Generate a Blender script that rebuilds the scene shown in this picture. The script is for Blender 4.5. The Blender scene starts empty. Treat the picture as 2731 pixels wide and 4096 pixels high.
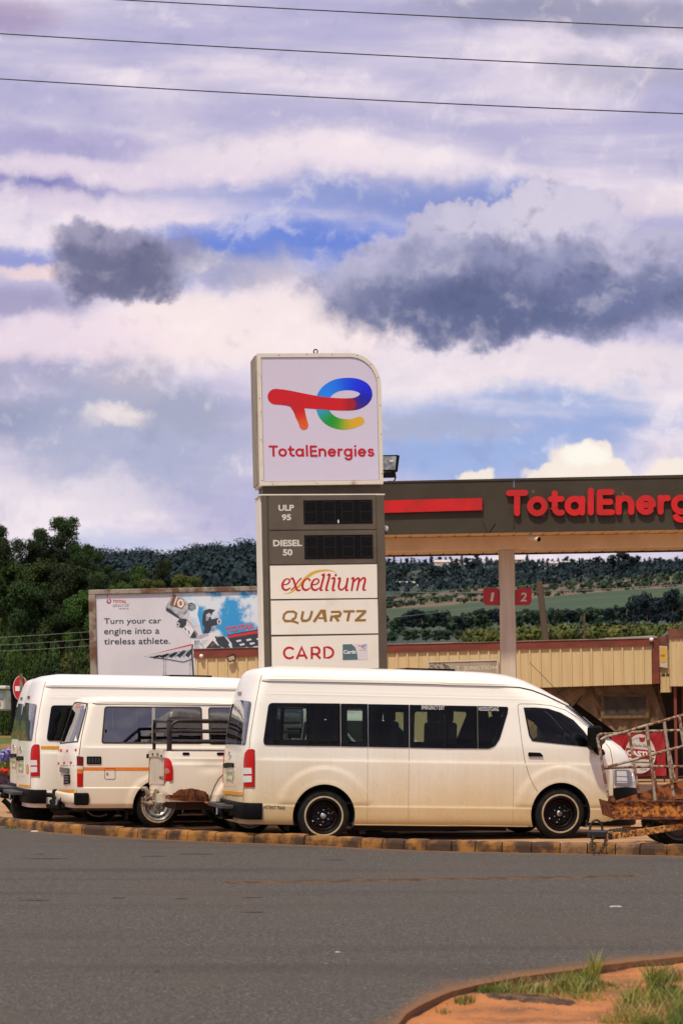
import bpy, bmesh, math, random
import numpy as np
from mathutils import Vector, Matrix, noise
from mathutils.geometry import tessellate_polygon
R = math.radians
sc = bpy.context.scene
random.seed(7)
# ------------------------------------------------------------------ camera
# photo measured in its own pixels: centre column, horizon row, focal length, eye height
F, CX, HY, EYE = 8465.0, 1365.5, 2865.0, 1.65
cam_d = bpy.data.cameras.new('camera'); cam = bpy.data.objects.new('camera', cam_d)
sc.collection.objects.link(cam); sc.camera = cam
cam.location = (0, 0, EYE); cam.rotation_euler = (R(90), 0, 0)
cam_d.sensor_fit = 'HORIZONTAL'; cam_d.sensor_width = 24.0; cam_d.lens = F/2731*24
cam_d.shift_y = (HY-2048)/2731; cam_d.clip_start = .1; cam_d.clip_end = 8000
cam_d.dof.use_dof = True; cam_d.dof.focus_distance = 28.5; cam_d.dof.aperture_fstop = 4.0
sc.view_settings.view_transform = 'Standard'; sc.view_settings.look = 'None'
sc.view_settings.exposure = 0; sc.view_settings.gamma = 1; sc.view_settings.use_curve_mapping = False

def lin(r, g, b):
    f = lambda c: (c/255)/12.92 if c <= 10 else (((c/255)+.055)/1.055)**2.4
    return (f(r), f(g), f(b), 1)

# ------------------------------------------------------------------ sun
SUN_EL, SUN_AZ = R(62), R(205)          # azimuth measured clockwise from +Y
sd = bpy.data.lights.new('sun', 'SUN'); sd.energy = 3.9; sd.angle = R(3); sd.color = (1, .92, .74)
sun = bpy.data.objects.new('sun', sd); sc.collection.objects.link(sun)
sdir = Vector((math.sin(SUN_AZ)*math.cos(SUN_EL), math.cos(SUN_AZ)*math.cos(SUN_EL), math.sin(SUN_EL)))
sun.rotation_euler = sdir.to_track_quat('Z', 'Y').to_euler(); sun.location = (0, 0, 30)

# ------------------------------------------------------------------ node expression helper
class E:
    def __init__(s, nt, k): s.nt, s.k = nt, k
    def m(s, op, *a, clamp=False):
        n = s.nt.nodes.new('ShaderNodeMath'); n.operation = op; n.use_clamp = clamp
        for i, v in enumerate((s,)+a):
            if isinstance(v, E): s.nt.links.new(v.k, n.inputs[i])
            else: n.inputs[i].default_value = v
        return E(s.nt, n.outputs[0])
    def __add__(s, o): return s.m('ADD', o)
    def __radd__(s, o): return s.m('ADD', o)
    def __sub__(s, o): return s.m('SUBTRACT', o)
    def __rsub__(s, o): return (s*-1.0)+o
    def __mul__(s, o): return s.m('MULTIPLY', o)
    def __rmul__(s, o): return s.m('MULTIPLY', o)
    def __truediv__(s, o): return s.m('DIVIDE', o)
    def mx(s, o): return s.m('MAXIMUM', o)
    def mn(s, o): return s.m('MINIMUM', o)
    def ab(s): return s.m('ABSOLUTE')
    def sm(s, a, b):
        n = s.nt.nodes.new('ShaderNodeMapRange'); n.interpolation_type = 'SMOOTHSTEP'
        s.nt.links.new(s.k, n.inputs[0]); n.inputs[1].default_value = a; n.inputs[2].default_value = b
        return E(s.nt, n.outputs[0])
def vec(nt, x, y, z):
    n = nt.nodes.new('ShaderNodeCombineXYZ')
    for i, v in enumerate((x, y, z)):
        if isinstance(v, E): nt.links.new(v.k, n.inputs[i])
        else: n.inputs[i].default_value = v
    return n.outputs[0]
def nz(nt, v, scale, detail=4, rough=.5, dist=0, w=0):
    n = nt.nodes.new('ShaderNodeTexNoise')
    if w: n.noise_dimensions = '4D'; n.inputs['W'].default_value = w
    nt.links.new(v, n.inputs['Vector']); n.inputs['Scale'].default_value = scale
    n.inputs['Detail'].default_value = detail; n.inputs['Roughness'].default_value = rough; n.inputs['Distortion'].default_value = dist
    return E(nt, n.outputs[0])
def mixc(nt, f, a, b, mode='MIX'):
    n = nt.nodes.new('ShaderNodeMix'); n.data_type = 'RGBA'; n.blend_type = mode
    if isinstance(f, E): nt.links.new(f.k, n.inputs[0])
    else: n.inputs[0].default_value = f
    for i, v in ((6, a), (7, b)):
        if isinstance(v, tuple): n.inputs[i].default_value = v if len(v) == 4 else v+(1,)
        else: nt.links.new(v, n.inputs[i])
    return n.outputs[2]

# ------------------------------------------------------------------ sky
w = bpy.data.worlds.new('World'); sc.world = w; w.use_nodes = True
nt = w.node_tree; nt.nodes.clear()
tc = nt.nodes.new('ShaderNodeTexCoord'); sp = nt.nodes.new('ShaderNodeSeparateXYZ'); nt.links.new(tc.outputs['Generated'], sp.inputs[0])
X, Y, Z = (E(nt, sp.outputs[i]) for i in range(3))
sky = nt.nodes.new('ShaderNodeTexSky'); sky.sky_type = 'NISHITA'; sky.sun_disc = False
sky.sun_elevation = SUN_EL; sky.sun_rotation = SUN_AZ; sky.dust_density = .6; sky.ozone_density = 2.5
Ya = Y.ab().mx(.08)
u = X/Ya*4.86 ; v = Z/Ya*4.86                    # thousands of picture units right of centre / above horizon
uv = vec(nt, u, v, Y*.3)
Zp = Z.mx(0)+.17
pl = vec(nt, X/Zp, Y/Zp*1.5, 0.3)
n1 = nz(nt, pl, 1.3, 6, .55, .3)
wob = nz(nt, uv, 2.2, 6, .6)-.5; wob2 = nz(nt, uv, 2.5, 6, .6, w=5.1)-.5
puf = nz(nt, uv, 7.5, 6, .62, w=2.0)-.5; puf2 = nz(nt, uv, 8.5, 6, .62, w=7.7)-.5
strk = nz(nt, vec(nt, u*.75+v*.25, v*3.0, Y*.3), 1.9, 6, .52, .25)   # long soft streaks
fine = nz(nt, vec(nt, u, v*1.5, Y*.3), 3.4, 7, .58, .3, w=9.0)
def relief(sc_k, d, w_):          # billow shading: lit from above
    p1 = nz(nt, vec(nt, u+wob*.2, v+wob2*.2, Y*.3), sc_k, 6, .58, 0, w=w_); p2 = nz(nt, vec(nt, u+wob*.2-d*.3, v+wob2*.2+d, Y*.3), sc_k, 6, .58, 0, w=w_)
    return (p1-p2)
bil = relief(5.0, .045, 4.4); bil2 = relief(9.0, .024, 6.1)
SK = .1
def sc_(c, k=1.0): return tuple(x/SK*k for x in c[:3])+(1,)
def blob(cx, cy, rx, ry, a=1.0, b=.45, k=.40, p=.10):   # soft ellipse warped by coarse (k) and puffy (p) noise
    uw = u+wob*k+puf*p; vw = v+wob2*(k*.6)+puf2*p
    du = (uw-(cx-784)/1000)*(1000/rx); dv = (vw-(1645-cy)/1000)*(1000/ry)
    return (du*du+dv*dv).sm(a, b)
col = sky.outputs[0]
base = mixc(nt, strk.sm(.36, .66), sc_(lin(188, 182, 216)), sc_(lin(242, 228, 238)))
base = mixc(nt, n1.sm(.50, .78)*.30, base, sc_(lin(160, 158, 188)))
col = mixc(nt, .93, col, base)
def put(mask, c, amt=1.0, tex=None):
    global col
    m = mask*amt
    if tex is not None: m = m*tex
    col = mixc(nt, m, col, sc_(lin(*c)))
bright = strk.sm(.32, .60); ft = fine.sm(.30, .62); fs_ = fine.sm(.26, .50)
S_ = (1.35, .0)
put(blob(700, 560, 640, 150, 1.3, .0), (150, 166, 224), .85, (strk*-1+1.0).sm(.34, .56))
put(blob(640, 545, 420, 52, 1.4, .0, .3, .05), (104, 134, 216), .9)
put(blob(1000, 440, 500, 50, 1.4, .0, .3, .05), (118, 140, 206), .8)
put(blob(60, 440, 280, 50, 1.4, .0, .3, .05), (118, 118, 184), .8)
put(blob(60, 320, 380, 40, 1.4, .0, .3, .05), (168, 160, 206), .7)
put(blob(600, 250, 420, 34, 1.4, .0, .3, .05), (176, 172, 210), .5)
put(blob(40, 600, 220, 26, 1.4, .0, .2, .05), (140, 150, 212), .8)
put(blob(30, 700, 200, 40, 1.4, .0, .2, .05), (160, 152, 188), .7)
put(blob(1350, 25, 460, 55, 1.4, .0, .3, .05), (140, 142, 172), .8)
put(blob(1480, 170, 260, 60, 1.4, .0, .3, .06), (168, 166, 192), .6)
put(blob(40, 40, 130, 50, 1.4, .0, .2, .05), (162, 140, 176), .6)
put(blob(700, 345, 360, 50, 1.4, .0, .3, .05), (246, 230, 236), .85)
put(blob(260, 385, 420, 34, 1.4, .0, .3, .05), (240, 222, 234), .75)
put(blob(250, 470, 330, 46, 1.3, .0, .3, .08), (234, 218, 232), .8)
put(blob(1480, 455, 220, 36, 1.4, .0, .2, .05), (232, 216, 226), .7)
# lower sky
put(blob(1150, 905, 560, 60, 1.4, .0), (244, 232, 236), .8)
put(blob(1240, 960, 480, 90, 1.3, .0), (148, 172, 222), .9, (strk*-1+1.0).sm(.30, .58))
put(blob(1120, 1050, 330, 80, 1.3, .0), (150, 176, 226), .85)
put(blob(1000, 975, 230, 44, 1.3, .0, .3), (176, 180, 204), .7)
put(blob(100, 900, 330, 150, 1.3, .1), (168, 166, 192), .8, fs_)
put(blob(60, 960, 200, 50, 1.3, .1, .2), (140, 150, 184), .7)
put(blob(330, 1010, 380, 130, 1.3, .1), (172, 178, 206), .8, fs_)
put(blob(420, 960, 170, 64, 1.25, .1, .3), (164, 168, 192), .7)
put(blob(300, 860, 130, 90, 1.2, .1, .25), (188, 182, 200), .6)
put(blob(270, 968, 80, 32, 1.3, .2, .2, .14), (248, 232, 226), .85, ft)
put(blob(180, 1140, 260, 60, 1.3, .0), (232, 222, 232), .8)
put(blob(350, 1240, 420, 40, 1.3, .0), (196, 204, 232), .6)
put(blob(570, 760, 420, 110, 1.3, .2), (250, 232, 232), .95)
put(blob(640, 680, 110, 90, 1.3, .1, .3), (246, 230, 232), .8)
put(blob(120, 790, 330, 70, 1.3, .1), (244, 224, 234), .8)
put(blob(1250, 830, 520, 56, 1.3, .1), (240, 226, 232), .85)
put(blob(80, 630, 90, 22, 1.2, .2, .15), (244, 218, 216), .8)
# two heavy clouds: pale crown, grey body, billows
c1 = blob(300, 605, 200, 104, 1.15, .45, .30, .20).mx(blob(235, 560, 95, 58, 1.15, .35, .2, .2)).mx(blob(410, 590, 130, 62, 1.25, .2, .2, .2))
put(c1, (152, 148, 176), .9)
put(blob(305, 625, 190, 84, 1.3, .10, .34, .24), (110, 111, 142), .95)
put(blob(545, 612, 150, 56, 1.4, .0, .3, .12), (168, 166, 192), .7)
c2 = blob(1180, 640, 500, 140, 1.06, .70, .26, .24).mx(blob(1270, 530, 205, 120, 1.05, .75, .16, .28)).mx(blob(1080, 530, 170, 88, 1.05, .75, .16, .28)).mx(blob(1440, 600, 160, 95, 1.1, .6, .16, .26))
put(c2, (190, 186, 212), .96)
put(blob(1290, 480, 180, 74, 1.2, .3, .16, .28), (216, 208, 226), .85); put(blob(1110, 500, 130, 50, 1.2, .3, .16, .28), (208, 202, 222), .7)
put(blob(1180, 660, 470, 130, 1.25, .15, .30, .26), (140, 143, 178), .95)
put(blob(1120, 700, 430, 92, 1.25, .0, .30, .2), (98, 106, 144), .95)
put(blob(1450, 670, 220, 80, 1.3, .0, .2, .2), (112, 120, 158), .8)
cm_ = c1.mx(c2)
put(cm_, (206, 200, 218), .42, (bil*8.0+bil2*4.0).sm(.05, 1.35)); put(cm_, (84, 90, 126), .45, (bil*-8.0-bil2*4.0).sm(.05, 1.35))
# billows and wisps over the rest of the sky
rest = (cm_*-1.0+1.0)
put(rest, (255, 243, 244), .36, (bil*7.0+bil2*4.0+(strk-.5)*2.0).sm(.15, 1.3)); put(rest, (140, 146, 186), .26, (bil*-7.0-bil2*4.0+(fine-.5)*1.2).sm(.2, 1.4))
for cx_, cy_, rx_, ry_ in ((1335, 1075, 84, 58), (1275, 1098, 80, 36), (1370, 1040, 44, 34), (1095, 1098, 50, 26), (1565, 1085, 84, 42), (1405, 1090, 50, 34)):
    put(blob(cx_, cy_, rx_, ry_, 1.12, .55, .03, .12), (250, 236, 222), .92)
put(blob(1345, 1050, 60, 34, 1.2, .2, .05, .12), (255, 250, 238), .9)
col = mixc(nt, (Z*-1).sm(-.001, .02), col, sc_((.10, .085, .07)))     # below the horizon: dull earth
bg = nt.nodes.new('ShaderNodeBackground'); bg.inputs[1].default_value = SK
nt.links.new(col, bg.inputs[0])
wo = nt.nodes.new('ShaderNodeOutputWorld'); nt.links.new(bg.outputs[0], wo.inputs[0])

# ------------------------------------------------------------------ materials
MATS = {}
def M(name, col, rough=.5, metal=0, col2=None, vs=6, th=(.4, .62), amt=1, bump=0, bs=40, coat=0, emit=None, detail=5, stretch=None, spec=None, coords='Object', r2=None):
    if name in MATS: return MATS[name]
    m = bpy.data.materials.new(name); m.use_nodes = True; MATS[name] = m
    nt = m.node_tree; b = nt.nodes['Principled BSDF']
    if len(col) == 3: col = col+(1,)
    b.inputs['Base Color'].default_value = col; b.inputs['Roughness'].default_value = rough; b.inputs['Metallic'].default_value = metal
    if coat: b.inputs['Coat Weight'].default_value = coat; b.inputs['Coat Roughness'].default_value = .08
    if spec is not None: b.inputs['Specular IOR Level'].default_value = spec
    tc = nt.nodes.new('ShaderNodeTexCoord'); v = tc.outputs[coords]
    if stretch:
        mp = nt.nodes.new('ShaderNodeMapping'); nt.links.new(v, mp.inputs[0]); mp.inputs['Scale'].default_value = stretch; v = mp.outputs[0]
    if col2:
        f = nz(nt, v, vs, detail, .6).sm(*th)
        c = mixc(nt, f*amt, col, col2)
        nt.links.new(c, b.inputs['Base Color'])
        if r2 is not None:
            rr = f*(r2-rough)+rough; nt.links.new(rr.k, b.inputs['Roughness'])
    if bump:
        bn = nt.nodes.new('ShaderNodeBump'); bn.inputs['Strength'].default_value = 1; bn.inputs['Distance'].default_value = bump
        h = nz(nt, v, bs, 4, .6); nt.links.new(h.k, bn.inputs['Height']); nt.links.new(bn.outputs[0], b.inputs['Normal'])
    m.diffuse_color = col
    return m
def glass(name, tint, rough=.03, gloss=.09, ior=1.5):
    m = bpy.data.materials.new(name); m.use_nodes = True; MATS[name] = m; nt = m.node_tree; nt.nodes.clear()
    t = nt.nodes.new('ShaderNodeBsdfTransparent'); t.inputs[0].default_value = tint+(1,)
    g = nt.nodes.new('ShaderNodeBsdfGlossy'); g.inputs['Roughness'].default_value = rough
    fr = nt.nodes.new('ShaderNodeFresnel'); fr.inputs[0].default_value = ior
    mp = E(nt, fr.outputs[0])*1.0+gloss*.2
    tc = nt.nodes.new('ShaderNodeTexCoord'); bn = nt.nodes.new('ShaderNodeBump'); bn.inputs['Distance'].default_value = .004
    h = nz(nt, tc.outputs['Object'], 2.2, 1, .5); nt.links.new(h.k, bn.inputs['Height']); nt.links.new(bn.outputs[0], g.inputs['Normal'])
    mx = nt.nodes.new('ShaderNodeMixShader'); nt.links.new(mp.k, mx.inputs[0]); nt.links.new(t.outputs[0], mx.inputs[1]); nt.links.new(g.outputs[0], mx.inputs[2])
    o = nt.nodes.new('ShaderNodeOutputMaterial'); nt.links.new(mx.outputs[0], o.inputs[0]); return m

def paint_mat(name, base, dust, z0=.35, z1=1.25, amt=.8):  # tan low down is dust plus light bounced off the ground, painted in
    m = bpy.data.materials.new(name); m.use_nodes = True; MATS[name] = m; nt = m.node_tree; b = nt.nodes['Principled BSDF']
    tc = nt.nodes.new('ShaderNodeTexCoord'); sp = nt.nodes.new('ShaderNodeSeparateXYZ'); nt.links.new(tc.outputs['Object'], sp.inputs[0])
    z = E(nt, sp.outputs[2]); n = nz(nt, tc.outputs['Object'], 1.1, 6, .6); n2 = nz(nt, tc.outputs['Object'], 30, 4, .6)
    mp = nt.nodes.new('ShaderNodeMapping'); nt.links.new(tc.outputs['Object'], mp.inputs[0]); mp.inputs['Scale'].default_value = (22, 22, .8)
    st = nz(nt, mp.outputs[0], 1.0, 4, .6)
    d = (z+(n-.5)*.7+(st-.5)*.25).sm(z1, z0)*amt
    c = mixc(nt, d, base, dust)
    c = mixc(nt, (n2.sm(.56, .70)*d)*.25, c, (dust[0]*.5, dust[1]*.42, dust[2]*.3))
    low = (z+(n-.5)*.10).sm(z0+.10, z0-.05)
    c = mixc(nt, low*.5*amt, c, (dust[0]*.55, dust[1]*.42, dust[2]*.28))
    nt.links.new(c, b.inputs['Base Color'])
    rr = d*.35+.28; nt.links.new(rr.k, b.inputs['Roughness'])
    b.inputs['Coat Weight'].default_value = .35; b.inputs['Coat Roughness'].default_value = .12
    return m
DUST_BOUNCE = (.60, .43, .20)
white = paint_mat('white_paint', (.86, .82, .72), DUST_BOUNCE, .3, 1.45, .95)
white2 = paint_mat('white_paint_clean', (.85, .80, .72), (.64, .52, .36), .2, 1.2, .45)
white3 = paint_mat('white_paint_worn', (.82, .75, .64), (.62, .48, .31), .3, 1.2, .6)
liner = M('dark_lining', (.035, .035, .035), .9)
black = M('black_plastic', (.006, .006, .006), .55, bump=.0006, bs=300, spec=.07)
frit = M('black_glass_border', (.003, .003, .003), .15, spec=.14)
gl = glass('tinted_glass', (.50, .60, .58), gloss=.02, ior=1.28)
glc = glass('clear_glass', (.66, .74, .68), gloss=.02, ior=1.36); glr = glass('rear_glass', (.50, .58, .54), gloss=.9)
rubber = M('tyre_rubber', (.006, .007, .006), .85, spec=.2, col2=(.035, .026, .016), vs=9, amt=.4, bump=.001, bs=120)
gap = M('panel_gap', (.035, .03, .025), .8)
chrome = M('bright_metal', (.62, .61, .60), .22, 1)
silver = M('silver_wheel_paint', (.50, .50, .51), .38, .75, col2=(.30, .27, .24), vs=12, amt=.6)
redl = M('red_lamp_lens', (.46, .006, .003), .2, spec=.3)
whl = M('clear_lamp_lens', (.62, .58, .54), .15, coat=1)
aml = M('amber_lamp_lens', (.65, .16, .01), .15, coat=1)
orange = M('orange_reflective_tape', (.78, .34, .01), .4, col2=(.62, .25, .02), vs=20)
orange2 = M('orange_stripe', (.78, .21, .02), .4, col2=(.68, .18, .02), vs=20)
darkred = M('red_decal', (.5, .02, .02), .5)
rust = M('rust', (.30, .085, .015), .9, col2=(.055, .018, .008), vs=9, th=(.42, .58), bump=.004, bs=60)
rustp = M('rust_over_yellow', (.62, .30, .07), .85, col2=(.13, .032, .008), vs=24, th=(.40, .58), bump=.003, bs=50)
oldpipe = M('weathered_pipe_paint', (.34, .28, .20), .75, col2=(.15, .05, .015), vs=13, th=(.42, .56), bump=.002, bs=60)

# ------------------------------------------------------------------ mesh helpers
COL = sc.collection
def mesh(name, vs, fs, mat=None, smooth=False, mi=None):
    me = bpy.data.meshes.new(name); me.from_pydata([tuple(v) for v in vs], [], fs)
    for m in (mat if isinstance(mat, (list, tuple)) else [mat]):
        if m: me.materials.append(m)
    if mi is not None: me.polygons.foreach_set('material_index', mi)
    if smooth: me.polygons.foreach_set('use_smooth', [True]*len(me.polygons))
    me.update(); return me
def link(name, me, parent=None):
    o = bpy.data.objects.new(name, me); COL.objects.link(o)
    if parent: o.parent = parent
    return o
def thing(name, label, cat, mtx=None, group=None, kind=None):
    o = bpy.data.objects.new(name, None); COL.objects.link(o); o.empty_display_size = .3
    if mtx is not None: o.matrix_world = mtx
    return tag(o, label, cat, group, kind)
def tag(o, label=None, cat=None, group=None, kind=None):
    if label: o['label'] = label
    if cat: o['category'] = cat
    if group: o['group'] = group
    if kind: o['kind'] = kind
    return o
class MB:
    def __init__(s): s.v, s.f, s.mi = [], [], []; s.cur = 0
    def add(s, vs, fs):
        n = len(s.v); s.v += [tuple(v) for v in vs]; s.f += [tuple(i+n for i in f) for f in fs]; s.mi += [s.cur]*len(fs); return s
    def box(s, x0, x1, y0, y1, z0, z1):
        return s.hexa([(x0,y0,z0),(x1,y0,z0),(x1,y1,z0),(x0,y1,z0),(x0,y0,z1),(x1,y0,z1),(x1,y1,z1),(x0,y1,z1)])
    def hexa(s, p): return s.add(p, [(3,2,1,0),(4,5,6,7),(0,1,5,4),(1,2,6,5),(2,3,7,6),(3,0,4,7)])
    def bbox(s, x0, x1, y0, y1, z0, z1, b=.01):
        xs = [x0, x0+b, x1-b, x1]; ys = [y0, y0+b, y1-b, y1]; zs = [z0, z0+b, z1-b, z1]
        P_ = lambda i, j, k: (xs[i], ys[j], zs[k])
        vs = []; idx = {}
        def g(i, j, k):
            if (i, j, k) not in idx: idx[(i, j, k)] = len(vs); vs.append(P_(i, j, k))
            return idx[(i, j, k)]
        fs = [(g(1,1,0),g(1,2,0),g(2,2,0),g(2,1,0)),(g(1,1,3),g(2,1,3),g(2,2,3),g(1,2,3)),
              (g(1,0,1),g(2,0,1),g(2,0,2),g(1,0,2)),(g(1,3,1),g(1,3,2),g(2,3,2),g(2,3,1)),
              (g(0,1,1),g(0,1,2),g(0,2,2),g(0,2,1)),(g(3,1,1),g(3,2,1),g(3,2,2),g(3,1,2)),
              (g(1,1,0),g(2,1,0),g(2,0,1),g(1,0,1)),(g(2,2,0),g(1,2,0),g(1,3,1),g(2,3,1)),
              (g(1,2,0),g(1,1,0),g(0,1,1),g(0,2,1)),(g(2,1,0),g(2,2,0),g(3,2,1),g(3,1,1)),
              (g(2,1,3),g(1,1,3),g(1,0,2),g(2,0,2)),(g(1,2,3),g(2,2,3),g(2,3,2),g(1,3,2)),
              (g(1,1,3),g(1,2,3),g(0,2,2),g(0,1,2)),(g(2,2,3),g(2,1,3),g(3,1,2),g(3,2,2)),
              (g(1,0,1),g(1,0,2),g(0,1,2),g(0,1,1)),(g(2,0,1),g(3,1,1),g(3,1,2),g(2,0,2)),
              (g(1,3,1),g(0,2,1),g(0,2,2),g(1,3,2)),(g(2,3,1),g(2,3,2),g(3,2,2),g(3,2,1)),
              (g(1,1,0),g(1,0,1),g(0,1,1)),(g(2,1,0),g(3,1,1),g(2,0,1)),(g(1,2,0),g(0,2,1),g(1,3,1)),(g(2,2,0),g(2,3,1),g(3,2,1)),
              (g(1,1,3),g(0,1,2),g(1,0,2)),(g(2,1,3),g(2,0,2),g(3,1,2)),(g(1,2,3),g(1,3,2),g(0,2,2)),(g(2,2,3),g(3,2,2),g(2,3,2))]
        return s.add(vs, fs)
    def tube(s, pts, r, seg=10, cap=True):
        pts = [Vector(p) for p in pts]; n = len(pts); rings = []; up = None
        for i, p in enumerate(pts):
            d = (pts[min(i+1, n-1)]-pts[max(i-1, 0)]).normalized()
            if up is None: up = Vector((0, 0, 1)) if abs(d.z) < .9 else Vector((0, 1, 0))
            a = d.cross(up).normalized(); b = a.cross(d).normalized(); up = b
            rr = r[i] if isinstance(r, (list, tuple)) else r
            rings.append([p+(a*math.cos(2*math.pi*k/seg)+b*math.sin(2*math.pi*k/seg))*rr for k in range(seg)])
        vs = [q for g in rings for q in g]
        fs = [(i*seg+k, i*seg+(k+1) % seg, (i+1)*seg+(k+1) % seg, (i+1)*seg+k) for i in range(n-1) for k in range(seg)]
        if cap: fs += [tuple(range(seg))[::-1], tuple((n-1)*seg+k for k in range(seg))]
        return s.add(vs, fs)
    def lathe_y(s, prof, c=(0, 0, 0), seg=40, closed=False):      # profile of (radius, y)
        n = len(prof); vs = []
        for k in range(seg):
            a = 2*math.pi*k/seg
            vs += [(c[0]+r*math.cos(a), c[1]+y, c[2]+r*math.sin(a)) for r, y in prof]
        m = n if closed else n-1
        fs = [(k*n+i, k*n+(i+1) % n, ((k+1) % seg)*n+(i+1) % n, ((k+1) % seg)*n+i) for k in range(seg) for i in range(m)]
        return s.add(vs, fs)
    def poly_ext(s, pts, y0, y1):                                    # pts in (x,z)
        n = len(pts); vs = [(p[0], y0, p[1]) for p in pts]+[(p[0], y1, p[1]) for p in pts]
        tri = tessellate_polygon([[Vector((p[0], p[1], 0)) for p in pts]])
        fs = [tuple(t) for t in tri]+[tuple(i+n for i in t)[::-1] for t in tri]+[(i, (i+1) % n, (i+1) % n+n, i+n) for i in range(n)]
        return s.add(vs, fs)
    def fix(s, me):
        bm = bmesh.new(); bm.from_mesh(me); bmesh.ops.recalc_face_normals(bm, faces=bm.faces); bm.to_mesh(me); bm.free(); return me
    def build(s, name, mat, parent=None, smooth=False, fix=True, angle=None):
        me = mesh(name, s.v, s.f, mat, smooth, s.mi if isinstance(mat, (list, tuple)) else None)
        if fix: s.fix(me)
        if angle: me.set_sharp_from_angle(angle=R(angle))
        return link(name, me, parent)

class Crop:
    def __init__(s, ox, oy, k): s.ox, s.oy, s.k = ox, oy, k
    def __call__(s, x, y): return (s.ox+x/s.k, s.oy+y/s.k)
    def L(s, pts): return [s(*p) for p in pts]
cA = Crop(0, 2600, 1.568); cB = Crop(850, 2600, 1.568); cC = Crop(1731, 2600, 1.568)
cS4 = Crop(950, 1380, 2.4123); cS5 = Crop(950, 1950, 2.4123); cS6 = Crop(1500, 1780, 1.2738); cS7 = Crop(0, 2000, 1.4933); cS8 = Crop(1500, 2150, 1.2738)
cL = Crop(0, 2650, 3.136); cM = Crop(450, 2750, 3.136); cR = Crop(2200, 2500, 2.476); cBB = Crop(350, 2330, 2.24); cT = Crop(0, 2650, 5.228)
cH = Crop(2150, 3250, 2.6988); cU = Crop(1400, 3150, 1.96); D = Crop(0, 0, 1/1.74171)
cS5b = Crop(1000, 1950, 2.8); cV = Crop(1400, 3600, 1.178)

def P(px, py, Y): return Vector(((px-CX)*Y/F, Y, EYE-(py-HY)*Y/F))
CAM = Vector((0, 0, EYE))
class Frame:                                     # a local frame standing at a ground point of the photo
    def __init__(s, px, Yd, yaw=0, lean=0, side=0, z=0):
        o = Vector(((px-CX)*Yd/F, Yd, z)); c, n = math.cos(R(yaw)), math.sin(R(yaw))
        o = o+Vector((-n, c, 0))*side
        s.m = Matrix.Translation(o) @ Matrix.Rotation(R(yaw), 4, 'Z') @ Matrix.Rotation(R(-lean), 4, 'Y')
        s.i = s.m.inverted(); s.c = s.i @ CAM
    def ray(s, px, py):
        d = s.i.to_3x3() @ Vector(((px-CX)/F, 1, -(py-HY)/F)); return s.c, d
    def pix(s, px, py, w=0.0):                    # hit the local plane y = w, return local point
        o, d = s.ray(px, py); t = (w-o.y)/d.y; return o+d*t
    def xz(s, pts, w=0.0): return [(q.x, q.z) for q in (s.pix(*p, w) for p in pts)]

def rounded(pts, r, n=5):
    out = []; m = len(pts)
    for i in range(m):
        p = Vector(pts[i]).to_2d(); a = Vector(pts[i-1]).to_2d(); b = Vector(pts[(i+1) % m]).to_2d()
        ri = r[i] if isinstance(r, (list, tuple)) else r
        if ri <= 0: out.append(tuple(p)); continue
        da = (a-p); db = (b-p); ra = min(ri, da.length*.45); rb = min(ri, db.length*.45)
        pa = p+da.normalized()*ra; pb = p+db.normalized()*rb
        for k in range(n+1):
            t = k/n; q = pa*(1-t)**2+p*2*t*(1-t)+pb*t*t; out.append(tuple(q))
    return out
def rect(a, b, c, d): return [(a, b), (c, b), (c, d), (a, d)]
def interp(tab):
    xs = [t[0] for t in tab]; ys = [t[1] for t in tab]
    return lambda x: float(np.interp(x, xs, ys))

# ------------------------------------------------------------------ text
_tc = {}
def text_mesh(s, bold=0.0, shear=0.0, space=1.0, res=3):
    k = (s, bold, shear, space)
    if k in _tc: return _tc[k]
    c = bpy.data.curves.new('t', 'FONT'); c.body = s; c.offset = bold; c.shear = shear; c.space_character = space; c.resolution_u = res
    o = bpy.data.objects.new('t', c); COL.objects.link(o); bpy.context.view_layer.update()
    me = bpy.data.meshes.new_from_object(o.evaluated_get(bpy.context.evaluated_depsgraph_get()))
    vs = [(v.co.x, v.co.y) for v in me.vertices]; fs = [tuple(p.vertices) for p in me.polygons]
    bpy.data.objects.remove(o); bpy.data.curves.remove(c); bpy.data.meshes.remove(me)
    x0 = min(v[0] for v in vs); x1 = max(v[0] for v in vs); y0 = min(v[1] for v in vs); y1 = max(v[1] for v in vs)
    vs = [((x-x0)/(x1-x0), (y-y0)/(y1-y0)) for x, y in vs]
    _tc[k] = (vs, fs); return _tc[k]
def quad_map(tl, tr, bl, br=None):
    if br is None: br = (tr[0]+bl[0]-tl[0], tr[1]+bl[1]-tl[1])
    def f(a, b):                                 # a right, b up
        return ((tl[0]*(1-a)+tr[0]*a)*b+(bl[0]*(1-a)+br[0]*a)*(1-b), (tl[1]*(1-a)+tr[1]*a)*b+(bl[1]*(1-a)+br[1]*a)*(1-b))
    return f
def put_text(s, fr, tl, tr, bl, mat, parent, bold=0.0, shear=0.0, y=-.004, depth=0, name='lettering', space=1.0):
    vs, fs = text_mesh(s, bold, shear, space); q = quad_map(tl, tr, bl)
    pts = [fr.pix(*q(a, b), y) for a, b in vs]
    mb = MB(); mb.add([(p.x, y-depth, p.z) for p in pts], fs)
    if depth: 
        bm = bmesh.new(); me = mesh('x', mb.v, mb.f); bm.from_mesh(me); r = bmesh.ops.extrude_face_region(bm, geom=bm.faces[:])
        for v_ in r['geom']:
            if isinstance(v_, bmesh.types.BMVert): v_.co.y = y
        bm.to_mesh(me); bm.free(); me.materials.append(mat); MB().fix(me); return link(name, me, parent)
    return mb.build(name, mat, parent, fix=False)

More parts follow.
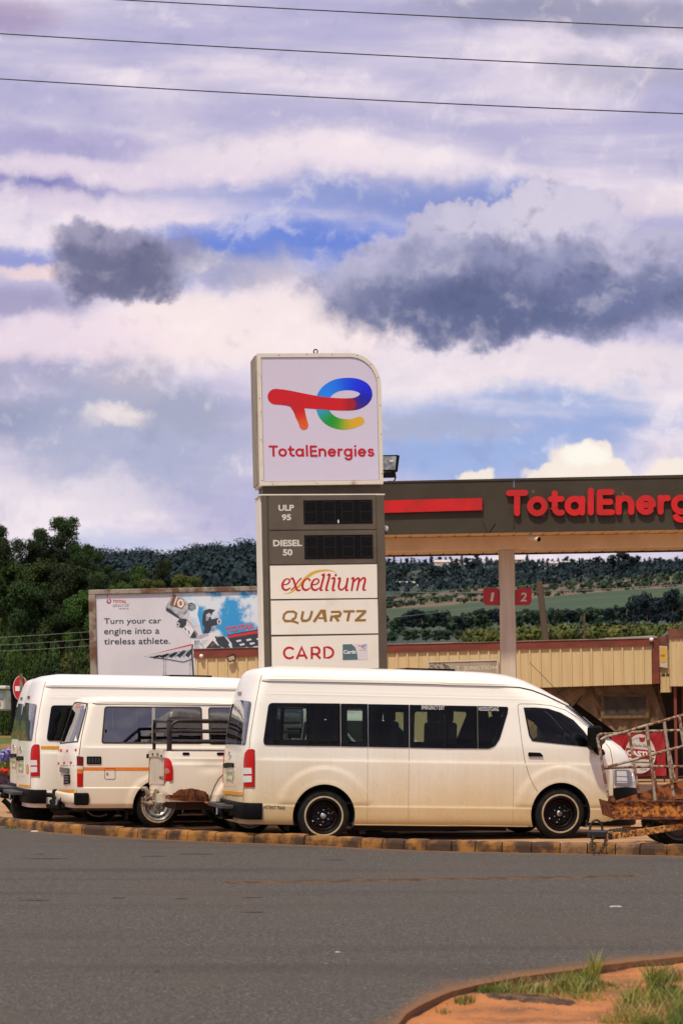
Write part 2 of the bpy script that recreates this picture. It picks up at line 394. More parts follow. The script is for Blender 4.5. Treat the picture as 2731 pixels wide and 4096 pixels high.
# stroke letters with round ends (centre lines in em units, cap height 1)
def arc(cx, cz, rx, rz, a0, a1, n=14): return [(cx+rx*math.cos(R(a0+(a1-a0)*i/n)), cz+rz*math.sin(R(a0+(a1-a0)*i/n))) for i in range(n+1)]
W_ = .112
GL = {
 'T': (.80, [[(.14, .888), (.74, .888)], [(.44, .87), (.44, .112)]]),
 'o': (.80, [arc(.39, .375, .27, .268, 90, 450, 24)]),
 't': (.60, [[(.24, .86), (.24, .30)]+arc(.43, .30, .19, .188, 180, 290, 8), [(.10, .64), (.48, .64)]]),
 'a': (.82, [arc(.38, .375, .265, .268, 90, 450, 24), [(.655, .64), (.655, .112)]]),
 'l': (.32, [[(.16, .95), (.16, .112)]]),
 'E': (.72, [[(.17, .888), (.17, .112)], [(.17, .888), (.60, .888)], [(.17, .51), (.56, .51)], [(.17, .112), (.62, .112)]]),
 'n': (.78, [[(.15, .64), (.15, .112)], arc(.385, .405, .235, .24, 180, 0, 12)+[(.62, .112)]]),
 'e': (.78, [[(.14, .375), (.62, .375)], arc(.385, .375, .262, .268, 0, 312, 20)]),
 'r': (.54, [[(.15, .64), (.15, .112)], arc(.36, .42, .205, .215, 180, 75, 8)]),
 'g': (.82, [arc(.38, .375, .265, .268, 90, 450, 24), [(.655, .64), (.655, .05)]+arc(.40, .03, .25, .235, 0, -150, 12)]),
 'i': (.32, [[(.16, .64), (.16, .112)], [(.16, .92), (.161, .92)]]),
 's': (.66, [arc(.335, .50, .175, .138, 40, 235, 10)+[(.36, .37)]+arc(.325, .25, .195, .140, 60, -145, 10)]),
}
def ribbon(pts, w, cap=True):                   # 2-D centre line -> verts, faces ; w = half widths
    closed = len(pts) > 4 and math.hypot(pts[0][0]-pts[-1][0], pts[0][1]-pts[-1][1]) < 1e-6
    if closed: pts = pts[:-1]; cap = False
    n = len(pts); V_, F_ = [], []
    wl = w if isinstance(w, list) else [w]*n
    for i, p in enumerate(pts):
        a = pts[i-1 if closed else max(i-1, 0)]; b = pts[(i+1) % n if closed else min(i+1, n-1)]; dx, dz = b[0]-a[0], b[1]-a[1]; L = math.hypot(dx, dz) or 1
        nx, nz_ = -dz/L, dx/L
        k = 1.0
        if 0 < i < n-1:
            ax, az = p[0]-a[0], p[1]-a[1]; la = math.hypot(ax, az) or 1; cosh = (ax*dx+az*dz)/(la*L); k = 1/max(cosh, .6)
        V_ += [(p[0]+nx*wl[i]*k, p[1]+nz_*wl[i]*k), (p[0]-nx*wl[i]*k, p[1]-nz_*wl[i]*k)]
    F_ = [(2*i, 2*i+1, 2*i+3, 2*i+2) for i in range(n-1)]
    if closed: F_.append((2*n-2, 2*n-1, 1, 0))
    ring = None
    if cap:
        left = [V_[2*i] for i in range(n)]; right = [V_[2*i+1] for i in range(n)]
        def capp(c, p0, wv, sgn, m=8):
            a0 = math.atan2(p0[1]-c[1], p0[0]-c[0]); return [(c[0]+wv*math.cos(a0+sgn*math.pi*k/m), c[1]+wv*math.sin(a0+sgn*math.pi*k/m)) for k in range(1, m)]
        endc = capp(pts[-1], left[-1], wl[-1], -1); stc = capp(pts[0], right[0], wl[0], -1)
        b = len(V_); V_ += endc; F_.append(tuple([2*(n-1)]+list(range(b, b+len(endc)))+[2*(n-1)+1])[::-1])
        b2 = len(V_); V_ += stc; F_.append(tuple([1]+list(range(b2, b2+len(stc)))+[0])[::-1])
    return V_, F_
def extrude2d(mb, V_, F_, y0, y1, mapf, bev=0):
    """flat shape -> front face at y1 (towards viewer) with walls back to y0; mapf 2-D -> (x,z)"""
    edges = {}
    for f in F_:
        for i in range(len(f)):
            e = (f[i], f[(i+1) % len(f)]); k = tuple(sorted(e)); edges[k] = edges.get(k, 0)+1
    n = len(V_); A = [mapf(*v) for v in V_]
    mb.add([(a[0], y1, a[1]) for a in A]+[(a[0], y0, a[1]) for a in A], list(F_)+[(a, b, b+n, a+n) for (a, b), c in edges.items() if c == 1])
def letters(s, fr, tl, tr, bl, mat, parent, depth, y=0, hw=None):
    hw = hw or W_
    """one raised object per letter, round stroke type; tl..bl = pixel corners of cap line / base line"""
    tot = sum(GL[c][0] for c in s)+0; q = quad_map(tl, tr, bl); x = 0
    for c in s:
        wd, st = GL[c]; mb = MB()
        for j, line in enumerate(st):
            V_, F_ = ribbon([(x+a, b) for a, b in line], hw)
            def mf(a, b):
                p = fr.pix(*q(a/tot, b), y); return (p.x, p.z)
            extrude2d(mb, V_, F_, y, y-depth-.0012*j, mf)
        mb.build('letter', mat, parent); x += wd
# ================================================================== GROUND
def gnd(px, py):                                # photo pixel -> ground point (z = 0)
    Yd = F*EYE/(py-HY); return ((px-CX)*Yd/F, Yd)
kerb_px = [(-2600, 3205), (-1200, 3232), (-500, 3262), (0, 3304), (191, 3330), (383, 3343), (638, 3359), (829, 3368), (1169, 3379), (1450, 3394), (1731, 3405), (2114, 3413), (2369, 3417), (2731, 3425), (3600, 3445), (6000, 3500)]
KP = [gnd(*p) for p in kerb_px]; kerbY = interp(KP)
verge_px = [cV(*p) for p in [(-500, 900), (60, 700), (235, 584), (262, 540), (340, 490), (455, 440), (600, 402), (800, 366), (1000, 338), (1130, 318), (1350, 291), (1568, 269), (2100, 235), (4000, 150)]]
VP = [gnd(*p) for p in verge_px]
VP = [(-60, -4.0), (-3, 1)]+sorted(VP); vergeY = interp(VP)

def rnd(a, b): return random.uniform(a, b)
asph = bpy.data.materials.new('asphalt'); asph.use_nodes = True; nt = asph.node_tree; b = nt.nodes['Principled BSDF']
tc = nt.nodes.new('ShaderNodeTexCoord'); O = tc.outputs['Object']
at = nt.nodes.new('ShaderNodeAttribute'); at.attribute_name = 'dust'; dd = E(nt, at.outputs['Fac'])
mp = nt.nodes.new('ShaderNodeMapping'); nt.links.new(O, mp.inputs[0]); mp.inputs['Scale'].default_value = (.10, 1.5, 1); mp.inputs['Rotation'].default_value = (0, 0, R(4))
streak = nz(nt, mp.outputs[0], .9, 5, .6); big = nz(nt, O, .35, 4, .6)
g1 = nz(nt, O, 34, 4, .75); g2 = nz(nt, O, 130, 2, .7)
vo = nt.nodes.new('ShaderNodeTexVoronoi'); nt.links.new(O, vo.inputs[0]); vo.inputs['Scale'].default_value = 70
vd = E(nt, vo.outputs['Color'])
c = mixc(nt, g1.sm(.34, .66), (.018, .0155, .0135), (.088, .078, .068))
c = mixc(nt, g2.sm(.54, .66)*.9, c, (.30, .27, .22))
c = mixc(nt, vd.sm(.76, .90)*.75, c, (.22, .20, .165))
c = mixc(nt, vd.sm(.22, .10)*.7, c, (.012, .010, .008))
c = mixc(nt, nz(nt, O, 14, 4, .7).sm(.46, .62)*.35, c, (.035, .028, .022))
c = mixc(nt, streak.sm(.50, .72)*.5, c, (.034, .028, .022))
c = mixc(nt, big.sm(.45, .7)*.4, c, (.095, .070, .050))
c = mixc(nt, nz(nt, O, 5, 5, .7).sm(.63, .68)*.5, c, (.03, .028, .026))
c = mixc(nt, (dd+(g1-.5)*.5*dd.sm(0, .3)+(nz(nt, O, 4, 5, .6)-.5)*dd.sm(0, .2)*.7).sm(.12, .75)*.85, c, (.22, .100, .035))
nt.links.new(c, b.inputs['Base Color']); b.inputs['Roughness'].default_value = .88; b.inputs['Specular IOR Level'].default_value = .3
bn = nt.nodes.new('ShaderNodeBump'); bn.inputs['Distance'].default_value = .014; hh = g1+g2*.5; nt.links.new(hh.k, bn.inputs['Height']); nt.links.new(bn.outputs[0], b.inputs['Normal'])
strip = [gnd(*D(x, y)) for x, y in ((380, 2031), (620, 2027), (900, 2023), (1200, 2018), (1510, 2012))]
stripY = interp(strip)
def build_road():
    xs = np.concatenate([np.arange(-60, -6, 1.0), np.arange(-6, 6, .06), np.arange(6, 61, 1.0)]); nr = 110; vs = []; dust = []
    for x in xs:
        a, c_ = vergeY(x), kerbY(x)+.02
        edge = .035*noise.noise(Vector((x*3, 0, 0)))+.02*noise.noise(Vector((x*11, 2, 0))); a += edge
        for j in range(nr+1):
            t = j/nr; y = a+(c_-a)*t; vs.append((x, y, 0.0))
            d = .95*math.exp(-max(y-a, 0)/.30) if x > .7 else .9*math.exp(-max(y-a, 0)/.45)
            d += .75*math.exp(-(c_-y)/.28)
            if strip[0][0]-.3 < x < strip[-1][0]+.3:
                k = min(1, (x-strip[0][0]+.3)/1.5)*min(1, (strip[-1][0]+.3-x)/.5)
                ww = .10+.22*max(0, (x-strip[0][0])/6)
                d += .30*k*math.exp(-((y-stripY(x))/ww)**2)
            dust.append(min(1, d))
    m = len(xs); q = nr+1
    fs = [(i*q+j, (i+1)*q+j, (i+1)*q+j+1, i*q+j+1) for i in range(m-1) for j in range(nr)]
    n = len(vs)
    for i in range(m): vs.append((vs[i*q][0], vs[i*q][1]+.012*noise.noise(Vector((vs[i*q][0]*9, 5, 1))), -.055)); dust.append(.10)
    fs += [(n+i, n+i+1, (i+1)*q, i*q) for i in range(m-1)]
    me = mesh('road', vs, fs, asph); at = me.attributes.new('dust', 'FLOAT', 'POINT'); at.data.foreach_set('value', dust)
    tag(link('road', me), kind='structure')
build_road()
soil = M('brown_forecourt', (.42, .24, .115), .95, col2=(.27, .15, .07), vs=1.2, th=(.35, .65), bump=.004, bs=60, stretch=(1, 2.5, 1))
def build_forecourt():
    xs = np.concatenate([np.arange(-60, -8, 2.0), np.arange(-8, 8, .2), np.arange(8, 61, 2.0)]); vs = []
    for x in xs:
        y0 = kerbY(x)+.10
        for j in range(31):
            t = (j/30)**1.5; y = y0+(64-y0)*t; vs.append((x, y, .004+.006*noise.noise(Vector((x*1.5, y*1.5, 0)))))
    fs = [(i*31+j, (i+1)*31+j, (i+1)*31+j+1, i*31+j+1) for i in range(len(xs)-1) for j in range(30)]
    tag(link('forecourt_ground', mesh('forecourt_ground', vs, fs, soil, True)), kind='structure')
build_forecourt()
earth = M('earth', (.09, .08, .035), 1, col2=(.05, .07, .02), vs=.02)
tag(link('ground', mesh('ground', [(-4000, -300, -.30), (4000, -300, -.30), (4000, 4000, -.30), (-4000, 4000, -.30)], [(0, 1, 2, 3)], earth)), kind='structure')
# verge of orange earth in the near right corner
dirt = M('orange_earth', (.42, .150, .038), .95, col2=(.17, .068, .022), vs=2.6, th=(.36, .70), bump=.02, bs=22, detail=8)
def dirt_z(x, y): return -.045+.022*noise.noise(Vector((x*1.7, y*1.7, 1)))+.010*noise.noise(Vector((x*7, y*7, 4)))
def build_verge():
    xs = np.concatenate([np.arange(-30, -1, 1.0), np.arange(-1, 5, .05), np.arange(5, 40, 1.0)]); ny = 60; vs = []
    for x in xs:
        y1 = vergeY(x)+.10
        for j in range(ny+1):
            y = y1-(1-j/ny)**1.6*12; vs.append((x, y, dirt_z(x, y)-.004))
    q = ny+1; fs = [(i*q+j, (i+1)*q+j, (i+1)*q+j+1, i*q+j+1) for i in range(len(xs)-1) for j in range(ny)]
    tag(link('verge', mesh('verge', vs, fs, dirt, True)), kind='structure')
build_verge()

# kerb of separate stones
kst = M('stained_kerb_paint', (.31, .135, .026), .9, col2=(.050, .024, .011), vs=3.2, th=(.34, .58), bump=.006, bs=40)
kst2 = M('bare_kerb_stone', (.22, .11, .045), .9, col2=(.07, .036, .018), vs=5, th=(.4, .62), bump=.008, bs=30)
kerb = tag(bpy.data.objects.new('kerb', None), kind='structure'); COL.objects.link(kerb)
def build_kerb():
    pts = [Vector((x, kerbY(x))) for x in np.arange(-16, 12, .02)]
    d = 0; i = 0; n = 0
    while i < len(pts)-40:
        L = rnd(.34, .58) if pts[i].x < 0 else rnd(.27, .36)
        j = i; acc = 0
        while acc < L and j < len(pts)-1: acc += (pts[j+1]-pts[j]).length; j += 1
        a, b_ = pts[i], pts[j]; t = (b_-a).normalized(); nrm = Vector((-t.y, t.x)); Lr = (b_-a).length-rnd(.008, .020)
        h = .128+rnd(-.006, .006); dy = rnd(-.007, .007)
        # profile (depth into verge, height), rounded front top edge
        prof = [(-.004, -.05), (.0, h-.045), (.012, h-.015), (.034, h), (.13, h+.003), (.135, -.05)]
        nl = 5; vs = []; ch = rnd(.004, .012)
        for k in range(nl+1):
            s = k/nl*Lr+.005; e = ch if k in (0, nl) else 0
            for (pd, ph) in prof:
                jx = .006*noise.noise(Vector((a.x*5+k, pd*9, ph*9+n)))
                q = a+t*s+nrm*(pd+dy+jx+(e if pd < .03 else 0)); vs.append((q.x, q.y, ph-(e if ph > .05 else 0)+jx*.8))
        m = len(prof)
        fs = [(k*m+c, (k+1)*m+c, (k+1)*m+c+1, k*m+c+1) for k in range(nl) for c in range(m-1)]+[tuple(range(m)), tuple(nl*m+c for c in range(m))[::-1]]
        bare = a.x > 2.4 and random.random() < .55
        mb = MB(); mb.add(vs, fs); mb.build('kerb_stone', kst2 if bare else kst, kerb)
        i = j; n += 1
build_kerb()

# ================================================================== TERRAIN
ROWS = [  # Y, screen row (D px) at left / x=888 / x=1568
 (52, 1806, 1806, 1806), (60, 1770, 1782, 1782), (70, 1712, 1762, 1762), (85, 1655, 1710, 1710), (110, 1590, 1620, 1620), (130, 1540, 1520, 1515),
 (300, 1450, 1486, 1468), (400, 1420, 1464, 1448), (520, 1392, 1440, 1418), (800, 1340, 1398, 1342), (950, 1318, 1376, 1322), (1500, 1286, 1318, 1300), (1900, 1304, 1294, 1298), (2600, 1380, 1340, 1340), (3400, 1500, 1480, 1480)]
RY = [r[0] for r in ROWS]
def row_px(Yd, dpx):
    a = np.interp(Yd, RY, [r[1] for r in ROWS]); b_ = np.interp(Yd, RY, [r[2] for r in ROWS]); c_ = np.interp(Yd, RY, [r[3] for r in ROWS])
    if dpx < 600: return a+((600-max(dpx, -400))/360*20-12+5*math.sin(dpx*.021)+4*math.sin(dpx*.05+1))*min(1, max(0, (Yd-520)/500))
    if dpx < 888: t = (dpx-600)/288; t = t*t*(3-2*t); return a+(b_-a)*t
    return b_+(c_-b_)*min((dpx-888)/680, 1.6)
def terr_z(dpx, Yd):
    X_ = (dpx-784)*Yd/4860
    z = EYE-(row_px(Yd, dpx)-1645)*Yd/4860
    n = noise.noise(Vector((X_*.012, Yd*.012, 0)))*Yd*.0016+noise.noise(Vector((X_*.06, Yd*.06, 3)))*min(Yd*.004, .8)
    return z+n*min(1, max(0, (Yd-56)/40))
def terr(dpx, Yd): return Vector(((dpx-784)*Yd/4860, Yd, terr_z(dpx, Yd)))
def terrain(name, y0, y1, mat, n, c0=-3200, c1=4800, lowest=False):
    cols = np.concatenate([np.arange(c0, -400, 200), np.arange(-400, 1800, 22), np.arange(1800, c1+1, 200)]) if c0 < -400 else np.arange(c0, c1+1, 22)
    ys = np.geomspace(y0, y1, n+1); q = n+1; vs = [terr(c_, y) for c_ in cols for y in ys]
    fs = [(i*q+j, (i+1)*q+j, (i+1)*q+j+1, i*q+j+1) for i in range(len(cols)-1) for j in range(n)]
    tag(link(name, mesh(name, vs, fs, mat, True)), kind='structure')
bank = M('grass_bank', (.055, .105, .012), 1, col2=(.26, .105, .035), vs=.22, th=(.52, .60), bump=.03, bs=6)
scrub = M('scrub_slope', (.014, .032, .022), 1, col2=(.032, .046, .024), vs=.05, th=(.4, .6))
crop = M('crop_rows', (.014, .044, .014), 1, col2=(.034, .056, .016), vs=.05, th=(.4, .62), stretch=(.3, 1, 1))
plough = M('ploughed_soil', (.16, .085, .06), 1, col2=(.06, .075, .03), vs=.06, th=(.42, .60), stretch=(.35, 1, 1))
terrain('grass_bank', 52, 140, bank, 16)
terrain('scrubland', 140, 500, scrub, 12)
terrain('crop_field', 500, 790, crop, 8)
terrain('ploughed_field', 790, 960, plough, 5)
terrain('hillside', 960, 3400, scrub, 24)

# ================================================================== VEGETATION
def leafmat(name, c, c2, tr=.0, vs=.5):
    m = M(name, c, .75, col2=c2, vs=vs, th=(.38, .64), spec=.25); nt = m.node_tree
    b = nt.nodes['Principled BSDF']; src = b.inputs['Base Color'].links[0].from_socket
    oi = nt.nodes.new('ShaderNodeObjectInfo'); r = E(nt, oi.outputs['Random'])
    hs = nt.nodes.new('ShaderNodeHueSaturation'); nt.links.new(src, hs.inputs['Color'])
    v_ = r*.7+.65; nt.links.new(v_.k, hs.inputs['Value']); h_ = r*.03+.485; nt.links.new(h_.k, hs.inputs['Hue']); nt.links.new(hs.outputs[0], b.inputs['Base Color'])
    return m
lf_dark = leafmat('dark_leaves', (.011, .024, .006), (.036, .062, .010))
lf_mid = leafmat('green_leaves', (.022, .050, .007), (.060, .095, .012))
lf_yel = leafmat('yellow_green_leaves', (.045, .070, .010), (.105, .100, .020))
lf_haze = leafmat('far_haze_tinted_leaves', (.005, .014, .018), (.009, .024, .025), vs=.05)  # distance haze put into these leaves as a dark blue tint
lf_far = leafmat('far_green_leaves', (.018, .042, .022), (.040, .070, .030), vs=.1)
bark = M('bark', (.10, .075, .05), .95, col2=(.04, .03, .02), vs=6)
def crown_mesh(name, seed, n, leaf, kind, mat):
    rs = random.Random(seed); vs, fs = [], []; blobs = []
    if kind == 'tall':
        for k in range(30):
            z = .04+.92*(k/29)**.9; sp_ = .42*(1-z)**.5+.03; a = k*2.4+rs.uniform(-.6, .6); o = sp_*rs.uniform(.2, 1); r = .065+.075*(1-z)+rs.uniform(0, .05)
            blobs.append((o*math.cos(a), o*math.sin(a), z, r, r*rs.uniform(.4, .6)))
    elif kind == 'broad':
        for k in range(15):
            a = rs.uniform(0, 6.28); o = .30*math.sqrt(rs.random()); z = rs.uniform(.2, .88)*(1-o*.35); r = rs.uniform(.12, .21)
            blobs.append((o*math.cos(a), o*math.sin(a), z, r, r*.75))
    else:                                        # low shrub
        for k in range(9):
            a = rs.uniform(0, 6.28); o = .30*math.sqrt(rs.random()); blobs.append((o*math.cos(a), o*math.sin(a), rs.uniform(.18, .75)*(1-o), rs.uniform(.14, .24), rs.uniform(.16, .26)))
    per = n//len(blobs)
    for bx, by, bz, br, bh in blobs:
        for _ in range(per):
            d = Vector((rs.gauss(0, 1), rs.gauss(0, 1), rs.gauss(0, 1))).normalized()*(rs.random()**.38)
            wv = 1+.35*noise.noise(Vector((d.x*2+bx*9, d.y*2, d.z*2+seed)))
            c_ = Vector((bx+d.x*br*wv, by+d.y*br*wv, max(.0, bz+d.z*bh*wv)))
            nr = (Vector((rs.gauss(0, 1), rs.gauss(0, 1), rs.gauss(0, 1)+.5))*(.45 if mat in (lf_haze, lf_far) else .9)+d*1.2).normalized()
            t = nr.orthogonal().normalized(); t.rotate(Matrix.Rotation(rs.uniform(0, 6.28), 3, nr)); u_ = nr.cross(t); s = leaf*rs.uniform(.6, 1.3)
            k = len(vs); vs += [c_-t*s-u_*s*.4, c_+t*s*.2-u_*s*.7, c_+t*s+u_*s*.3, c_-t*s*.3+u_*s*.6]; fs.append((k, k+1, k+2, k+3))
    zm = sorted(v.z for v in vs)[-12]; vs = [(v.x, v.y, v.z/zm) for v in vs]
    return mesh(name, vs, fs, mat)
def trunk_mesh(name, seed, r=.022, branches=5):
    rs = random.Random(seed); mb = MB(); p = [(rs.uniform(-.02, .02)*k, rs.uniform(-.02, .02)*k, .78*k/5) for k in range(6)]
    mb.tube(p, [r*(1-.14*k) for k in range(6)], 7)
    for k in range(branches):
        a = rs.uniform(0, 6.28); z = rs.uniform(.25, .6); L = rs.uniform(.18, .32)
        mb.tube([(0, 0, z), (math.cos(a)*L*.5, math.sin(a)*L*.5, z+L*.45), (math.cos(a)*L, math.sin(a)*L, z+L*.75)], [r*.5, r*.35, r*.15], 5)
    return mesh(name, mb.v, mb.f, bark)
CR = {}
for i in range(3):
    CR['tall', i] = [crown_mesh('crown', 10+i, 12000, .0155, 'tall', lf_dark)]
    CR['broad', i] = [crown_mesh('crown', 20+i, 12500, .0165, 'broad', m) for m in (lf_dark, lf_mid, lf_yel)[i:i+1]]
CR['broad', 4] = [crown_mesh('crown', 31, 12500, .0165, 'broad', lf_dark)]
CR['broad', 3] = [crown_mesh('crown', 27, 12500, .0165, 'broad', lf_mid)]
for i, m in enumerate((lf_dark, lf_mid, lf_yel)): CR['shrub', i] = [crown_mesh('crown', 40+i, 9000, .023, 'shrub', m)]
for i, m in enumerate((lf_haze, lf_haze, lf_far, lf_far)): CR['far', i] = [crown_mesh('crown', 50+i, 1300, .048, 'broad', m)]
for i, m in enumerate((lf_haze, lf_haze)): CR['fartall', i] = [crown_mesh('crown', 60+i, 1200, .042, 'tall', m)]
TR = [trunk_mesh('trunk', 5+i) for i in range(3)]
def tree(dpx, top, Yd, wd, kind, i, label, group, lift=0.0, name='tree', cat='tree', base=None):
    g = terr(dpx, Yd); top_z = EYE-(top-1645)*Yd/4860; h = max(top_z-g.z, 1.0); wm = wd*Yd/4860
    if base: h = max(h, base)
    t = thing(name, label, cat, Matrix.Translation(g) @ Matrix.Rotation(rnd(0, 6.28), 4, 'Z'), group)
    ch = min(h*(1-lift), 1.2*wm) if kind == 'broad' else h*(1-lift)
    c_ = link('crown', CR[kind, i][0], t); c_.location = (0, 0, h-ch); c_.scale = (wm, wm, ch)
    k = link('trunk', TR[i % 3], t); k.scale = (h*.9, h*.9, h) if kind in ('far', 'fartall') else (h*.5, h*.5, h*.9) if kind != 'shrub' else (h*.35, h*.35, h*.55)
    return t
GL1 = 'trees on the wooded slope behind the vans'
spots = [(154, 1182, 106, 100, 'broad', 0, 'tallest dark tree at the top of the left slope'),
 (132, 1222, 104, 130, 'broad', 4, 'dark broad tree wrapped round the foot of the tallest one'),
 (90, 1212, 103, 100, 'broad', 4, 'dark tree just left of the tallest one'),
 (64, 1236, 100, 100, 'broad', 0, 'dark tree second to the left of the tallest one'),
 (2, 1204, 92, 96, 'broad', 4, 'dark tree cut by the left edge of the picture'),
 (-22, 1240, 90, 130, 'broad', 0, 'lower dark tree at the very left picture edge'),
 (184, 1246, 101, 100, 'broad', 0, 'dark tree just right of the tallest one'),
 (222, 1266, 98, 90, 'broad', 4, 'round crowned dark tree second right of the tallest one'),
 (30, 1284, 90, 140, 'broad', 3, 'bright green broad tree below the left dark ones'),
 (100, 1282, 89, 130, 'broad', 3, 'green broad tree right below the tallest tree'),
 (160, 1296, 88, 140, 'broad', 0, 'dark broad tree half way down the left slope'),
 (220, 1312, 87, 110, 'broad', 4, 'dark round tree just above the bushes beside the billboard'),
 (-40, 1300, 88, 140, 'broad', 4, 'dark round tree low at the left picture edge'),
 (60, 1330, 86, 120, 'broad', 0, 'dark tree under the bright green broad one'),
 (128, 1344, 86, 120, 'broad', 4, 'dark tree under the green broad one'),
 (190, 1356, 85, 120, 'broad', 3, 'green tree low on the slope left of the billboard corner'),
 (268, 1310, 128, 80, 'broad', 0, 'small dark tree just left of the billboard corner'),
 (318, 1298, 126, 85, 'broad', 1, 'green tree above the left part of the billboard'),
 (372, 1284, 130, 75, 'broad', 0, 'dark rounded tree above the middle of the billboard'),
 (425, 1318, 122, 90, 'broad', 2, 'yellowish tree above the robot of the billboard'),
 (345, 1328, 116, 80, 'broad', 2, 'yellow green low tree touching the billboard top'),
 (280, 1335, 112, 80, 'broad', 3, 'green low tree behind the billboard corner'),
 (480, 1346, 118, 60, 'shrub', 2, 'yellow green bush peeping over the billboard'),
 (545, 1346, 120, 50, 'shrub', 1, 'green bush over the right end of the billboard')]
for s in spots: tree(*s[:6], s[6], GL1, .06 if s[4] != 'shrub' else 0)
ORD = ['leftmost', 'second', 'third', 'fourth', 'fifth', 'sixth', 'seventh', 'eighth', 'ninth', 'tenth', 'eleventh', 'twelfth', 'thirteenth', 'fourteenth', 'fifteenth', 'sixteenth', 'seventeenth', 'eighteenth', 'nineteenth', 'twentieth']
TENS = {20: 'twenty', 30: 'thirty', 40: 'forty', 50: 'fifty', 60: 'sixty'}
def nth(k):
    if k < 20: return ORD[k]
    n = k+1; t, r = n//10*10, n % 10
    return (TENS[t]+'-'+(['first']+ORD[1:])[r-1]) if r else TENS[t][:-1]+'ieth'
lab = ['dark dense bush', 'mid green bush', 'yellow green bush']
for rn, (Yr, tp, nn) in zip(('top', 'second', 'third', 'fourth', 'lowest'), ((96, 1345, 9), (88, 1405, 10), (82, 1465, 10), (78, 1520, 10), (73, 1575, 9))):
    for k in range(nn):
        x = -70+k*(310/nn)+rnd(-10, 10)+(0 if Yr > 80 else 5)
        if Yr == 73 and x < 45: continue
        i = random.choice((0, 0, 1, 1, 2)); tree(x, tp+rnd(-22, 18), Yr+rnd(-2, 2), rnd(60, 95), 'shrub', i, f'{lab[i]}, {nth(k)} from the left in the {rn} row on the left slope', 'bushes on the left slope', name='bush', cat='bush')
for k in range(14):
    x = -110-k*62+rnd(-15, 15); tree(x, 1235+rnd(-25, 90), rnd(90, 112), rnd(110, 150), 'broad', random.choice((0, 3, 4)), f'tree beyond the left picture edge, {nth(k)} to the left', GL1, .06)
# dark wood on the far left hill
GF = 'trees along the far left ridge'
for k in range(46):
    x = 225+k*(385/46)+rnd(-3, 3); rp = row_px(1490, x)
    big = random.random() < .22; v_ = random.choice(('far', 'fartall'))
    tree(x, rp-(rnd(14, 22) if big else rnd(3, 10)), 1480+rnd(-20, 10), rnd(14, 26), v_, random.choice((0, 1)), f'{"tall" if big else "small"} dark {"rounded" if v_ == "far" else "pointed"} tree, {nth(k)} from the left on the far left skyline', GF, base=6)
def mass(name, n, x0, x1, y0, y1, h0, h1, mats, label, seed, quads=34, leaf=.9, wr=(.5, .9)):
    rs = random.Random(seed); vs, fs = [], []
    for _ in range(n):
        x = rs.uniform(x0, x1); Yd = rs.uniform(y0, y1); g = terr(x, Yd); h = rs.uniform(h0, h1); w2 = h*rs.uniform(*wr)
        for _ in range(quads):
            d = Vector((rs.gauss(0, 1), rs.gauss(0, 1), rs.gauss(0, 1))).normalized()*(rs.random()**.4)
            c_ = g+Vector((d.x*w2, d.y*w2, h*.55+d.z*h*.5)); nr = (Vector((rs.gauss(0, 1), rs.gauss(0, 1), rs.gauss(0, 1)))*.4+d*1.2).normalized()
            t = nr.orthogonal().normalized(); u_ = nr.cross(t); s = leaf*rs.uniform(.6, 1.3); k = len(vs)
            vs += [c_-t*s, c_-u_*s*.7, c_+t*s, c_+u_*s*.7]; fs.append((k, k+1, k+2, k+3))
    return tag(link(name, mesh(name, vs, fs, mats)), label, 'woodland', None, 'stuff')
mass('woodland', 2600, -1100, 640, 520, 1480, 7, 12, lf_haze, 'dark wood covering the far left hill', 3, 60, .75)
mass('shrubland', 1500, 860, 1640, 1000, 1860, 2.0, 5.0, lf_haze, 'dark scrub dotted over the far right hillside', 4, 10, 1.1, (.6, 1.3))
mass('field_scrub', 300, 860, 1640, 790, 960, 1.0, 2.6, lf_far, 'low scrub along the brown field edge', 6, 10, .9, (.6, 1.6))
mass('meadow_shrubs', 500, 1080, 1700, 270, 310, 1.2, 2.4, lf_yel, 'yellow green bushes behind the building roof', 8, 46, .30, (.7, 1.3))
GR = 'trees on the far right ridge'
for k in range(60):
    x = 884+k*(700/60)+rnd(-3, 3); big = random.random() < .4; v_ = random.choice(('far', 'fartall'))
    rp = row_px(1860, x)
    tree(x, rp-(rnd(14, 24) if big else rnd(2, 9)), 1850+rnd(-35, 15), rnd(12, 24) if big else rnd(9, 16), v_, random.choice((0, 1)), f'{"tall" if big else "low"} dark {"rounded" if v_ == "far" else "pointed"} tree, {nth(k)} from the left on the right ridge', GR, base=6)
GM = 'dark trees scattered on the right hillside'
for x, tp, Yd, wd, lb in ((925, 1326, 1350, 26, 'leftmost round dark tree on the right hillside, below the ridge houses'), (995, 1318, 1350, 40, 'broad dark tree left of the canopy column, largest of its pair'), (1012, 1327, 1330, 36, 'broad dark tree overlapping the pair member left of the column'), (1048, 1300, 1400, 34, 'dark tree high on the hillside nearest left of the column'), (1085, 1288, 1500, 44, 'wide dark tree at the ridge just left of the column'), (915, 1345, 1250, 22, 'small dark tree beside the small white houses'), (1190, 1300, 1500, 26, 'small dark tree just right of the canopy column'), (1420, 1268, 1200, 60, 'biggest dark tree of the right hillside, standing above the crop field'), (1450, 1275, 1210, 50, 'big dark tree right beside the biggest hillside tree'), (1432, 1305, 1150, 46, 'dark lower tree in front of the two biggest hillside trees'), (1370, 1290, 1600, 24, 'dark tree on the slope left of the biggest hillside tree')):
    tree(x, tp, Yd, wd, 'far', random.choice((0, 1)), lb, GM, base=7)
GB = 'trees below the green crop field'
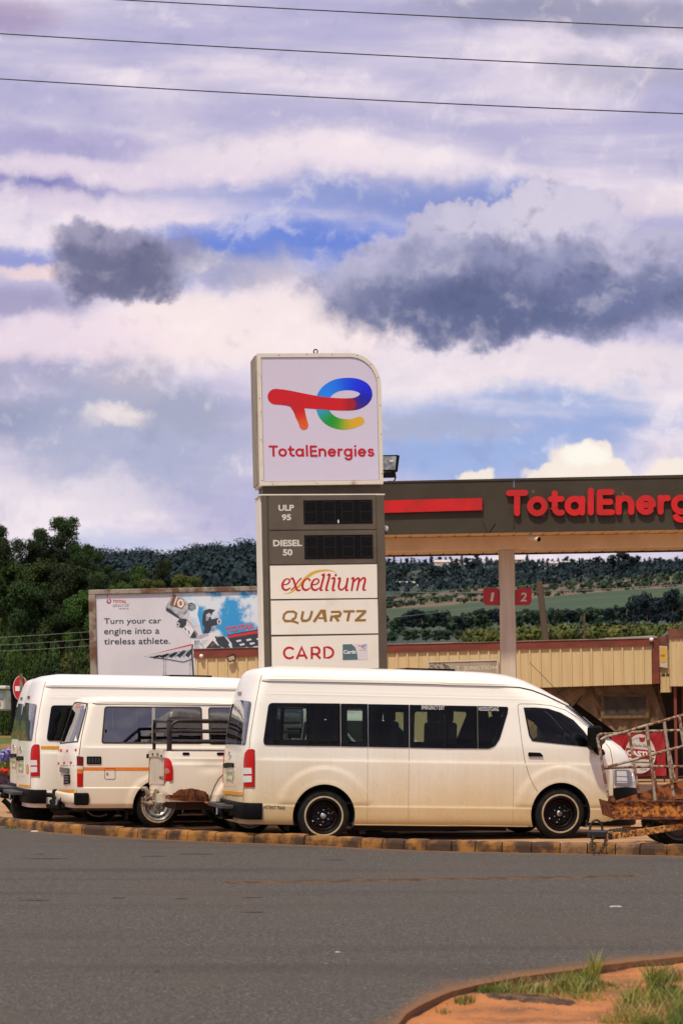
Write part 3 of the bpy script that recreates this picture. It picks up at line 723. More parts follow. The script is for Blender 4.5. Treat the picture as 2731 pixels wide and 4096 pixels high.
for k in range(44):
    x = 884+k*(712/44)+rnd(-6, 6); Yd = rnd(400, 480); i_ = random.choice((0, 1, 2, 3))
    up = max(0, (x-1180)/380)*30
    tree(x, 1436-up+rnd(-8, 18)-(22 if 1210 < x < 1260 else 0)-(46 if x > 1440 else 14 if x > 1300 else 0), Yd, rnd(34, 60), 'far', i_, f'{"dark bluish" if i_ < 2 else "mid green"} tree, {nth(k)} from the left below the crop field', GB, base=4)
for k in range(30):
    x = 884+k*(712/30)+rnd(-6, 6); i_ = random.choice((2, 3)); tree(x, 1466-max(0, (x-1180)/380)*10+rnd(-6, 8), rnd(330, 350), rnd(30, 50), 'far', i_, f'low green tree, {nth(k)} from the left just above the building roof', 'low trees behind the building roof', base=2)

# small houses on the ridge
hw = M('house_wall', (.62, .50, .40), .9); hw2 = M('house_wall_white', (.70, .68, .66), .9); hr = M('tin_roof', (.52, .45, .40), .6); hwin = M('house_window', (.03, .03, .035), .3)
def house(px, py, Yd, wpx, hpx, label, mat, roof=True):
    Yd = min(np.arange(620, 1895, 12), key=lambda y_: abs(HY-(terr_z(px/1.74171, y_)-EYE)*F/y_-(py+hpx*.25)))
    if abs(HY-(terr_z(px/1.74171, Yd)-EYE)*F/Yd-py) > 60: Yd = 1880
    Yd = float(Yd)
    wm = wpx*Yd/F; hm = hpx*Yd/F; p = P(px, py, Yd); g = min(p.z, terr((px)/1.74171, Yd).z+4)
    t = thing('house', label, 'house', Matrix.Translation((p.x, Yd, p.z)), 'houses on the far right hill')
    MB().box(-wm/2, wm/2, -2.5, 2.5, -9, hm*.6).build('wall', mat, t)
    mb = MB(); a = wm/2+.4
    mb.add([(-a, -3, hm*.58), (a, -3, hm*.58), (a, 3, hm*.58), (-a, 3, hm*.58), (-a, 0, hm), (a, 0, hm)], [(0, 1, 5, 4), (2, 3, 4, 5), (0, 4, 3), (1, 2, 5), (0, 3, 2, 1)]); mb.build('roof', hr, t)
    for k in (-.25, .2):
        MB().box(k*wm-.5, k*wm+.5, -2.56, -2.49, hm*.2, hm*.45).build('window', hwin, t)
for px_, py_, Yd, w2, h2, lb, m_ in ((1768, 2262, 790, 62, 22, 'cream house with a pale roof, largest on the ridge', hw), (1832, 2246, 820, 28, 14, 'small cream house right of the largest ridge house', hw), (1600, 2344, 640, 26, 18, 'small white house lowest left on the hillside', hw2),
   (1628, 2342, 640, 20, 16, 'second small white house beside the lowest one', hw2), (1660, 2342, 640, 26, 16, 'third white house with a red shed beside it', hw2), (2075, 2250, 820, 40, 18, 'cream house just right of the canopy column', hw),
   (2168, 2272, 760, 26, 14, 'tiny white house under the ridge trees', hw2), (2212, 2264, 800, 34, 18, 'white roofed house in the trees right of the column', hw2), (2262, 2256, 830, 30, 12, 'low brownish house furthest right on the ridge', hw), (1994, 2250, 830, 18, 18, 'narrow pale house left of the canopy column', hw2)):
    house(px_, py_, Yd, w2, h2, lb, m_)

# ================================================================== OVERHEAD CABLES, POLES
cab = M('cable_black', (.012, .012, .014), .6)
for lb, a, m_, b_ in (('highest overhead cable entering at the picture top', (310, 0), (940, 33), (1568, 63)), ('middle overhead cable crossing the sky', (0, 76), (784, 121), (1568, 158)), ('lowest overhead cable crossing the sky', (0, 180), (784, 225), (1568, 260))):
    a, m_, b_ = (Vector(D(*q)) for q in (a, m_, b_))
    pts = []
    for k in range(-50, 81):
        t = k/30; q = a*(2*(t-.5)*(t-1))+m_*(4*t*(1-t))+b_*(2*t*(t-.5)); pts.append(P(q.x, q.y, 24+0*t))
    mb = MB(); mb.tube(pts, .0065, 6); tag(mb.build('overhead_cable', cab), lb, 'cable', 'overhead cables')
wood = M('pole_wood', (.10, .06, .04), .9)
def pole(name, lb, a, b_, Yd, r, arm=None):
    t = P(*a, Yd); g = P(*b_, Yd); d = (t-g).normalized(); g2 = g-d*((g.z-1)/d.z if g.z > 1 else 0)*1.0
    th = thing(name, lb, 'pole', Matrix.Translation(g2)); L = t-g2
    MB().tube([(0, 0, 0), tuple(L)], [r*1.3, r], 8).build('shaft', wood, th)
    if arm: MB().tube([tuple(L*.97+Vector((-arm, 0, 0))), tuple(L*.97+Vector((arm, 0, 0)))], r*.5, 6).build('crossarm', wood, th)
    return g2, L
pole('utility_pole', 'leaning dark wooden pole behind the building roof', cS8(836, 222), cS8(868, 515), 95, .14)
pole('utility_pole', 'thin pale post far behind the building', cS8(1065, 388), cS8(1066, 500), 250, .12)
wire = M('wire_grey', (.10, .10, .10), .6)
wires = [('dark wire running behind the canopy column', [cS8(-60, 278), cS8(500, 283), cS8(1100, 268), cS8(1568, 240), cS8(2400, 180)], 95, .02),
 ('thin guy wire of the leaning pole', [cS8(846, 290), cS8(880, 420), cS8(914, 515)], 95, .012), ('pale stay wire left of the thin post', [cS8(1052, 390), cS8(1040, 440), cS8(1032, 500)], 250, .03),
 ('pale wire rising to the leaning pole top', [cS8(-60, 342), cS8(400, 292), cS8(836, 236)], 95, .010), ('pale wire passing low over the crop field', [cS8(-60, 425), cS8(300, 385), cS8(650, 342)], 95, .010),
 ('upper thin wire in front of the left trees', [cS7(-60, 826), cS7(240, 808), cS7(540, 788)], 66, .009), ('middle thin wire in front of the left trees', [cS7(-60, 872), cS7(240, 854), cS7(540, 832)], 66, .009), ('lower thin wire in front of the left trees', [cS7(-60, 906), cS7(240, 893), cS7(540, 872)], 66, .009)]
for lb, ps, Yd, r_ in wires:
    mb = MB(); mb.tube([P(*q, Yd) for q in ps], r_, 5); tag(mb.build('wire', wire), lb, 'wire')

# ================================================================== PRICE TOTEM
cream = M('cream_cladding', (.72, .66, .56), .5, col2=(.60, .52, .40), vs=1.1, th=(.5, .75), stretch=(6, 6, .6), amt=.6)
grey = M('grey_brown_cladding', (.105, .082, .060), .55, spec=.3, col2=(.080, .062, .044), vs=2, th=(.4, .7), bump=.0004, bs=200)
frame_m = M('weathered_white_frame', (.66, .60, .50), .55, col2=(.42, .32, .18), vs=4, th=(.55, .75))
lilac = M('lightbox_face', (.60, .55, .68), .30, col2=(.60, .54, .66), vs=.8, coat=.3)
red = M('sign_red', (.46, .008, .016), .35); redb = M('raised_sign_red', (.56, .006, .004), .4, col2=(.44, .008, .006), vs=2)
paper = M('panel_white', (.74, .69, .60), .4, col2=(.68, .60, .48), vs=2.5, th=(.5, .8)); gold = M('bronze_print', (.27, .135, .018), .4); goldy = M('yellow_swoosh', (.60, .38, .02), .4)
lcd = M('dark_display', (.004, .004, .004), .45, spec=.12); led = M('unlit_led', (.035, .028, .018), .5); pale = M('pale_print', (.60, .56, .50), .5)
halo = M('print_halo', (.80, .74, .74), .4)
T = Frame(1297, 34, yaw=9, lean=1.15); TD = .66
tot = thing('price_totem', 'tall fuel price totem with a round cornered lightbox above grey and white panels', 'sign', T.m)
def panel(name, fr, pts, y0, y1, mat, parent, raw=False):
    p = pts if raw else fr.xz(pts, min(y0, y1)); mb = MB(); mb.poly_ext(p, y0, y1); return mb.build(name, mat, parent)
box = cS4.L([(188, 80), (1080, 76)]+[(1080+305*math.sin(t_)**1.0, 400-324*math.cos(t_)) for t_ in [R(a) for a in range(10, 91, 8)]]+[(1397, 900), (1406, 1340), (215, 1356)])
def inset(pts, d):
    n = len(pts); out = []
    for i in range(n):
        a, p, b_ = (Vector(pts[j % n]) for j in (i-1, i, i+1)); d1 = (p-a).normalized(); d2 = (b_-p).normalized(); n1_ = Vector((-d1.y, d1.x)); n2_ = Vector((-d2.y, d2.x)); m_ = (n1_+n2_).normalized(); k = d/max(m_.dot(n1_), .5); out.append(tuple(p+m_*k))
    return out
bx = T.xz(box, -.06)
panel('lightbox_shell', T, inset(bx, -.01 if False else .0), -.03, TD+.02, frame_m, tot, raw=True)
def ring(name, outer, inner, y0, y1, mat, parent):
    n = len(outer); mb = MB(); vs = [(a, y1, b_) for a, b_ in outer]+[(a, y1, b_) for a, b_ in inner]+[(a, y0, b_) for a, b_ in outer]+[(a, y0, b_) for a, b_ in inner]
    fs = []
    for i in range(n):
        j = (i+1) % n; fs += [(i, j, n+j, n+i), (2*n+i, 2*n+j, j, i), (n+i, n+j, 3*n+j, 3*n+i)]
    mb.add(vs, fs); return mb.build(name, mat, parent)
ar = sum(bx[i][0]*bx[(i+1) % len(bx)][1]-bx[(i+1) % len(bx)][0]*bx[i][1] for i in range(len(bx)))
sg = 1 if ar > 0 else -1
ring('frame', bx, inset(bx, .062*sg), -.03, -.06, frame_m, tot)
fr_b = [(a, b_) for a, b_ in inset(bx, .062*sg)]
panel('light_panel', T, inset(bx, .060*sg), -.031, -.045, lilac, tot, raw=True)
dgap = ring('panel_joint', inset(bx, .062*sg), inset(bx, .067*sg), -.045, -.0465, gap, tot)
for a, b_ in inset(bx, .031*sg)[:]:
    pass
scr = MB()
for q in ((400, 96), (668, 88), (912, 90), (1155, 97), (1283, 185), (1354, 312), (1376, 580), (1386, 860), (1392, 1240), (212, 512), (228, 646), (223, 914), (235, 1306), (340, 1342), (768, 1334), (1112, 1332)):
    p = T.pix(*cS4(*q), -.06); scr.box(p.x-.006, p.x+.006, -.064, -.06, p.z-.006, p.z+.006)
scr.build('screw', M('screw_dark', (.05, .04, .03), .5), tot)
# side return of the light box in darker metal
s1 = T.pix(*cS4(188, 92), 0); s2 = T.pix(*cS4(216, 1350), 0)
sidem = M('dull_side_metal', (.30, .25, .18), .6, col2=(.20, .16, .11), vs=1.5, stretch=(1, 8, .7))
mb = MB(); mb.hexa([(s2.x-.035, .03, s2.z+.02), (s2.x-.003, .03, s2.z+.02), (s2.x-.003, TD-.04, s2.z+.02), (s2.x-.035, TD-.04, s2.z+.02), (s1.x-.035, .03, s1.z-.01), (s1.x-.003, .03, s1.z-.01), (s1.x-.003, TD-.04, s1.z-.01), (s1.x-.035, TD-.04, s1.z-.01)])
mb.build('side_panel', sidem, tot)
# lifting eye
p = T.pix(*cS4(753, 62), .3); mb = MB(); mb.tube([(p.x+.032*math.cos(R(a)), .3, p.z+.036*math.sin(R(a))) for a in range(-90, 271, 24)], .010, 8); mb.build('lifting_eye', black, tot)
# logo: blue-to-yellow loop under a red bar with a stem, colour runs along the print
logo = bpy.data.materials.new('logo_print'); logo.use_nodes = True; nt = logo.node_tree
at = nt.nodes.new('ShaderNodeAttribute'); at.attribute_name = 'Col'; nt.links.new(at.outputs['Color'], nt.nodes['Principled BSDF'].inputs['Base Color']); nt.nodes['Principled BSDF'].inputs['Roughness'].default_value = .3
def dense(pts, n=6):                             # Catmull-Rom
    out = []; m = len(pts)
    for i in range(m-1):
        p0, p1, p2, p3 = (pts[max(i-1, 0)], pts[i], pts[i+1], pts[min(i+2, m-1)])
        for k in range(n):
            t = k/n; out.append(tuple(.5*((2*b_)+(-a+c_)*t+(2*a-5*b_+4*c_-d_)*t*t+(-a+3*b_-3*c_+d_)*t**3) for a, b_, c_, d_ in zip(p0, p1, p2, p3)))
    out.append(tuple(pts[-1])); return out
def print_ribbon(name, fr, crop_, path, y, parent):   # path: x, y, half width, (r,g,b)
    d = dense([(a, b_, w2)+c_ for a, b_, w2, c_ in path], 8)
    V_, F_ = ribbon([(q[0], q[1]) for q in d], [q[2] for q in d])
    cols = []
    n = len(d)
    for i, v_ in enumerate(V_):
        k = i//2 if i < 2*n else min(range(n), key=lambda j: (d[j][0]-v_[0])**2+(d[j][1]-v_[1])**2); cols.append(lin(*[min(255, max(0, c_)) for c_ in d[k][3:6]]))
    me = mesh(name, [(q.x, y, q.z) for q in (fr.pix(*crop_(*v_), y) for v_ in V_)], F_, logo)
    ca = me.color_attributes.new('Col', 'FLOAT_COLOR', 'POINT'); ca.data.foreach_set('color', [x for c_ in cols for x in c_]); return link(name, me, parent)
B1, B2, B3, PU, RD, GN, YL, CY = (10, 110, 235), (0, 45, 225), (10, 20, 190), (70, 15, 120), (196, 6, 10), (60, 150, 20), (214, 165, 30), (40, 150, 200)
def te_logo(fr, cr, parent, y=-.0465):
    print_ribbon('logo_loop', fr, cr, [(1000, 572, 59, RD), (1080, 572, 60, (150, 8, 30)), (1150, 562, 60, PU), (1212, 528, 60, (25, 15, 150)), (1240, 478, 60, B3), (1218, 420, 60, (0, 30, 215)), (1150, 385, 61, B2), (1060, 375, 60, (5, 70, 230)), (960, 388, 60, B1),
        (880, 430, 61, (20, 125, 240)), (830, 490, 61, (20, 130, 235)), (814, 555, 60, (30, 140, 225)), (820, 620, 60, CY), (848, 680, 59, (30, 150, 120)), (895, 725, 57, (25, 145, 40)), (960, 755, 54, (60, 155, 25)), (1030, 765, 52, (150, 165, 25)), (1100, 760, 47, (205, 165, 30)), (1180, 733, 43, YL)], y, parent)
    print_ribbon('logo_bar', fr, cr, [(365, 497, 76, RD), (450, 505, 75, RD), (560, 524, 73, RD), (680, 543, 68, RD), (800, 558, 62, RD), (900, 567, 60, RD), (1000, 572, 59, RD), (1082, 572, 59, (158, 8, 28))], y-.0014, parent)
    print_ribbon('logo_stem', fr, cr, [(560, 560, 62, RD), (590, 620, 56, RD), (608, 680, 50, (205, 40, 10)), (626, 730, 45, (212, 75, 15)), (640, 775, 43, (214, 90, 22))], y-.0020, parent)
    V_ = [(400, 560), (480, 585), (530, 600), (560, 640), (580, 590), (520, 540)]
    me = mesh('logo_fillet', [(q.x, y-.0024, q.z) for q in (fr.pix(*cr(*v_), y) for v_ in V_)], [(0, 5, 4, 3, 2, 1)], red); MB().fix(me); link('logo_fillet', me, parent)
te_logo(T, cS4, tot)
letters('TotalEnergies', T, cS4(292, 966), cS4(1322, 966), cS4(296, 1080), red, tot, .0015, -.0456, .092)
# column and panels
neck = T.xz(cS4.L([(243, 1350), (1384, 1340), (1380, 1440), (243, 1445)]), .05); panel('neck', T, neck, .05, TD-.06, grey, tot, raw=True)
pt = T.pix(*cS5(228, 78), 0); pr = T.pix(*cS5(1412, 62), 0); xl, xr_, zt = pt.x, pr.x, (pt.z+pr.z)/2
MB().box(xl+.012, xr_-.012, .0, TD, 0, zt-.012).build('column', grey, tot)
MB().bbox(xl-.02, xl+.010, .03, TD-.03, .0, zt-.02, .008).build('side_panel', cream, tot)
MB().bbox(xl-.035, xr_+.015, -.015, TD+.015, zt-.012, zt+.012, .004).build('cap', frame_m, tot)
for xa, xb in ((xl, T.pix(*cS5(298, 700), 0).x-.006), (T.pix(*cS5(1342, 700), 0).x+.008, xr_)):
    MB().bbox(xa, xb, -.022, .0, .0, zt-.014, .005).build('edge_trim', grey, tot)
cols5 = [('price_panel', [(302, 78), (1334, 70), (1338, 402), (305, 408)], grey), ('price_panel', [(306, 420), (1338, 410), (1344, 733), (311, 742)], grey),
 ('name_panel', [(313, 756), (1344, 741), (1349, 1066), (320, 1077)], paper), ('name_panel', [(321, 1093), (1351, 1078), (1357, 1408), (326, 1422)], paper), ('name_panel', [(328, 1441), (1358, 1422), (1363, 1745), (332, 1757)], paper), ('name_panel', [(333, 1775), (1364, 1763), (1370, 2080), (338, 2092)], paper)]
pan = []
for nm, q, m_ in cols5:
    o = panel(nm, T, cS5.L(q), -.001, -.018, m_, tot); pan.append(o)
o = pan
for k, (q) in enumerate(([(635, 124), (1298, 117), (1303, 346), (640, 353)], [(643, 461), (1304, 454), (1308, 684), (648, 691)])):
    d_ = panel('display', T, cS5.L(q), -.018, -.024, lcd, pan[k])
    qm = quad_map(cS5(*q[0]), cS5(*q[1]), cS5(*q[3])); mb = MB()
    for g in range(4):
        x0 = .02+g*.268; x1 = x0+.165; seg = [((x0, .93), (x1, .93)), ((x0, .50), (x1, .50)), ((x0, .08), (x1, .08)), ((x0, .93), (x0, .5)), ((x1, .93), (x1, .5)), ((x0, .5), (x0, .08)), ((x1, .5), (x1, .08))]
        for (a, c_), (e, f_) in seg:
            for j in range(8):
                t_ = (j+.5)/8; p = T.pix(*qm(a+(e-a)*t_, c_+(f_-c_)*t_), -.0245); mb.box(p.x-.004, p.x+.004, -.0252, -.0242, p.z-.004, p.z+.004)
    o_ = mb.build('led_dots', led, pan[k], fix=False); o_['kind'] = 'stuff'
MB().box(*(lambda p: (p.x-.012, p.x+.012, -.026, -.0245, p.z-.02, p.z+.03))(T.pix(*cS5(972, 330), -.025))).build('paper_scrap', pale, pan[0])
put_text('ULP', T, cS5(394, 168), cS5(545, 166), cS5(394, 226), pale, pan[0], .035, 0, -.0195); put_text('95', T, cS5(426, 258), cS5(516, 257), cS5(427, 318), pale, pan[0], .035, 0, -.0195)
put_text('DIESEL', T, cS5(342, 506), cS5(620, 504), cS5(344, 569), pale, pan[1], .035, 0, -.0195); put_text('50', T, cS5(436, 595), cS5(529, 594), cS5(437, 658), pale, pan[1], .035, 0, -.0195)
def sweep(fr, cr, pts, y, mat, parent, name='swoosh'):
    d = dense(pts, 8); V_, F_ = ribbon([(q[0], q[1]) for q in d], [q[2] for q in d], cap=False); me = mesh(name, [(q.x, y, q.z) for q in (fr.pix(*cr(*v_), y) for v_ in V_)], F_, mat); MB().fix(me); return link(name, me, parent)
sweep(T, cS5, [(440, 1028, 1), (510, 1015, 6), (590, 955, 11), (660, 875, 15), (740, 820, 14), (840, 800, 9), (910, 806, 5), (952, 822, 1)], -.0190, goldy, pan[2])
# italic word built from strokes of changing weight
def italic(fr, cr, strokes, y, mat, parent):
    mb = MB(); k = 0
    for st in strokes:
        d = dense(st, 6); V_, F_ = ribbon([(q[0], q[1]) for q in d], [q[2] for q in d]); pts = [fr.pix(*cr(*v_), y) for v_ in V_]; mb.add([(q.x, y-.0003*k, q.z) for q in pts], F_); k = (k+1) % 5
    return mb.build('lettering', mat, parent)
def e_(x): return [(x+18, 938, 6), (x+55, 932, 6), (x+78, 905, 8), (x+62, 882, 6), (x+30, 893, 8), (x+8, 935, 11), (x+14, 975, 11), (x+45, 990, 9), (x+82, 970, 5)]
def cc_(x): return [(x+80, 895, 9), (x+62, 880, 6), (x+30, 893, 8), (x+8, 935, 11), (x+14, 975, 11), (x+45, 990, 9), (x+80, 970, 5)]
def l_(x): return [(x+22, 846, 7), (x+42, 845, 10), (x+18, 940, 10), (x+8, 988, 10), (x+28, 990, 5)]
italic(T, cS5, [e_(425), [(512, 885, 5), (535, 882, 10), (572, 985, 10), (606, 990, 6)], [(612, 878, 7), (585, 905, 6), (545, 965, 6), (515, 990, 5)], cc_(618), e_(706), l_(792), l_(846),
   [(908, 880, 7), (935, 880, 10), (918, 985, 10), (940, 990, 5)], [(946, 846, 11), (947, 845, 11)], [(968, 880, 6), (988, 880, 10), (975, 960, 10), (1000, 988, 8), (1040, 955, 6), (1062, 882, 8)], [(1062, 880, 10), (1046, 985, 10), (1068, 990, 5)],
   [(1098, 882, 6), (1118, 880, 10), (1100, 992, 9)], [(1108, 925, 6), (1150, 880, 8), (1172, 890, 10), (1152, 990, 9)], [(1162, 925, 6), (1205, 876, 8), (1230, 888, 10), (1212, 980, 10), (1236, 988, 5)]], -.0200, red, pan[2])
# slanted heavy bronze capitals
def slab(strokes, mat, parent, y=-.0195):
    mb = MB()
    for k, (pts, w2) in enumerate(strokes):
        V_, F_ = ribbon(pts, w2, cap=False); mb.add([(q.x, y-.0003*(k % 5), q.z) for q in (T.pix(*cS5(*v_), y) for v_ in V_)], F_)
    return mb.build('lettering', mat, parent)
hb = 11
slab([([(545, 1198), (480, 1200), (450, 1225), (442, 1265), (460, 1290), (520, 1290), (560, 1300), (588, 1312)], 11), ([(540, 1198), (565, 1215), (560, 1250), (545, 1270), (520, 1272)], 11),
 ([(632, 1195), (618, 1265), (625, 1285), (660, 1288), (690, 1275), (705, 1245), (718, 1192)], 12), ([(735, 1298), (808, 1192)], 13), ([(800, 1190), (830, 1190), (850, 1297)], 13), ([(780, 1262), (840, 1262)], 9),
 ([(898, 1293), (910, 1235)], 13), ([(900, 1202), (985, 1200), (995, 1215), (985, 1240), (920, 1246)], 11), ([(940, 1246), (975, 1292)], 13), ([(1020, 1197), (1130, 1195)], 11), ([(1078, 1206), (1060, 1292)], 13),
 ([(1145, 1195), (1240, 1193)], 11), ([(1235, 1196), (1145, 1280)], 13), ([(1130, 1284), (1238, 1280)], 11)], gold, pan[3])
def roundcap(strokes, w2, mat, parent, y=-.0195):
    mb = MB()
    for k, pts in enumerate(strokes):
        V_, F_ = ribbon(pts, w2); mb.add([(q.x, y-.0003*(k % 5), q.z) for q in (T.pix(*cS5(*v_), y) for v_ in V_)], F_)
    return mb.build('lettering', mat, parent)
roundcap([arc(500, 1598, 52, -52, 48, 312, 16), [(574, 1650), (618, 1544), (664, 1648)], [(590, 1624), (648, 1622)], [(716, 1648), (716, 1545), (760, 1544)]+arc(760, 1576, 30, -32, 85, -85, 8)+[(720, 1609)], [(760, 1610), (792, 1646)], [(838, 1645), (837, 1544), (868, 1543)]+arc(868, 1594, 54, -50, 80, -80, 10)+[(838, 1645)]], 11, red, pan[4])
cd = panel('card_picture', T, rounded(cS5.L([(1010, 1512), (1254, 1506), (1256, 1662), (1012, 1668)]), 6), -.018, -.021, M('card_white', (.62, .58, .60), .3), pan[4])
teal = M('card_teal', (.075, .135, .145), .35)
V_ = cS5.L([(1014, 1515), (1100, 1513), (1135, 1545), (1152, 1600), (1160, 1662), (1014, 1666)]); panel('card_field', T, V_, -.0211, -.0216, teal, pan[4])
put_text('Cards', T, cS5(1022, 1570), cS5(1140, 1568), cS5(1023, 1606), M('card_letter', (.8, .8, .8), .4), pan[4], .02, 0, -.0224)
sweep(T, cS5, [(1162, 1528, 3), (1200, 1532, 3), (1232, 1533, 3)], -.0222, red, pan[4], 'card_logo'); sweep(T, cS5, [(1196, 1534, 3), (1200, 1553, 2)], -.0224, red, pan[4], 'card_logo')
sweep(T, cS5, [(1236, 1532, 3), (1240, 1524, 3), (1225, 1518, 3), (1210, 1528, 3), (1210, 1546, 3), (1224, 1553, 3), (1238, 1548, 2)], -.0220, M('blue_print', (.02, .08, .5), .4), pan[4], 'card_logo')
put_text('TotalEnergies', T, cS5(1164, 1566), cS5(1244, 1565), cS5(1164, 1576), red, pan[4], .01, 0, -.0222)
# small globe camera on the totem's right edge
cam_t = thing('security_camera', 'small white dome camera on the right edge of the price totem', 'camera', Matrix.Translation(T.m @ T.pix(*cS5(1425, 395), .1)))
MB().lathe_y([(0, -.05), (.03, -.045), (.05, -.01), (.05, .04), (0, .045)], seg=20).build('housing', M('camera_white', (.7, .68, .64), .4), cam_t, smooth=True)
MB().box(-.09, .0, .0, .04, -.015, .015).build('bracket', black, cam_t)
MB().lathe_y([(0, -.03), (.018, -.028), (.02, .02), (0, .02)], (0, -.02, -.07), 16).build('lens', black, cam_t, smooth=True)

# ================================================================== FORECOURT CANOPY
K = Frame(2041, 43.3, 0, 1.0); can = thing('forecourt_canopy', 'grey forecourt canopy on a cream column with raised red lettering', 'canopy', K.m)
fasc = M('grey_fascia', (.060, .050, .036), .65, spec=.15, col2=(.048, .039, .028), vs=1.2, th=(.35, .7), bump=.0008, bs=3)
beige = M('beige_soffit', (.74, .58, .40), .7, col2=(.62, .48, .32), vs=1.4, th=(.4, .7)); colm = M('column_paint', (.56, .48, .37), .6, col2=(.48, .40, .30), vs=1.5, stretch=(5, 5, .4))
FY = -1.3
xs = [D(800, 1)[0], D(1180, 1)[0], D(1640, 1)[0], D(2200, 1)[0]]
ty = lambda px: D(1, 1105-(px/1.74171-883)*15/685)[1]; by = lambda px: D(1, 1228-(px/1.74171-885)*12/683)[1]
for a, b_ in zip(xs[:-1], xs[1:]):
    p = K.xz([(a+1, ty(a)), (b_-1, ty(b_)), (b_-1, by(b_)), (a+1, by(a))], FY); mb = MB(); mb.poly_ext(p, FY, FY+.05); mb.build('fascia_panel', fasc, can)
pl_ = K.pix(xs[0], ty(xs[0]), FY); prr = K.pix(xs[-1], ty(xs[-1]), FY); bl_ = K.pix(xs[0], by(xs[0]), FY); br_ = K.pix(xs[-1], by(xs[-1]), FY)
zs0 = K.pix(D(1200, 1)[0], by(D(1200, 1)[0]), FY).z
MB().box(pl_.x, prr.x, FY-.015, FY+.06, zs0+1.03, zs0+1.06).build('top_trim', fasc, can)
MB().box(pl_.x+.02, prr.x, FY+.06, 4.6, zs0+.85, zs0+.9).build('roof_deck', hr, can)
MB().box(pl_.x+.0, pl_.x+.05, FY+.055, 4.6, zs0, zs0+1.0).build('side_fascia', fasc, can)
MB().box(pl_.x, prr.x, 4.6, 4.65, zs0, zs0+1.0).build('back_fascia', fasc, can)
mb = MB(); x = pl_.x+.06
while x < prr.x:
    mb.hexa([(x, FY+.06, zs0+.035), (x+.26, FY+.06, zs0+.035), (x+.26, 4.58, zs0+.035), (x, 4.58, zs0+.035), (x, FY+.06, zs0+.06), (x+.26, FY+.06, zs0+.06), (x+.26, 4.58, zs0+.06), (x, 4.58, zs0+.06)])
    mb.box(x+.26, x+.30, FY+.06, 4.58, zs0+.05, zs0+.065); x += .30
o_ = mb.build('soffit_boards', beige, can); o_['kind'] = 'stuff'
zb0 = K.pix(*D(1100, 1263), -.14).z; zb1 = zs0+.032
MB().bbox(pl_.x+.06, prr.x, -.14, .14, zb0, zb1, .01).build('beam', M('beam_beige', (.76, .60, .42), .6, col2=(.66, .51, .35), vs=1), can)
MB().bbox(-.15, .15, -.13, .13, .0, zb0-.002, .012).build('column', colm, can)
MB().box(.15, .17, -.02, .02, 0, zb0-.01).build('downpipe', colm, can)
q = [(30, 283), (545, 270), (546, 332), (30, 346)]; p = K.xz(cS6.L(q), FY-.07); mb = MB(); mb.poly_ext(p, FY, FY-.07); mb.build('red_stripe', redb, can)
letters('TotalEnergies', K, cS6(661, 232), cS6(1858, 219), cS6(661, 365), redb, can, .075, FY-.0)
for s, xa, xb, fl, nm in (('1', 551, 638, 1, 'sign'), ('2', 714, 797, -1, 'sign')):
    t_ = thing('pump_number_sign', 'red pump number 1 sign left of the canopy column' if s == '1' else 'red pump number 2 sign right of the canopy column', 'sign', K.m.copy(), 'pump number signs')
    pts = [(xa, 258), (xb, 258), (xb, 346), (xa, 346)]; rr = [2, 26, 2, 26] if s == '1' else [26, 2, 26, 2]
    pp = K.xz(rounded(cS8.L(pts), [r_/1.27 for r_ in rr]), -.04); mb = MB(); mb.poly_ext(pp, -.04, .0); mb.build('plate', M('pump_sign_red', (.40, .012, .016), .4), t_)
    if s == '1': put_text('1', K, cS8(586, 281), cS8(607, 281), cS8(586, 326), pale, t_, .015, .1, -.0425)
    else: put_text('2', K, cS8(740, 281), cS8(772, 281), cS8(740, 326), pale, t_, .015, .1, -.0425)
    e0 = K.pix(*cS8(xb if s == '1' else xa, 300), -.02); c0 = -.15 if s == '1' else .17
    MB().box(min(e0.x, c0)-.001, max(e0.x, c0)+.001, -.035, .0, e0.z-.12, e0.z+.12).build('bracket', black, t_)
p0 = K.pix(*cS6(795, 452), FY+.1); p1 = K.pix(*cS6(823, 474), FY-.1)
sc2 = thing('security_camera', 'beige bullet camera hanging under the canopy edge', 'camera', K.m @ Matrix.Translation((p0.x, FY+.18, zs0+.03)))
MB().box(-.02, .02, -.02, .02, -.08, .01).build('bracket', beige, sc2)
mb = MB(); mb.tube([(-.05, .05, -.10), (.14, -.12, -.17)], .055, 12); mb.build('housing', beige, sc2); mb = MB(); mb.tube([(.14, -.12, -.17), (.155, -.135, -.176)], .045, 12); mb.build('lens', black, sc2)
for k_, (x, y, r_) in enumerate(((805, 237, 11), (1262, 247, 10), (858, 360, 9), (1275, 348, 8), (785, 405, 3), (798, 412, 3), (808, 404, 3), (858, 205, 3), (515, 240, 3), (1515, 220, 4))):
    p = K.pix(*cS6(x, y), FY); mb = MB(); s_ = r_/1.27*42/F; mb.poly_ext([(p.x+s_*math.cos(R(a))*rnd(.6, 1.1), p.z+s_*math.sin(R(a))*rnd(.6, 1.2)) for a in range(0, 360, 40)], FY-.0008, FY-.0025); mb.build('rust_spot', M('rust_spot', (.16, .085, .02), .9, col2=(.06, .04, .02), vs=30), can)
p = K.pix(*cS6(570, 410), FY); mb = MB(); mb.poly_ext([(p.x-.10, p.z+.12), (p.x+.02, p.z-.16), (p.x+.16, p.z+.05)], FY-.0008, FY-.02); mb.build('dent', fasc, can)
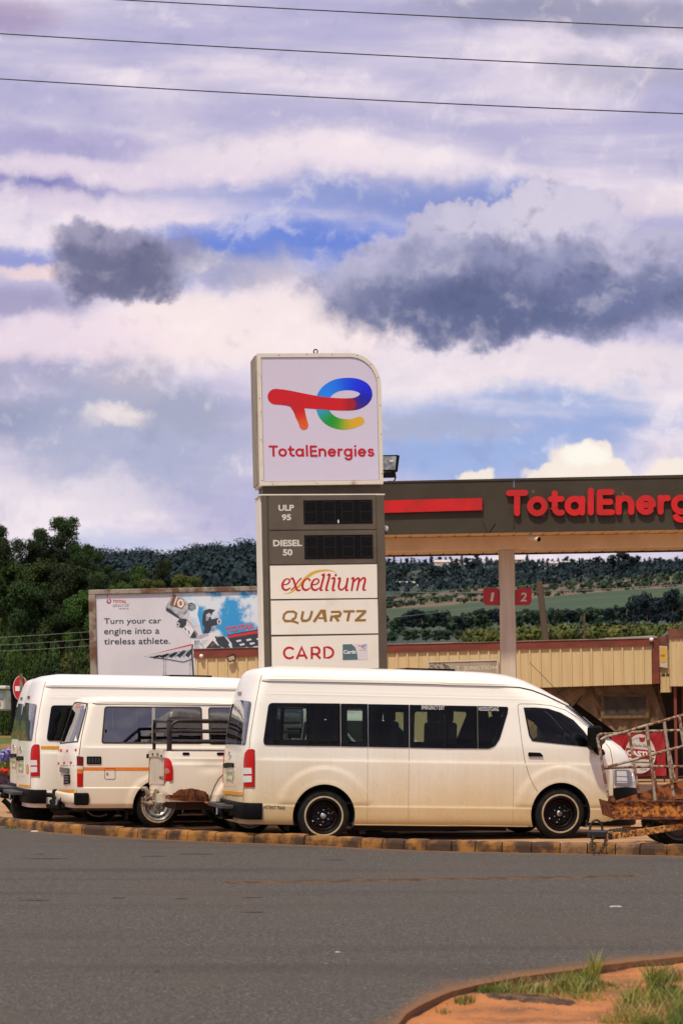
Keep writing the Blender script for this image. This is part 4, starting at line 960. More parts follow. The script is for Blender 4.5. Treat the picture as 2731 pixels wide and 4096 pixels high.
# floodlight on the canopy, seen beside the totem
fq = K.pix(*cS4(1470, 1290), FY+.3); fl_ = thing('floodlight', 'black floodlight standing on the canopy beside the totem lightbox', 'floodlight', K.m @ Matrix.Translation((fq.x, FY+.3, zs0+1.06)))
u_ = 1/(2.4123*F/42.3)                            # crop px -> m
def fp(x, y): return ((x-1470)*u_, (1290-y)*u_)
hp = [fp(1330, 1022), fp(1550, 1022), fp(1566, 1030), fp(1545, 1178), fp(1520, 1182), fp(1330, 1170)]
mb = MB(); mb.poly_ext(hp, -.02, .16); mb.build('housing', black, fl_)
ri = M('reflector', (.45, .47, .42), .25, .6, col2=(.2, .2, .18), vs=9); mb = MB(); mb.poly_ext([fp(1345, 1034), fp(1535, 1034), fp(1522, 1166), fp(1345, 1160)], -.028, -.021); mb.build('reflector', ri, fl_)
mb = MB(); mb.tube([(fp(1470, 1085)[0], -.034, fp(0, 1085)[1]), (fp(1505, 1085)[0], -.034, fp(0, 1085)[1])], .02, 8); mb.build('lamp_tube', whl, fl_)
mb = MB(); mb.box(fp(1400, 0)[0], fp(1520, 0)[0], -.01, .12, fp(0, 1236)[1], fp(0, 1186)[1]); mb.tube([(fp(1518, 0)[0], .02, fp(0, 1190)[1]), (fp(1525, 0)[0], .02, fp(0, 1240)[1]), (fp(1505, 0)[0], .02, fp(0, 1285)[1])], .015, 8); mb.box(fp(1450, 0)[0], fp(1510, 0)[0], -.02, .08, -.004, .04); mb.build('bracket', black, fl_)

# ================================================================== SHOP BUILDING
BF = Frame(*[D(1480, 1)[0]], 54, -6, 1.0)
sheet = M('cream_cladding_sheet', (.60, .45, .235), .55, col2=(.50, .36, .18), vs=1.3, th=(.42, .75), stretch=(5, 5, .5), amt=.8)
brown = M('red_brown_fascia', (.20, .035, .018), .6, col2=(.13, .026, .015), vs=1.5, stretch=(1, 1, 4)); brown2 = M('old_brown_fascia', (.10, .035, .025), .7, col2=(.18, .06, .03), vs=5)
bd = thing('shop_building', 'low shop building with cream ribbed cladding and red brown fascia', 'building', BF.m)
def sheet_run(fr, xa, xb, ztop, zbot, y, parent, pitch=.262, rib=.035, per=3, mat=None):
    """ribbed metal sheets side by side, ztop/zbot functions of local x"""
    x = xa
    while x < xb-.02:
        xe = min(x+pitch*per, xb); mb = MB(); prof = []
        k = x
        while k < xe-.01:
            prof += [(k, 0), (k+pitch*.06, -.002), (k+pitch*.10, -rib), (k+pitch*.24, -rib), (k+pitch*.30, 0)]; k += pitch
        prof.append((xe-.003, 0)); prof = [(min(a, xe-.003), b_) for a, b_ in prof]; prof = [q for i, q in enumerate(prof) if i == 0 or q[0] > prof[i-1][0]+1e-5]
        n = len(prof); mb.add([(a, y+b_, zbot(a)) for a, b_ in prof]+[(a, y+b_, ztop(a)) for a, b_ in prof], [(i, i+1, n+i+1, n+i) for i in range(n-1)])
        mb.build('cladding_sheet', mat or sheet, parent, fix=False); x = xe
def lin_xz(fr, a, b_, w=0): 
    p, q = fr.pix(*a, w), fr.pix(*b_, w); return (lambda x: p.z+(q.z-p.z)*(x-p.x)/(q.x-p.x)), p.x, q.x
top, xa, xb = lin_xz(BF, cS8(60, 585), cS8(1410, 547)); bot, _, _ = lin_xz(BF, cS8(870, 765), cS8(1410, 747)); ftop, fa, fb = lin_xz(BF, cS8(60, 546), cS8(1440, 513), -.05)
xL = BF.pix(*cS7(1165, 935))[0]
sheet_run(BF, xL, xb, lambda x: top(x), lambda x: bot(x), 0, bd)
xr2 = BF.pix(*cS8(1446, 600)).x
mb = MB(); mb.hexa([(xL-.03, -.06, top(xL)-.01), (xr2, -.06, top(xr2)-.01), (xr2, .02, top(xr2)-.01), (xL-.03, .02, top(xL)-.01), (xL-.03, -.06, ftop(xL)), (xr2, -.06, ftop(xr2)), (xr2, .02, ftop(xr2)), (xL-.03, .02, ftop(xL))]); mb.build('fascia', brown, bd)
mb = MB(); mb.hexa([(xb, -.055, bot(xb)), (xr2, -.055, bot(xr2)), (xr2, .02, bot(xr2)), (xb, .02, bot(xb)), (xb, -.055, top(xb)-.012), (xr2, -.055, top(xr2)-.012), (xr2, .02, top(xr2)-.012), (xb, .02, top(xb)-.012)]); mb.build('corner_trim', brown, bd)
roofm = M('dusty_roof_sheet', (.34, .29, .24), .7, col2=(.20, .14, .10), vs=.8)
mb = MB(); n = 40; vs = []
for i in range(n+1):
    x = xL-.03+(xr2-xL)*i/n; s_ = .03*noise.noise(Vector((x*.7, 0, 0)))+(.06 if x > xb-1.1 else 0)
    vs += [(x, -.08, ftop(x)+.012+s_*.5), (x, 4.5, ftop(x)+.16+s_), (x, -.08, ftop(x)-.004), (x, 4.5, ftop(x)+.12)]
mb.add(vs, [f for i in range(n) for f in ((4*i, 4*i+4, 4*i+5, 4*i+1), (4*i+2, 4*i+6, 4*i+4, 4*i), (4*i+3, 4*i+1, 4*i+5, 4*i+7))]); mb.build('roof', roofm, bd)
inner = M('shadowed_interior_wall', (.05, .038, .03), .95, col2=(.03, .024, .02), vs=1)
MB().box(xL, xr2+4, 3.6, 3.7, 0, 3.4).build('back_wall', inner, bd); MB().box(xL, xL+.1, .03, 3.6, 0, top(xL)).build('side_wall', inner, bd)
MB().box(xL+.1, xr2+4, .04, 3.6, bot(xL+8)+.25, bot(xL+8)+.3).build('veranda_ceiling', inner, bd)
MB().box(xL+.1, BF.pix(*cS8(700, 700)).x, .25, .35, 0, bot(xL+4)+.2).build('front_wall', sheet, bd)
# annex to the right
t3, a3, b3 = lin_xz(BF, cS8(1445, 545), cS8(1508, 545), -.02); z3b = BF.pix(*cS8(1480, 790)).z; z3t = BF.pix(*cS8(1480, 548)).z; z3f = BF.pix(*cS8(1480, 505)).z
sheet_run(BF, xr2+.02, BF.pix(*cS8(1508, 600)).x, lambda x: z3t, lambda x: z3b, .05, bd, .12, .02, 2)
xs3 = BF.pix(*cS8(1500, 600)).x; xE = BF.pix(*cS8(1900, 600)).x
MB().box(xr2+.005, xs3+.05, -.02, .04, z3t, z3f).build('fascia', brown2, bd)
z4t = BF.pix(*cS8(1530, 512), -.5).z; z4f = BF.pix(*cS8(1530, 466), -.5).z; z4b = BF.pix(*cS8(1540, 758), -.5).z
xs4 = BF.pix(*cS8(1501, 600), -.5).x
sheet_run(BF, xs4, xE, lambda x: z4t, lambda x: z4b-.02*(x-xs4), -.5, bd, .13, .02, 3)
MB().box(xs4-.02, xE, -.55, .0, z4t, z4f).build('fascia', brown2, bd); MB().box(xs4-.02, xE, .0, 4, z4f-.12, z4f-.02).build('roof', roofm, bd)
MB().box(xs4, xs4+.02, -.48, .04, z4b, z4t).build('end_sheet', sheet, bd)
redp = M('red_brown_post', (.20, .04, .02), .6)
xp = BF.pix(*cR(1240, 900), -.3).x; MB().bbox(xp-.035, xp+.035, -.34, -.27, 0, z4b+.05, .006).build('post', redp, bd)
MB().box(xp+.25, xp+.30, 1.2, 1.26, 0, z4b).build('post', redp, bd)
# poster and sign boards
ps = thing('poster', 'small yellow and white poster on the narrow cladding beside the brown corner', 'poster', BF.m.copy())
pa = BF.xz(cS8.L([(1448, 552), (1488, 554), (1490, 666), (1450, 660)]), -.05); mb = MB(); mb.poly_ext(pa, -.04, .02); mb.build('board', M('poster_white', (.52, .46, .38), .5), ps)
mb = MB(); mb.poly_ext(BF.xz(rounded(cS8.L([(1451, 556), (1482, 558), (1484, 636), (1453, 640)]), 10), -.05), -.041, -.046); mb.build('print', M('poster_yellow', (.62, .36, .05), .5), ps)
put_text('mtn', BF, cS8(1452, 596), cS8(1476, 596), cS8(1452, 610), M('poster_dark', (.12, .07, .02), .6), ps, .01, 0, -.050) if False else None
for z_ in (598, 604):
    mb = MB(); mb.poly_ext(BF.xz(cS8.L([(1453, z_), (1475, z_), (1475, z_+3), (1453, z_+3)]), -.05), -.0465, -.048); mb.build('printed_line', M('poster_dark', (.14, .08, .03), .6), ps)
tj = thing('shop_sign', 'faded sign board reading T JUNCTION on the cream cladding', 'sign', BF.m.copy())
fad = M('faded_board', (.36, .30, .22), .6, col2=(.28, .23, .17), vs=3); flt = M('faded_letter', (.60, .52, .42), .6)
mb = MB(); mb.poly_ext(BF.xz(cS8.L([(266, 633), (627, 623), (627, 710), (266, 720)]), -.1), -.10, -.05); mb.build('board', fad, tj)
mb = MB(); 
for q in ([(266, 632), (627, 622), (627, 628), (266, 638)], [(266, 638), (272, 638), (272, 720), (266, 720)], [(621, 628), (627, 628), (627, 710), (621, 710)]): mb.poly_ext(BF.xz(cS8.L(q), -.12), -.1005, -.118)
mb.build('frame', flt, tj)
put_text('T', BF, cS8(413, 658), cS8(430, 657), cS8(413, 681), flt, tj, .03, 0, -.104); put_text('JUNCTION', BF, cS8(450, 657), cS8(620, 653), cS8(450, 682), flt, tj, .03, 0, -.104, space=1.1)
dk = M('faded_print_dark', (.13, .12, .10), .7); mb = MB()
cx_, cy_ = 322, 676
for a in range(0, 360, 30):
    V_, F_ = ribbon(arc(cx_, cy_, 44, 34, a, a+18, 3), 4, cap=False); mb.add([(q.x, -.1045, q.z) for q in (BF.pix(*cS8(*v_), -.1) for v_ in V_)], F_)
for st in ([(345, 645), (372, 660), (384, 682)], [(352, 655), (360, 675), (378, 683)], [(295, 660), (305, 672), (298, 684)], [(318, 655), (330, 668)]):
    V_, F_ = ribbon(st, 4.5, cap=False); mb.add([(q.x, -.1045, q.z) for q in (BF.pix(*cS8(*v_), -.1) for v_ in V_)], F_)
mb.build('printed_emblem', dk, tj)
# lamps on the fascia
def bp(cr, x, y, w=-.1): return BF.pix(*cr(x, y), w)
lt = thing('flood_lamp', 'tilted square wall lamp on the cladding left of the totem', 'lamp', BF.m.copy())
mb = MB(); mb.poly_ext(BF.xz(cBB.L([(1246, 668), (1312, 646), (1332, 692), (1268, 716)]), -.16), -.15, -.10); mb.build('housing', black, lt); mb = MB(); mb.poly_ext(BF.xz(cBB.L([(1256, 672), (1308, 655), (1322, 688), (1272, 706)]), -.16), -.151, -.158); mb.build('lens', M('lamp_pane', (.40, .33, .22), .4), lt)
MB().box(bp(cBB, 1290, 0).x-.02, bp(cBB, 1290, 0).x+.02, -.10, -.02, bp(cBB, 0, 690).z, bp(cBB, 0, 670).z).build('bracket', black, lt)
for lb, cr, x, y in (('small white lamp on the brown fascia above the left cladding', cBB, 1020, 662), ('small round white lamp on the brown fascia near its right end', cR, 1003, 147)):
    p = bp(cr, x, y); t_ = thing('wall_lamp', lb, 'lamp', BF.m @ Matrix.Translation((p.x, -.06, p.z)))
    MB().lathe_y([(0, -.10), (.03, -.095), (.055, -.05), (.05, .0), (0, 0)], seg=18).build('lamp_shade', M('camera_white', (.7, .68, .64), .4), t_, smooth=True)

# brown canvas tent under the veranda
canvas = M('brown_canvas', (.24, .155, .080), .9, col2=(.18, .115, .06), vs=2, bump=.003, bs=30)
tn = thing('canvas_tent', 'brown canvas awning tent with a stitched mesh window under the shop veranda', 'tent', BF.m.copy())
def cloth(name, pts4, y, mat, parent, nx=40, nz_=26, amp=.05, seed=0, freq=3.0):
    tl, tr, br2, bl2 = pts4; vs = []
    for j in range(nz_+1):
        for i in range(nx+1):
            a, b_ = i/nx, j/nz_; px_ = (tl[0]*(1-a)+tr[0]*a)*(1-b_)+(bl2[0]*(1-a)+br2[0]*a)*b_; py_ = (tl[1]*(1-a)+tr[1]*a)*(1-b_)+(bl2[1]*(1-a)+br2[1]*a)*b_
            q = BF.pix(px_, py_, y); w_ = amp*(noise.noise(Vector((a*freq*2+seed, b_*freq*.8, seed)))+.6*noise.noise(Vector((a*freq*4+b_*freq*2, seed, b_*2)))); vs.append((q.x, y+w_, q.z))
    fs = [(j*(nx+1)+i, (j+1)*(nx+1)+i, (j+1)*(nx+1)+i+1, j*(nx+1)+i+1) for j in range(nz_) for i in range(nx)]
    return link(name, mesh(name, vs, fs, mat, True), parent)
cloth('canvas_flap', cR.L([(-600, 640), (400, 600), (230, 800), (-600, 1500)]), .32, canvas, tn, seed=1, amp=.09)
cloth('canvas_wall', cR.L([(400, 596), (1010, 590), (1140, 960), (640, 1060)]), .45, canvas, tn, seed=5, amp=.07, freq=4)
mb = MB(); mb2 = cloth('canvas_wall', cR.L([(395, 598), (402, 596), (645, 1060), (260, 780)]), .44, canvas, tn, seed=5, nx=20, nz_=16)
cloth('canvas_side', cR.L([(1010, 590), (1070, 600), (1142, 860), (1138, 965)]), .5, canvas, tn, seed=8, nx=16, amp=.10)
wpts = BF.xz(cR.L([(532, 708), (945, 712), (945, 888), (532, 892)]), .33); opts = BF.xz(cR.L([(498, 690), (975, 692), (978, 925), (500, 928)]), .33)
mb = MB(); mb.poly_ext(opts, .33, .36); mb.build('window_border', M('canvas_border', (.17, .10, .045), .9, col2=(.10, .06, .03), vs=9, bump=.004, bs=40), tn)
mb = MB(); mb.poly_ext(wpts, .322, .329); mb.build('window', M('mesh_window', (.035, .026, .018), .8, col2=(.06, .045, .03), vs=3), tn)
# red beer banner
bn_ = thing('banner', 'red vinyl banner with a white oval reading CASTLE behind the van nose', 'banner', BF.m.copy())
banr = M('banner_red', (.36, .008, .012), .45, col2=(.28, .008, .012), vs=2); ban = cloth('vinyl', cR.L([(600, 1090), (1130, 1065), (1152, 1495), (640, 1515)]), -1.6, banr, bn_, amp=.05, seed=3)
BW = M('banner_white', (.58, .54, .50), .5, col2=(.48, .44, .40), vs=3); BY = -1.70
def bpoly(pts, y, mat, name): mb = MB(); mb.poly_ext(BF.xz(cR.L(pts), y), y, y+.004); return mb.build(name, mat, bn_)
bpoly([(890+155*math.cos(R(a))*(1-.12*max(0, -math.sin(R(a)))), 1278+195*math.sin(R(a))*1.0) for a in range(0, 360, 12)], BY, BW, 'oval')
bpoly([(745, 1218), (1030, 1248), (1032, 1290), (1028, 1325), (1005, 1345), (760, 1305)], BY-.008, banr, 'name_band')
put_text('CASTLE', BF, cR(752, 1240), cR(1022, 1262), cR(760, 1296), M('banner_letter', (.72, .68, .64), .5), bn_, .045, 0, BY-.014)
bpoly([(878, 1112), (892, 1112), (898, 1122), (908, 1112), (918, 1122), (926, 1112), (942, 1112), (936, 1148), (910, 1162), (884, 1148)], BY-.008, banr, 'crest')
put_text('Charles Glass', BF, cR(818, 1176), cR(975, 1186), cR(820, 1206), M('banner_ink', (.05, .07, .05), .6), bn_, .0, .35, BY-.008)
put_text('TO DR', BF, cR(888, 1428), cR(960, 1424), cR(888, 1442), M('banner_ink', (.05, .07, .05), .6), bn_, .0, 0, BY-.008)
put_text('LAGER', BF, cR(790, 1316), cR(1000, 1340), cR(793, 1334), M('banner_letter', (.72, .68, .64), .5), bn_, .02, 0, BY-.014)
put_text('CT OF', BF, cR(800, 1140), cR(865, 1112), cR(808, 1154), M('banner_ink', (.05, .07, .05), .6), bn_, .0, 0, BY-.008)
for y0, y1 in ((1355, 1362), (1400, 1405)): bpoly([(800, y0), (985, y0+8), (985, y1+8), (800, y1)], BY-.008, M('banner_ink', (.05, .07, .05), .6), 'printed_line')
# black shelter base under the banner and a table frame
tb = thing('metal_table', 'dark metal table standing under the banner', 'table', BF.m.copy())
for x in (640, 860, 1130):
    p = BF.pix(*cR(x, 1500), -1.5); MB().box(p.x-.02, p.x+.02, -1.52, -1.48, 0, p.z).build('leg', redp, tb)
pa, pb = BF.pix(*cR(630, 1500), -1.5), BF.pix(*cR(1152, 1490), -1.5); MB().box(pa.x, pb.x, -1.53, -.9, pa.z, pa.z+.04).build('tabletop', redp, tb)
MB().box(pa.x+.3, pb.x-.2, -1.2, -.9, .3, .7).build('shelf_box', liner, tb)

# ================================================================== BILLBOARD
BBF = Frame(D(210, 1)[0], 62, 0, 1.3)
bb = thing('billboard', 'wide white advertising billboard reading Turn your car engine into a tireless athlete', 'billboard', BBF.m)
bbw = M('billboard_face', (.66, .63, .67), .5, col2=(.60, .57, .61), vs=.4); bbs = M('rusty_billboard_frame', (.30, .25, .20), .8, col2=(.13, .06, .03), vs=2.5)
pT, pR, pB = BBF.pix(*cBB(10, 68)), BBF.pix(*cBB(1900, 20)), BBF.pix(*cBB(30, 1250)); X0, X1, Z0, Z1 = pT.x, pR.x, 2.0, pT.z
MB().box(X0+.1, X1-.1, .0, .12, Z0+.1, Z1-.12).build('face', bbw, bb)
for q in ((X0, X1, Z1-.14, Z1), (X0, X1, Z0, Z0+.14), (X0, X0+.2, Z0+.141, Z1-.141), (X1-.2, X1, Z0+.141, Z1-.141)): MB().bbox(q[0], q[1], -.07, .18, q[2], q[3], .015).build('frame', bbs, bb)
for x in (X0+.9, (X0+X1)/2, X1-.9): MB().box(x-.12, x+.12, .19, .45, 0, Z1-.3).build('post', bbs, bb)
def bprint(name, pts, mat, k=0, w=None):
    y = -.004-.0012*k
    if w is not None: V_, F_ = ribbon(pts, w); me = mesh(name, [(q.x, y, q.z) for q in (BBF.pix(*cBB(*v_), y) for v_ in V_)], F_, mat)
    else: mb = MB(); mb.add([(q.x, y, q.z) for q in (BBF.pix(*cBB(*v_), y) for v_ in pts)], [tuple(t) for t in tessellate_polygon([[Vector((p[0], p[1], 0)) for p in pts]])]); me = mesh(name, mb.v, mb.f, mat)
    MB().fix(me); return link(name, me, bb)
skyp = bpy.data.materials.new('printed_sky'); skyp.use_nodes = True; nt = skyp.node_tree; tc = nt.nodes.new('ShaderNodeTexCoord'); b = nt.nodes['Principled BSDF']
f = nz(nt, tc.outputs['Object'], 1.3, 6, .6).sm(.44, .56); nt.links.new(mixc(nt, f, (.68, .72, .78), (.03, .30, .62)), b.inputs['Base Color'])
wp = M('billboard_face_print', (.66, .63, .67), .5)
pdk = M('print_charcoal', (.035, .045, .06), .5); pg = M('print_grey', (.26, .28, .33), .5, col2=(.5, .5, .54), vs=6); pg2 = M('print_light_grey', (.58, .58, .62), .5); pbr = M('print_brown', (.20, .09, .03), .5); pw = M('print_white', (.74, .72, .74), .5); tdark = M('print_text', (.02, .035, .055), .5); pr_ = M('print_red', (.62, .03, .04), .5)
sk_pts = [(1010, 58)]+[(1050+math.sin(k)*18-k*3, 90+k*45) for k in range(1, 10)]+[(980, 640), (1900, 640), (1900, 32)]
bprint('printed_sky', [(905, 74), (960, 130), (1000, 200), (985, 290), (1010, 380), (1040, 520), (1100, 640), (1900, 640), (1900, 36)], skyp, 0)
fade = M('print_pale_cloud', (.70, .74, .80), .5, col2=(.45, .62, .76), vs=1.4)
bprint('printed_cloud', [(820, 85), (905, 74), (960, 130), (1000, 200), (985, 290), (1010, 380), (960, 400), (900, 250), (870, 160)], fade, 0)
for k, (s, a, b_, c_) in enumerate((('Turn your car', (148, 322), (660, 316), (148, 377)), ('engine into a', (148, 412), (645, 407), (148, 465)), ('tireless athlete.', (148, 502), (740, 494), (148, 557)))):
    if k < 2: a2 = (a[0], a[1]); 
    vs, fs = text_mesh(s, .018); 
    hgt = {0: (322, 388), 1: (412, 484), 2: (500, 557)}[k]
    put_text(s, BBF, cBB(a[0], hgt[0]), cBB(b_[0], hgt[0]-6), cBB(a[0], hgt[1]), tdark, bb, .008, 0, -.006)
put_text('TOTAL', BBF, cBB(226, 154), cBB(350, 158), cBB(224, 180), pr_, bb, .03, .15, -.006); put_text('QUARTZ', BBF, cBB(226, 196), cBB(378, 194), cBB(224, 220), pg, bb, .03, .3, -.006); put_text('ENGINE OIL', BBF, cBB(282, 230), cBB(370, 230), cBB(282, 240), pdk, bb, .0, .1, -.006)
bprint('printed_logo', [(192+20*math.cos(R(a)), 168+22*math.sin(R(a))) for a in range(0, 360, 24)], pg2, 1); bprint('printed_logo', arc(192, 168, 15, 17, -70, 80, 8), pr_, 2, 6); bprint('printed_logo', arc(192, 168, 15, 17, 110, 200, 8), M('print_blue', (.05, .1, .35), .5), 2, 6)
bprint('printed_mark', [(180, 88), (180, 150)], M('print_ochre', (.5, .38, .15), .6), 1, 4)
# printed station canopy and mechanical athlete holding an oil can
bprint('printed_canopy', [(500, 660), (930, 560), (930, 700), (860, 722)], pg2, 1); bprint('printed_canopy', [(520, 658), (930, 552), (930, 566)], pr_, 2)
for k in range(9): bprint('printed_slat', [(570+k*38, 668-k*2), (640+k*36, 650-k*7), (670+k*36, 655-k*7), (600+k*38, 684-k*1)], pg if k % 2 else pdk, 2)
bprint('printed_slat', [(560, 668), (720, 690), (860, 714), (930, 690)], pdk, 3, 4)
for x in (684, 702, 920): bprint('printed_post', [(x, 680), (x-2, 860)], pg, 2, 5)
bprint('printed_roof', [(1250, 470), (1900, 350), (1900, 640), (1330, 640), (1280, 530)], pdk, 2); bprint('printed_roof_edge', [(1250, 478), (1900, 370), (1900, 392), (1262, 500)], pr_, 3)
for k in range(14): bprint('printed_slat', [(1330+k*30, 520+(k % 3)*36-k*3), (1372+k*30, 512+(k % 3)*36-k*3), (1380+k*30, 526+(k % 3)*36-k*3), (1340+k*30, 536+(k % 3)*36-k*3)], pw, 4)
put_text('TOTAL', BBF, cBB(1232, 402), cBB(1490, 362), cBB(1240, 452), M('print_red_soft', (.60, .10, .13), .5), bb, .04, .1, -.012)
bprint('printed_can', [(764, 95), (870, 150), (905, 190), (908, 250), (860, 300), (820, 320), (705, 250), (700, 225)], pg, 3); bprint('printed_can', [(705, 226), (740, 238), (800, 290), (830, 318), (815, 322), (702, 252)], pdk, 4)
bprint('printed_label', [(768, 108), (862, 160), (880, 195), (850, 242), (752, 210), (738, 200)], pbr, 4); bprint('printed_label', [(800, 128), (862, 162), (878, 198), (848, 238), (800, 210)], M('print_gold', (.34, .21, .06), .5), 5)
bprint('printed_digit', [(800, 130), (778, 200)], pw, 6, 5); bprint('printed_ring', arc(834, 188, 22, 30, 0, 360, 16), pw, 6, 7); bprint('printed_dot', arc(834, 188, 8, 12, -60, 100, 6), pr_, 6, 5)
bprint('printed_hand', [(905, 190), (930, 180), (968, 200), (970, 235), (935, 255), (905, 245)], pdk, 5)
for k in range(4): bprint('printed_finger', [(918, 198+k*14), (962, 204+k*13)], pg2, 6, 2.5)
bprint('printed_wrist', [(915, 255), (888, 330), (850, 310), (880, 270)], pg2, 3); bprint('printed_forearm', [(830, 320), (890, 330), (880, 385), (850, 408), (800, 392), (795, 362)], pdk, 4); bprint('printed_joint', arc(808, 378, 14, 16, 0, 360, 12), pg2, 5, 5)
bprint('printed_arm', [(880, 385), (958, 420), (975, 450), (930, 500), (850, 425)], pw, 3); bprint('printed_arm', [(960, 425), (985, 460), (975, 500), (918, 495), (940, 455)], pdk, 4)
for a, b_ in (((872, 408), (880, 428)), ((905, 435), (912, 458))): bprint('printed_slot', [a, b_], pdk, 5, 5)
bprint('printed_hose', [(888, 328), (930, 370), (960, 430), (985, 500)], M('print_hose', (.42, .38, .28), .5), 6, 3)
bprint('printed_head', [(1048, 250), (1090, 236), (1145, 246), (1120, 270), (1105, 300), (1110, 330), (1168, 318), (1195, 340), (1190, 375), (1150, 380), (1110, 420), (1080, 460), (1035, 455), (1050, 410), (1028, 370), (1030, 300)], pdk, 4)
bprint('printed_visor', [(1062, 290), (1092, 268), (1100, 300), (1080, 340), (1060, 345)], pg, 5); bprint('printed_eye', arc(1092, 295, 10, 12, 0, 360, 10), pg2, 6, 4); bprint('printed_lens', arc(1180, 352, 14, 22, 0, 360, 12), pg2, 5, 6)
bprint('printed_jaw', [(1110, 395), (1150, 385), (1135, 430), (1105, 430)], pg, 5)
bprint('printed_neck', [(985, 478), (1080, 455), (1085, 480), (1000, 510), (960, 505)], pg, 5); bprint('printed_torso', [(930, 520), (1000, 500), (1080, 455), (1170, 460), (1240, 490), (1290, 545), (1300, 640), (930, 640)], pw, 3)
bprint('printed_shoulder', [(1150, 480), (1215, 470), (1270, 540), (1250, 600), (1180, 570), (1150, 520)], pdk, 4); bprint('printed_shoulder', [(1150, 480), (1215, 470), (1225, 480), (1160, 492)], pg, 5); bprint('printed_chest', [(1060, 590), (1120, 520), (1160, 560), (1230, 600), (1240, 640), (1060, 640)], pdk, 4)
bprint('printed_rib', [(1100, 560), (1140, 530), (1140, 560), (1110, 580)], pbr, 5); bprint('printed_waist', [(955, 520), (1005, 520), (1000, 640), (960, 640)], pg, 5); bprint('printed_strut', [(940, 560), (935, 640), (950, 860)], pdk, 5, 7); bprint('printed_strut', [(1010, 545), (1050, 600)], pg, 6, 6); bprint('printed_strut', [(1250, 560), (1310, 640)], pdk, 5, 9)
bprint('printed_collar', arc(1180, 490, 34, 16, 20, 200, 8), pdk, 6, 5); bprint('printed_panel', [(1020, 520), (1090, 510), (1050, 560), (1015, 570)], pg2, 4)
# ================================================================== VEHICLE BODIES
class Body:
    def __init__(s, xr, xf, W, Rr, nr, Rf, nf, zs, bump=None):
        s.xr, s.xf, s.W, s.Rr, s.nr, s.Rf, s.nf, s.zs = interp(xr), interp(xf), interp(W), Rr, nr, Rf, nf, zs; s.bump = bump or (lambda x, z: 0)
    def yh(s, x, z):
        if z < s.zs[0] or z > s.zs[-1]: return -1
        w_ = s.W(z); a = x-s.xr(z); b_ = s.xf(z)-x
        if a <= 0 or b_ <= 0: return -min(.5, max(-a, -b_)+.01)
        f = 1
        if a < s.Rr: f *= (1-(1-a/s.Rr)**s.nr)**(1/s.nr)
        if b_ < s.Rf: f *= (1-(1-b_/s.Rf)**s.nf)**(1/s.nf)
        k = min(1, max(0, (a-s.Rr*.6)/.15))*min(1, max(0, (b_-s.Rf*.35)/.3))
        return w_*f+(s.bump(x, z)*k if k > 0 else 0)
    def g(s, p): return abs(p.y)-s.yh(p.x, p.z)
    def hit(s, fr, px, py):
        o, d = fr.ray(px, py); t0 = (-1.25-o.y)/d.y; t1 = (1.25-o.y)/d.y; n = 44; prev = t0
        for i in range(1, n+1):
            t = t0+(t1-t0)*i/n; p = o+d*t
            if s.g(p) < 0:
                a, b_ = prev, t
                for _ in range(12):
                    m_ = (a+b_)/2
                    if s.g(o+d*m_) < 0: b_ = m_
                    else: a = m_
                return o+d*b_
            prev = t
        return None
    def nrm(s, p):
        e = .012; g0 = s.g(p); n = Vector((s.g(p+Vector((e, 0, 0)))-g0, s.g(p+Vector((0, -e, 0)))-g0, s.g(p+Vector((0, 0, e)))-g0)); n.y = -n.y
        n = Vector((max(-3, min(3, n.x/e)), n.y/e, max(-3, min(3, n.z/e)))); return n.normalized() if n.length > .01 else Vector((0, -1, 0))
    def shell(s, nx=104, nr=14, nf=18, inset_=0.0, flip=False):
        vs = []; rows = len(s.zs); zs = s.zs
        if inset_:
            zlo, zhi = zs[0]+inset_, zs[-1]-inset_; zs = [zlo+(z-s.zs[0])*(zhi-zlo)/(s.zs[-1]-s.zs[0]) for z in zs]
        for z in zs:
            xr, xf = s.xr(z), s.xf(z); xs = []
            for k in range(nr): xs.append(xr+s.Rr*(1-math.cos(math.pi/2*k/nr)**(2/s.nr)))
            for k in range(nx+1): xs.append(xr+s.Rr+(xf-s.Rf-xr-s.Rr)*k/nx)
            for k in range(nf-1, -1, -1): xs.append(xf-s.Rf*(1-math.cos(math.pi/2*k/nf)**(2/s.nf)))
            for x in xs:
                y = max(s.yh(min(max(x, xr+1e-5), xf-1e-5), z), 0)
                if inset_: xm = (xr+xf)/2; x = xm+(x-xm)*(1-2*inset_/(xf-xr)); y = max(y-inset_, 0)
                vs.append((x, -y, z))
        c_ = len(xs); n = len(vs); far = [(x, -y, z) for x, y, z in vs]; vs += far; fs = []
        for j in range(rows-1):
            for i in range(c_-1):
                a = j*c_+i; fs.append((a, a+1, a+c_+1, a+c_)); fs.append((n+a, n+a+c_, n+a+c_+1, n+a+1))
        for j, fl in ((0, 0), (rows-1, 1)):
            for i in range(c_-1):
                a = j*c_+i; q = (a, n+a, n+a+1, a+1); fs.append(q if not fl else q[::-1])
        for j in range(rows-1):
            for i in (0, c_-1):
                a = j*c_+i; q = (a, a+c_, n+a+c_, n+a); fs.append(q)
        bm = bmesh.new(); me = mesh('tmp', vs, fs); bm.from_mesh(me); bmesh.ops.remove_doubles(bm, verts=bm.verts, dist=.0006); bmesh.ops.dissolve_degenerate(bm, edges=bm.edges, dist=.0003); bmesh.ops.recalc_face_normals(bm, faces=bm.faces); bm.to_mesh(me); bm.free(); return me
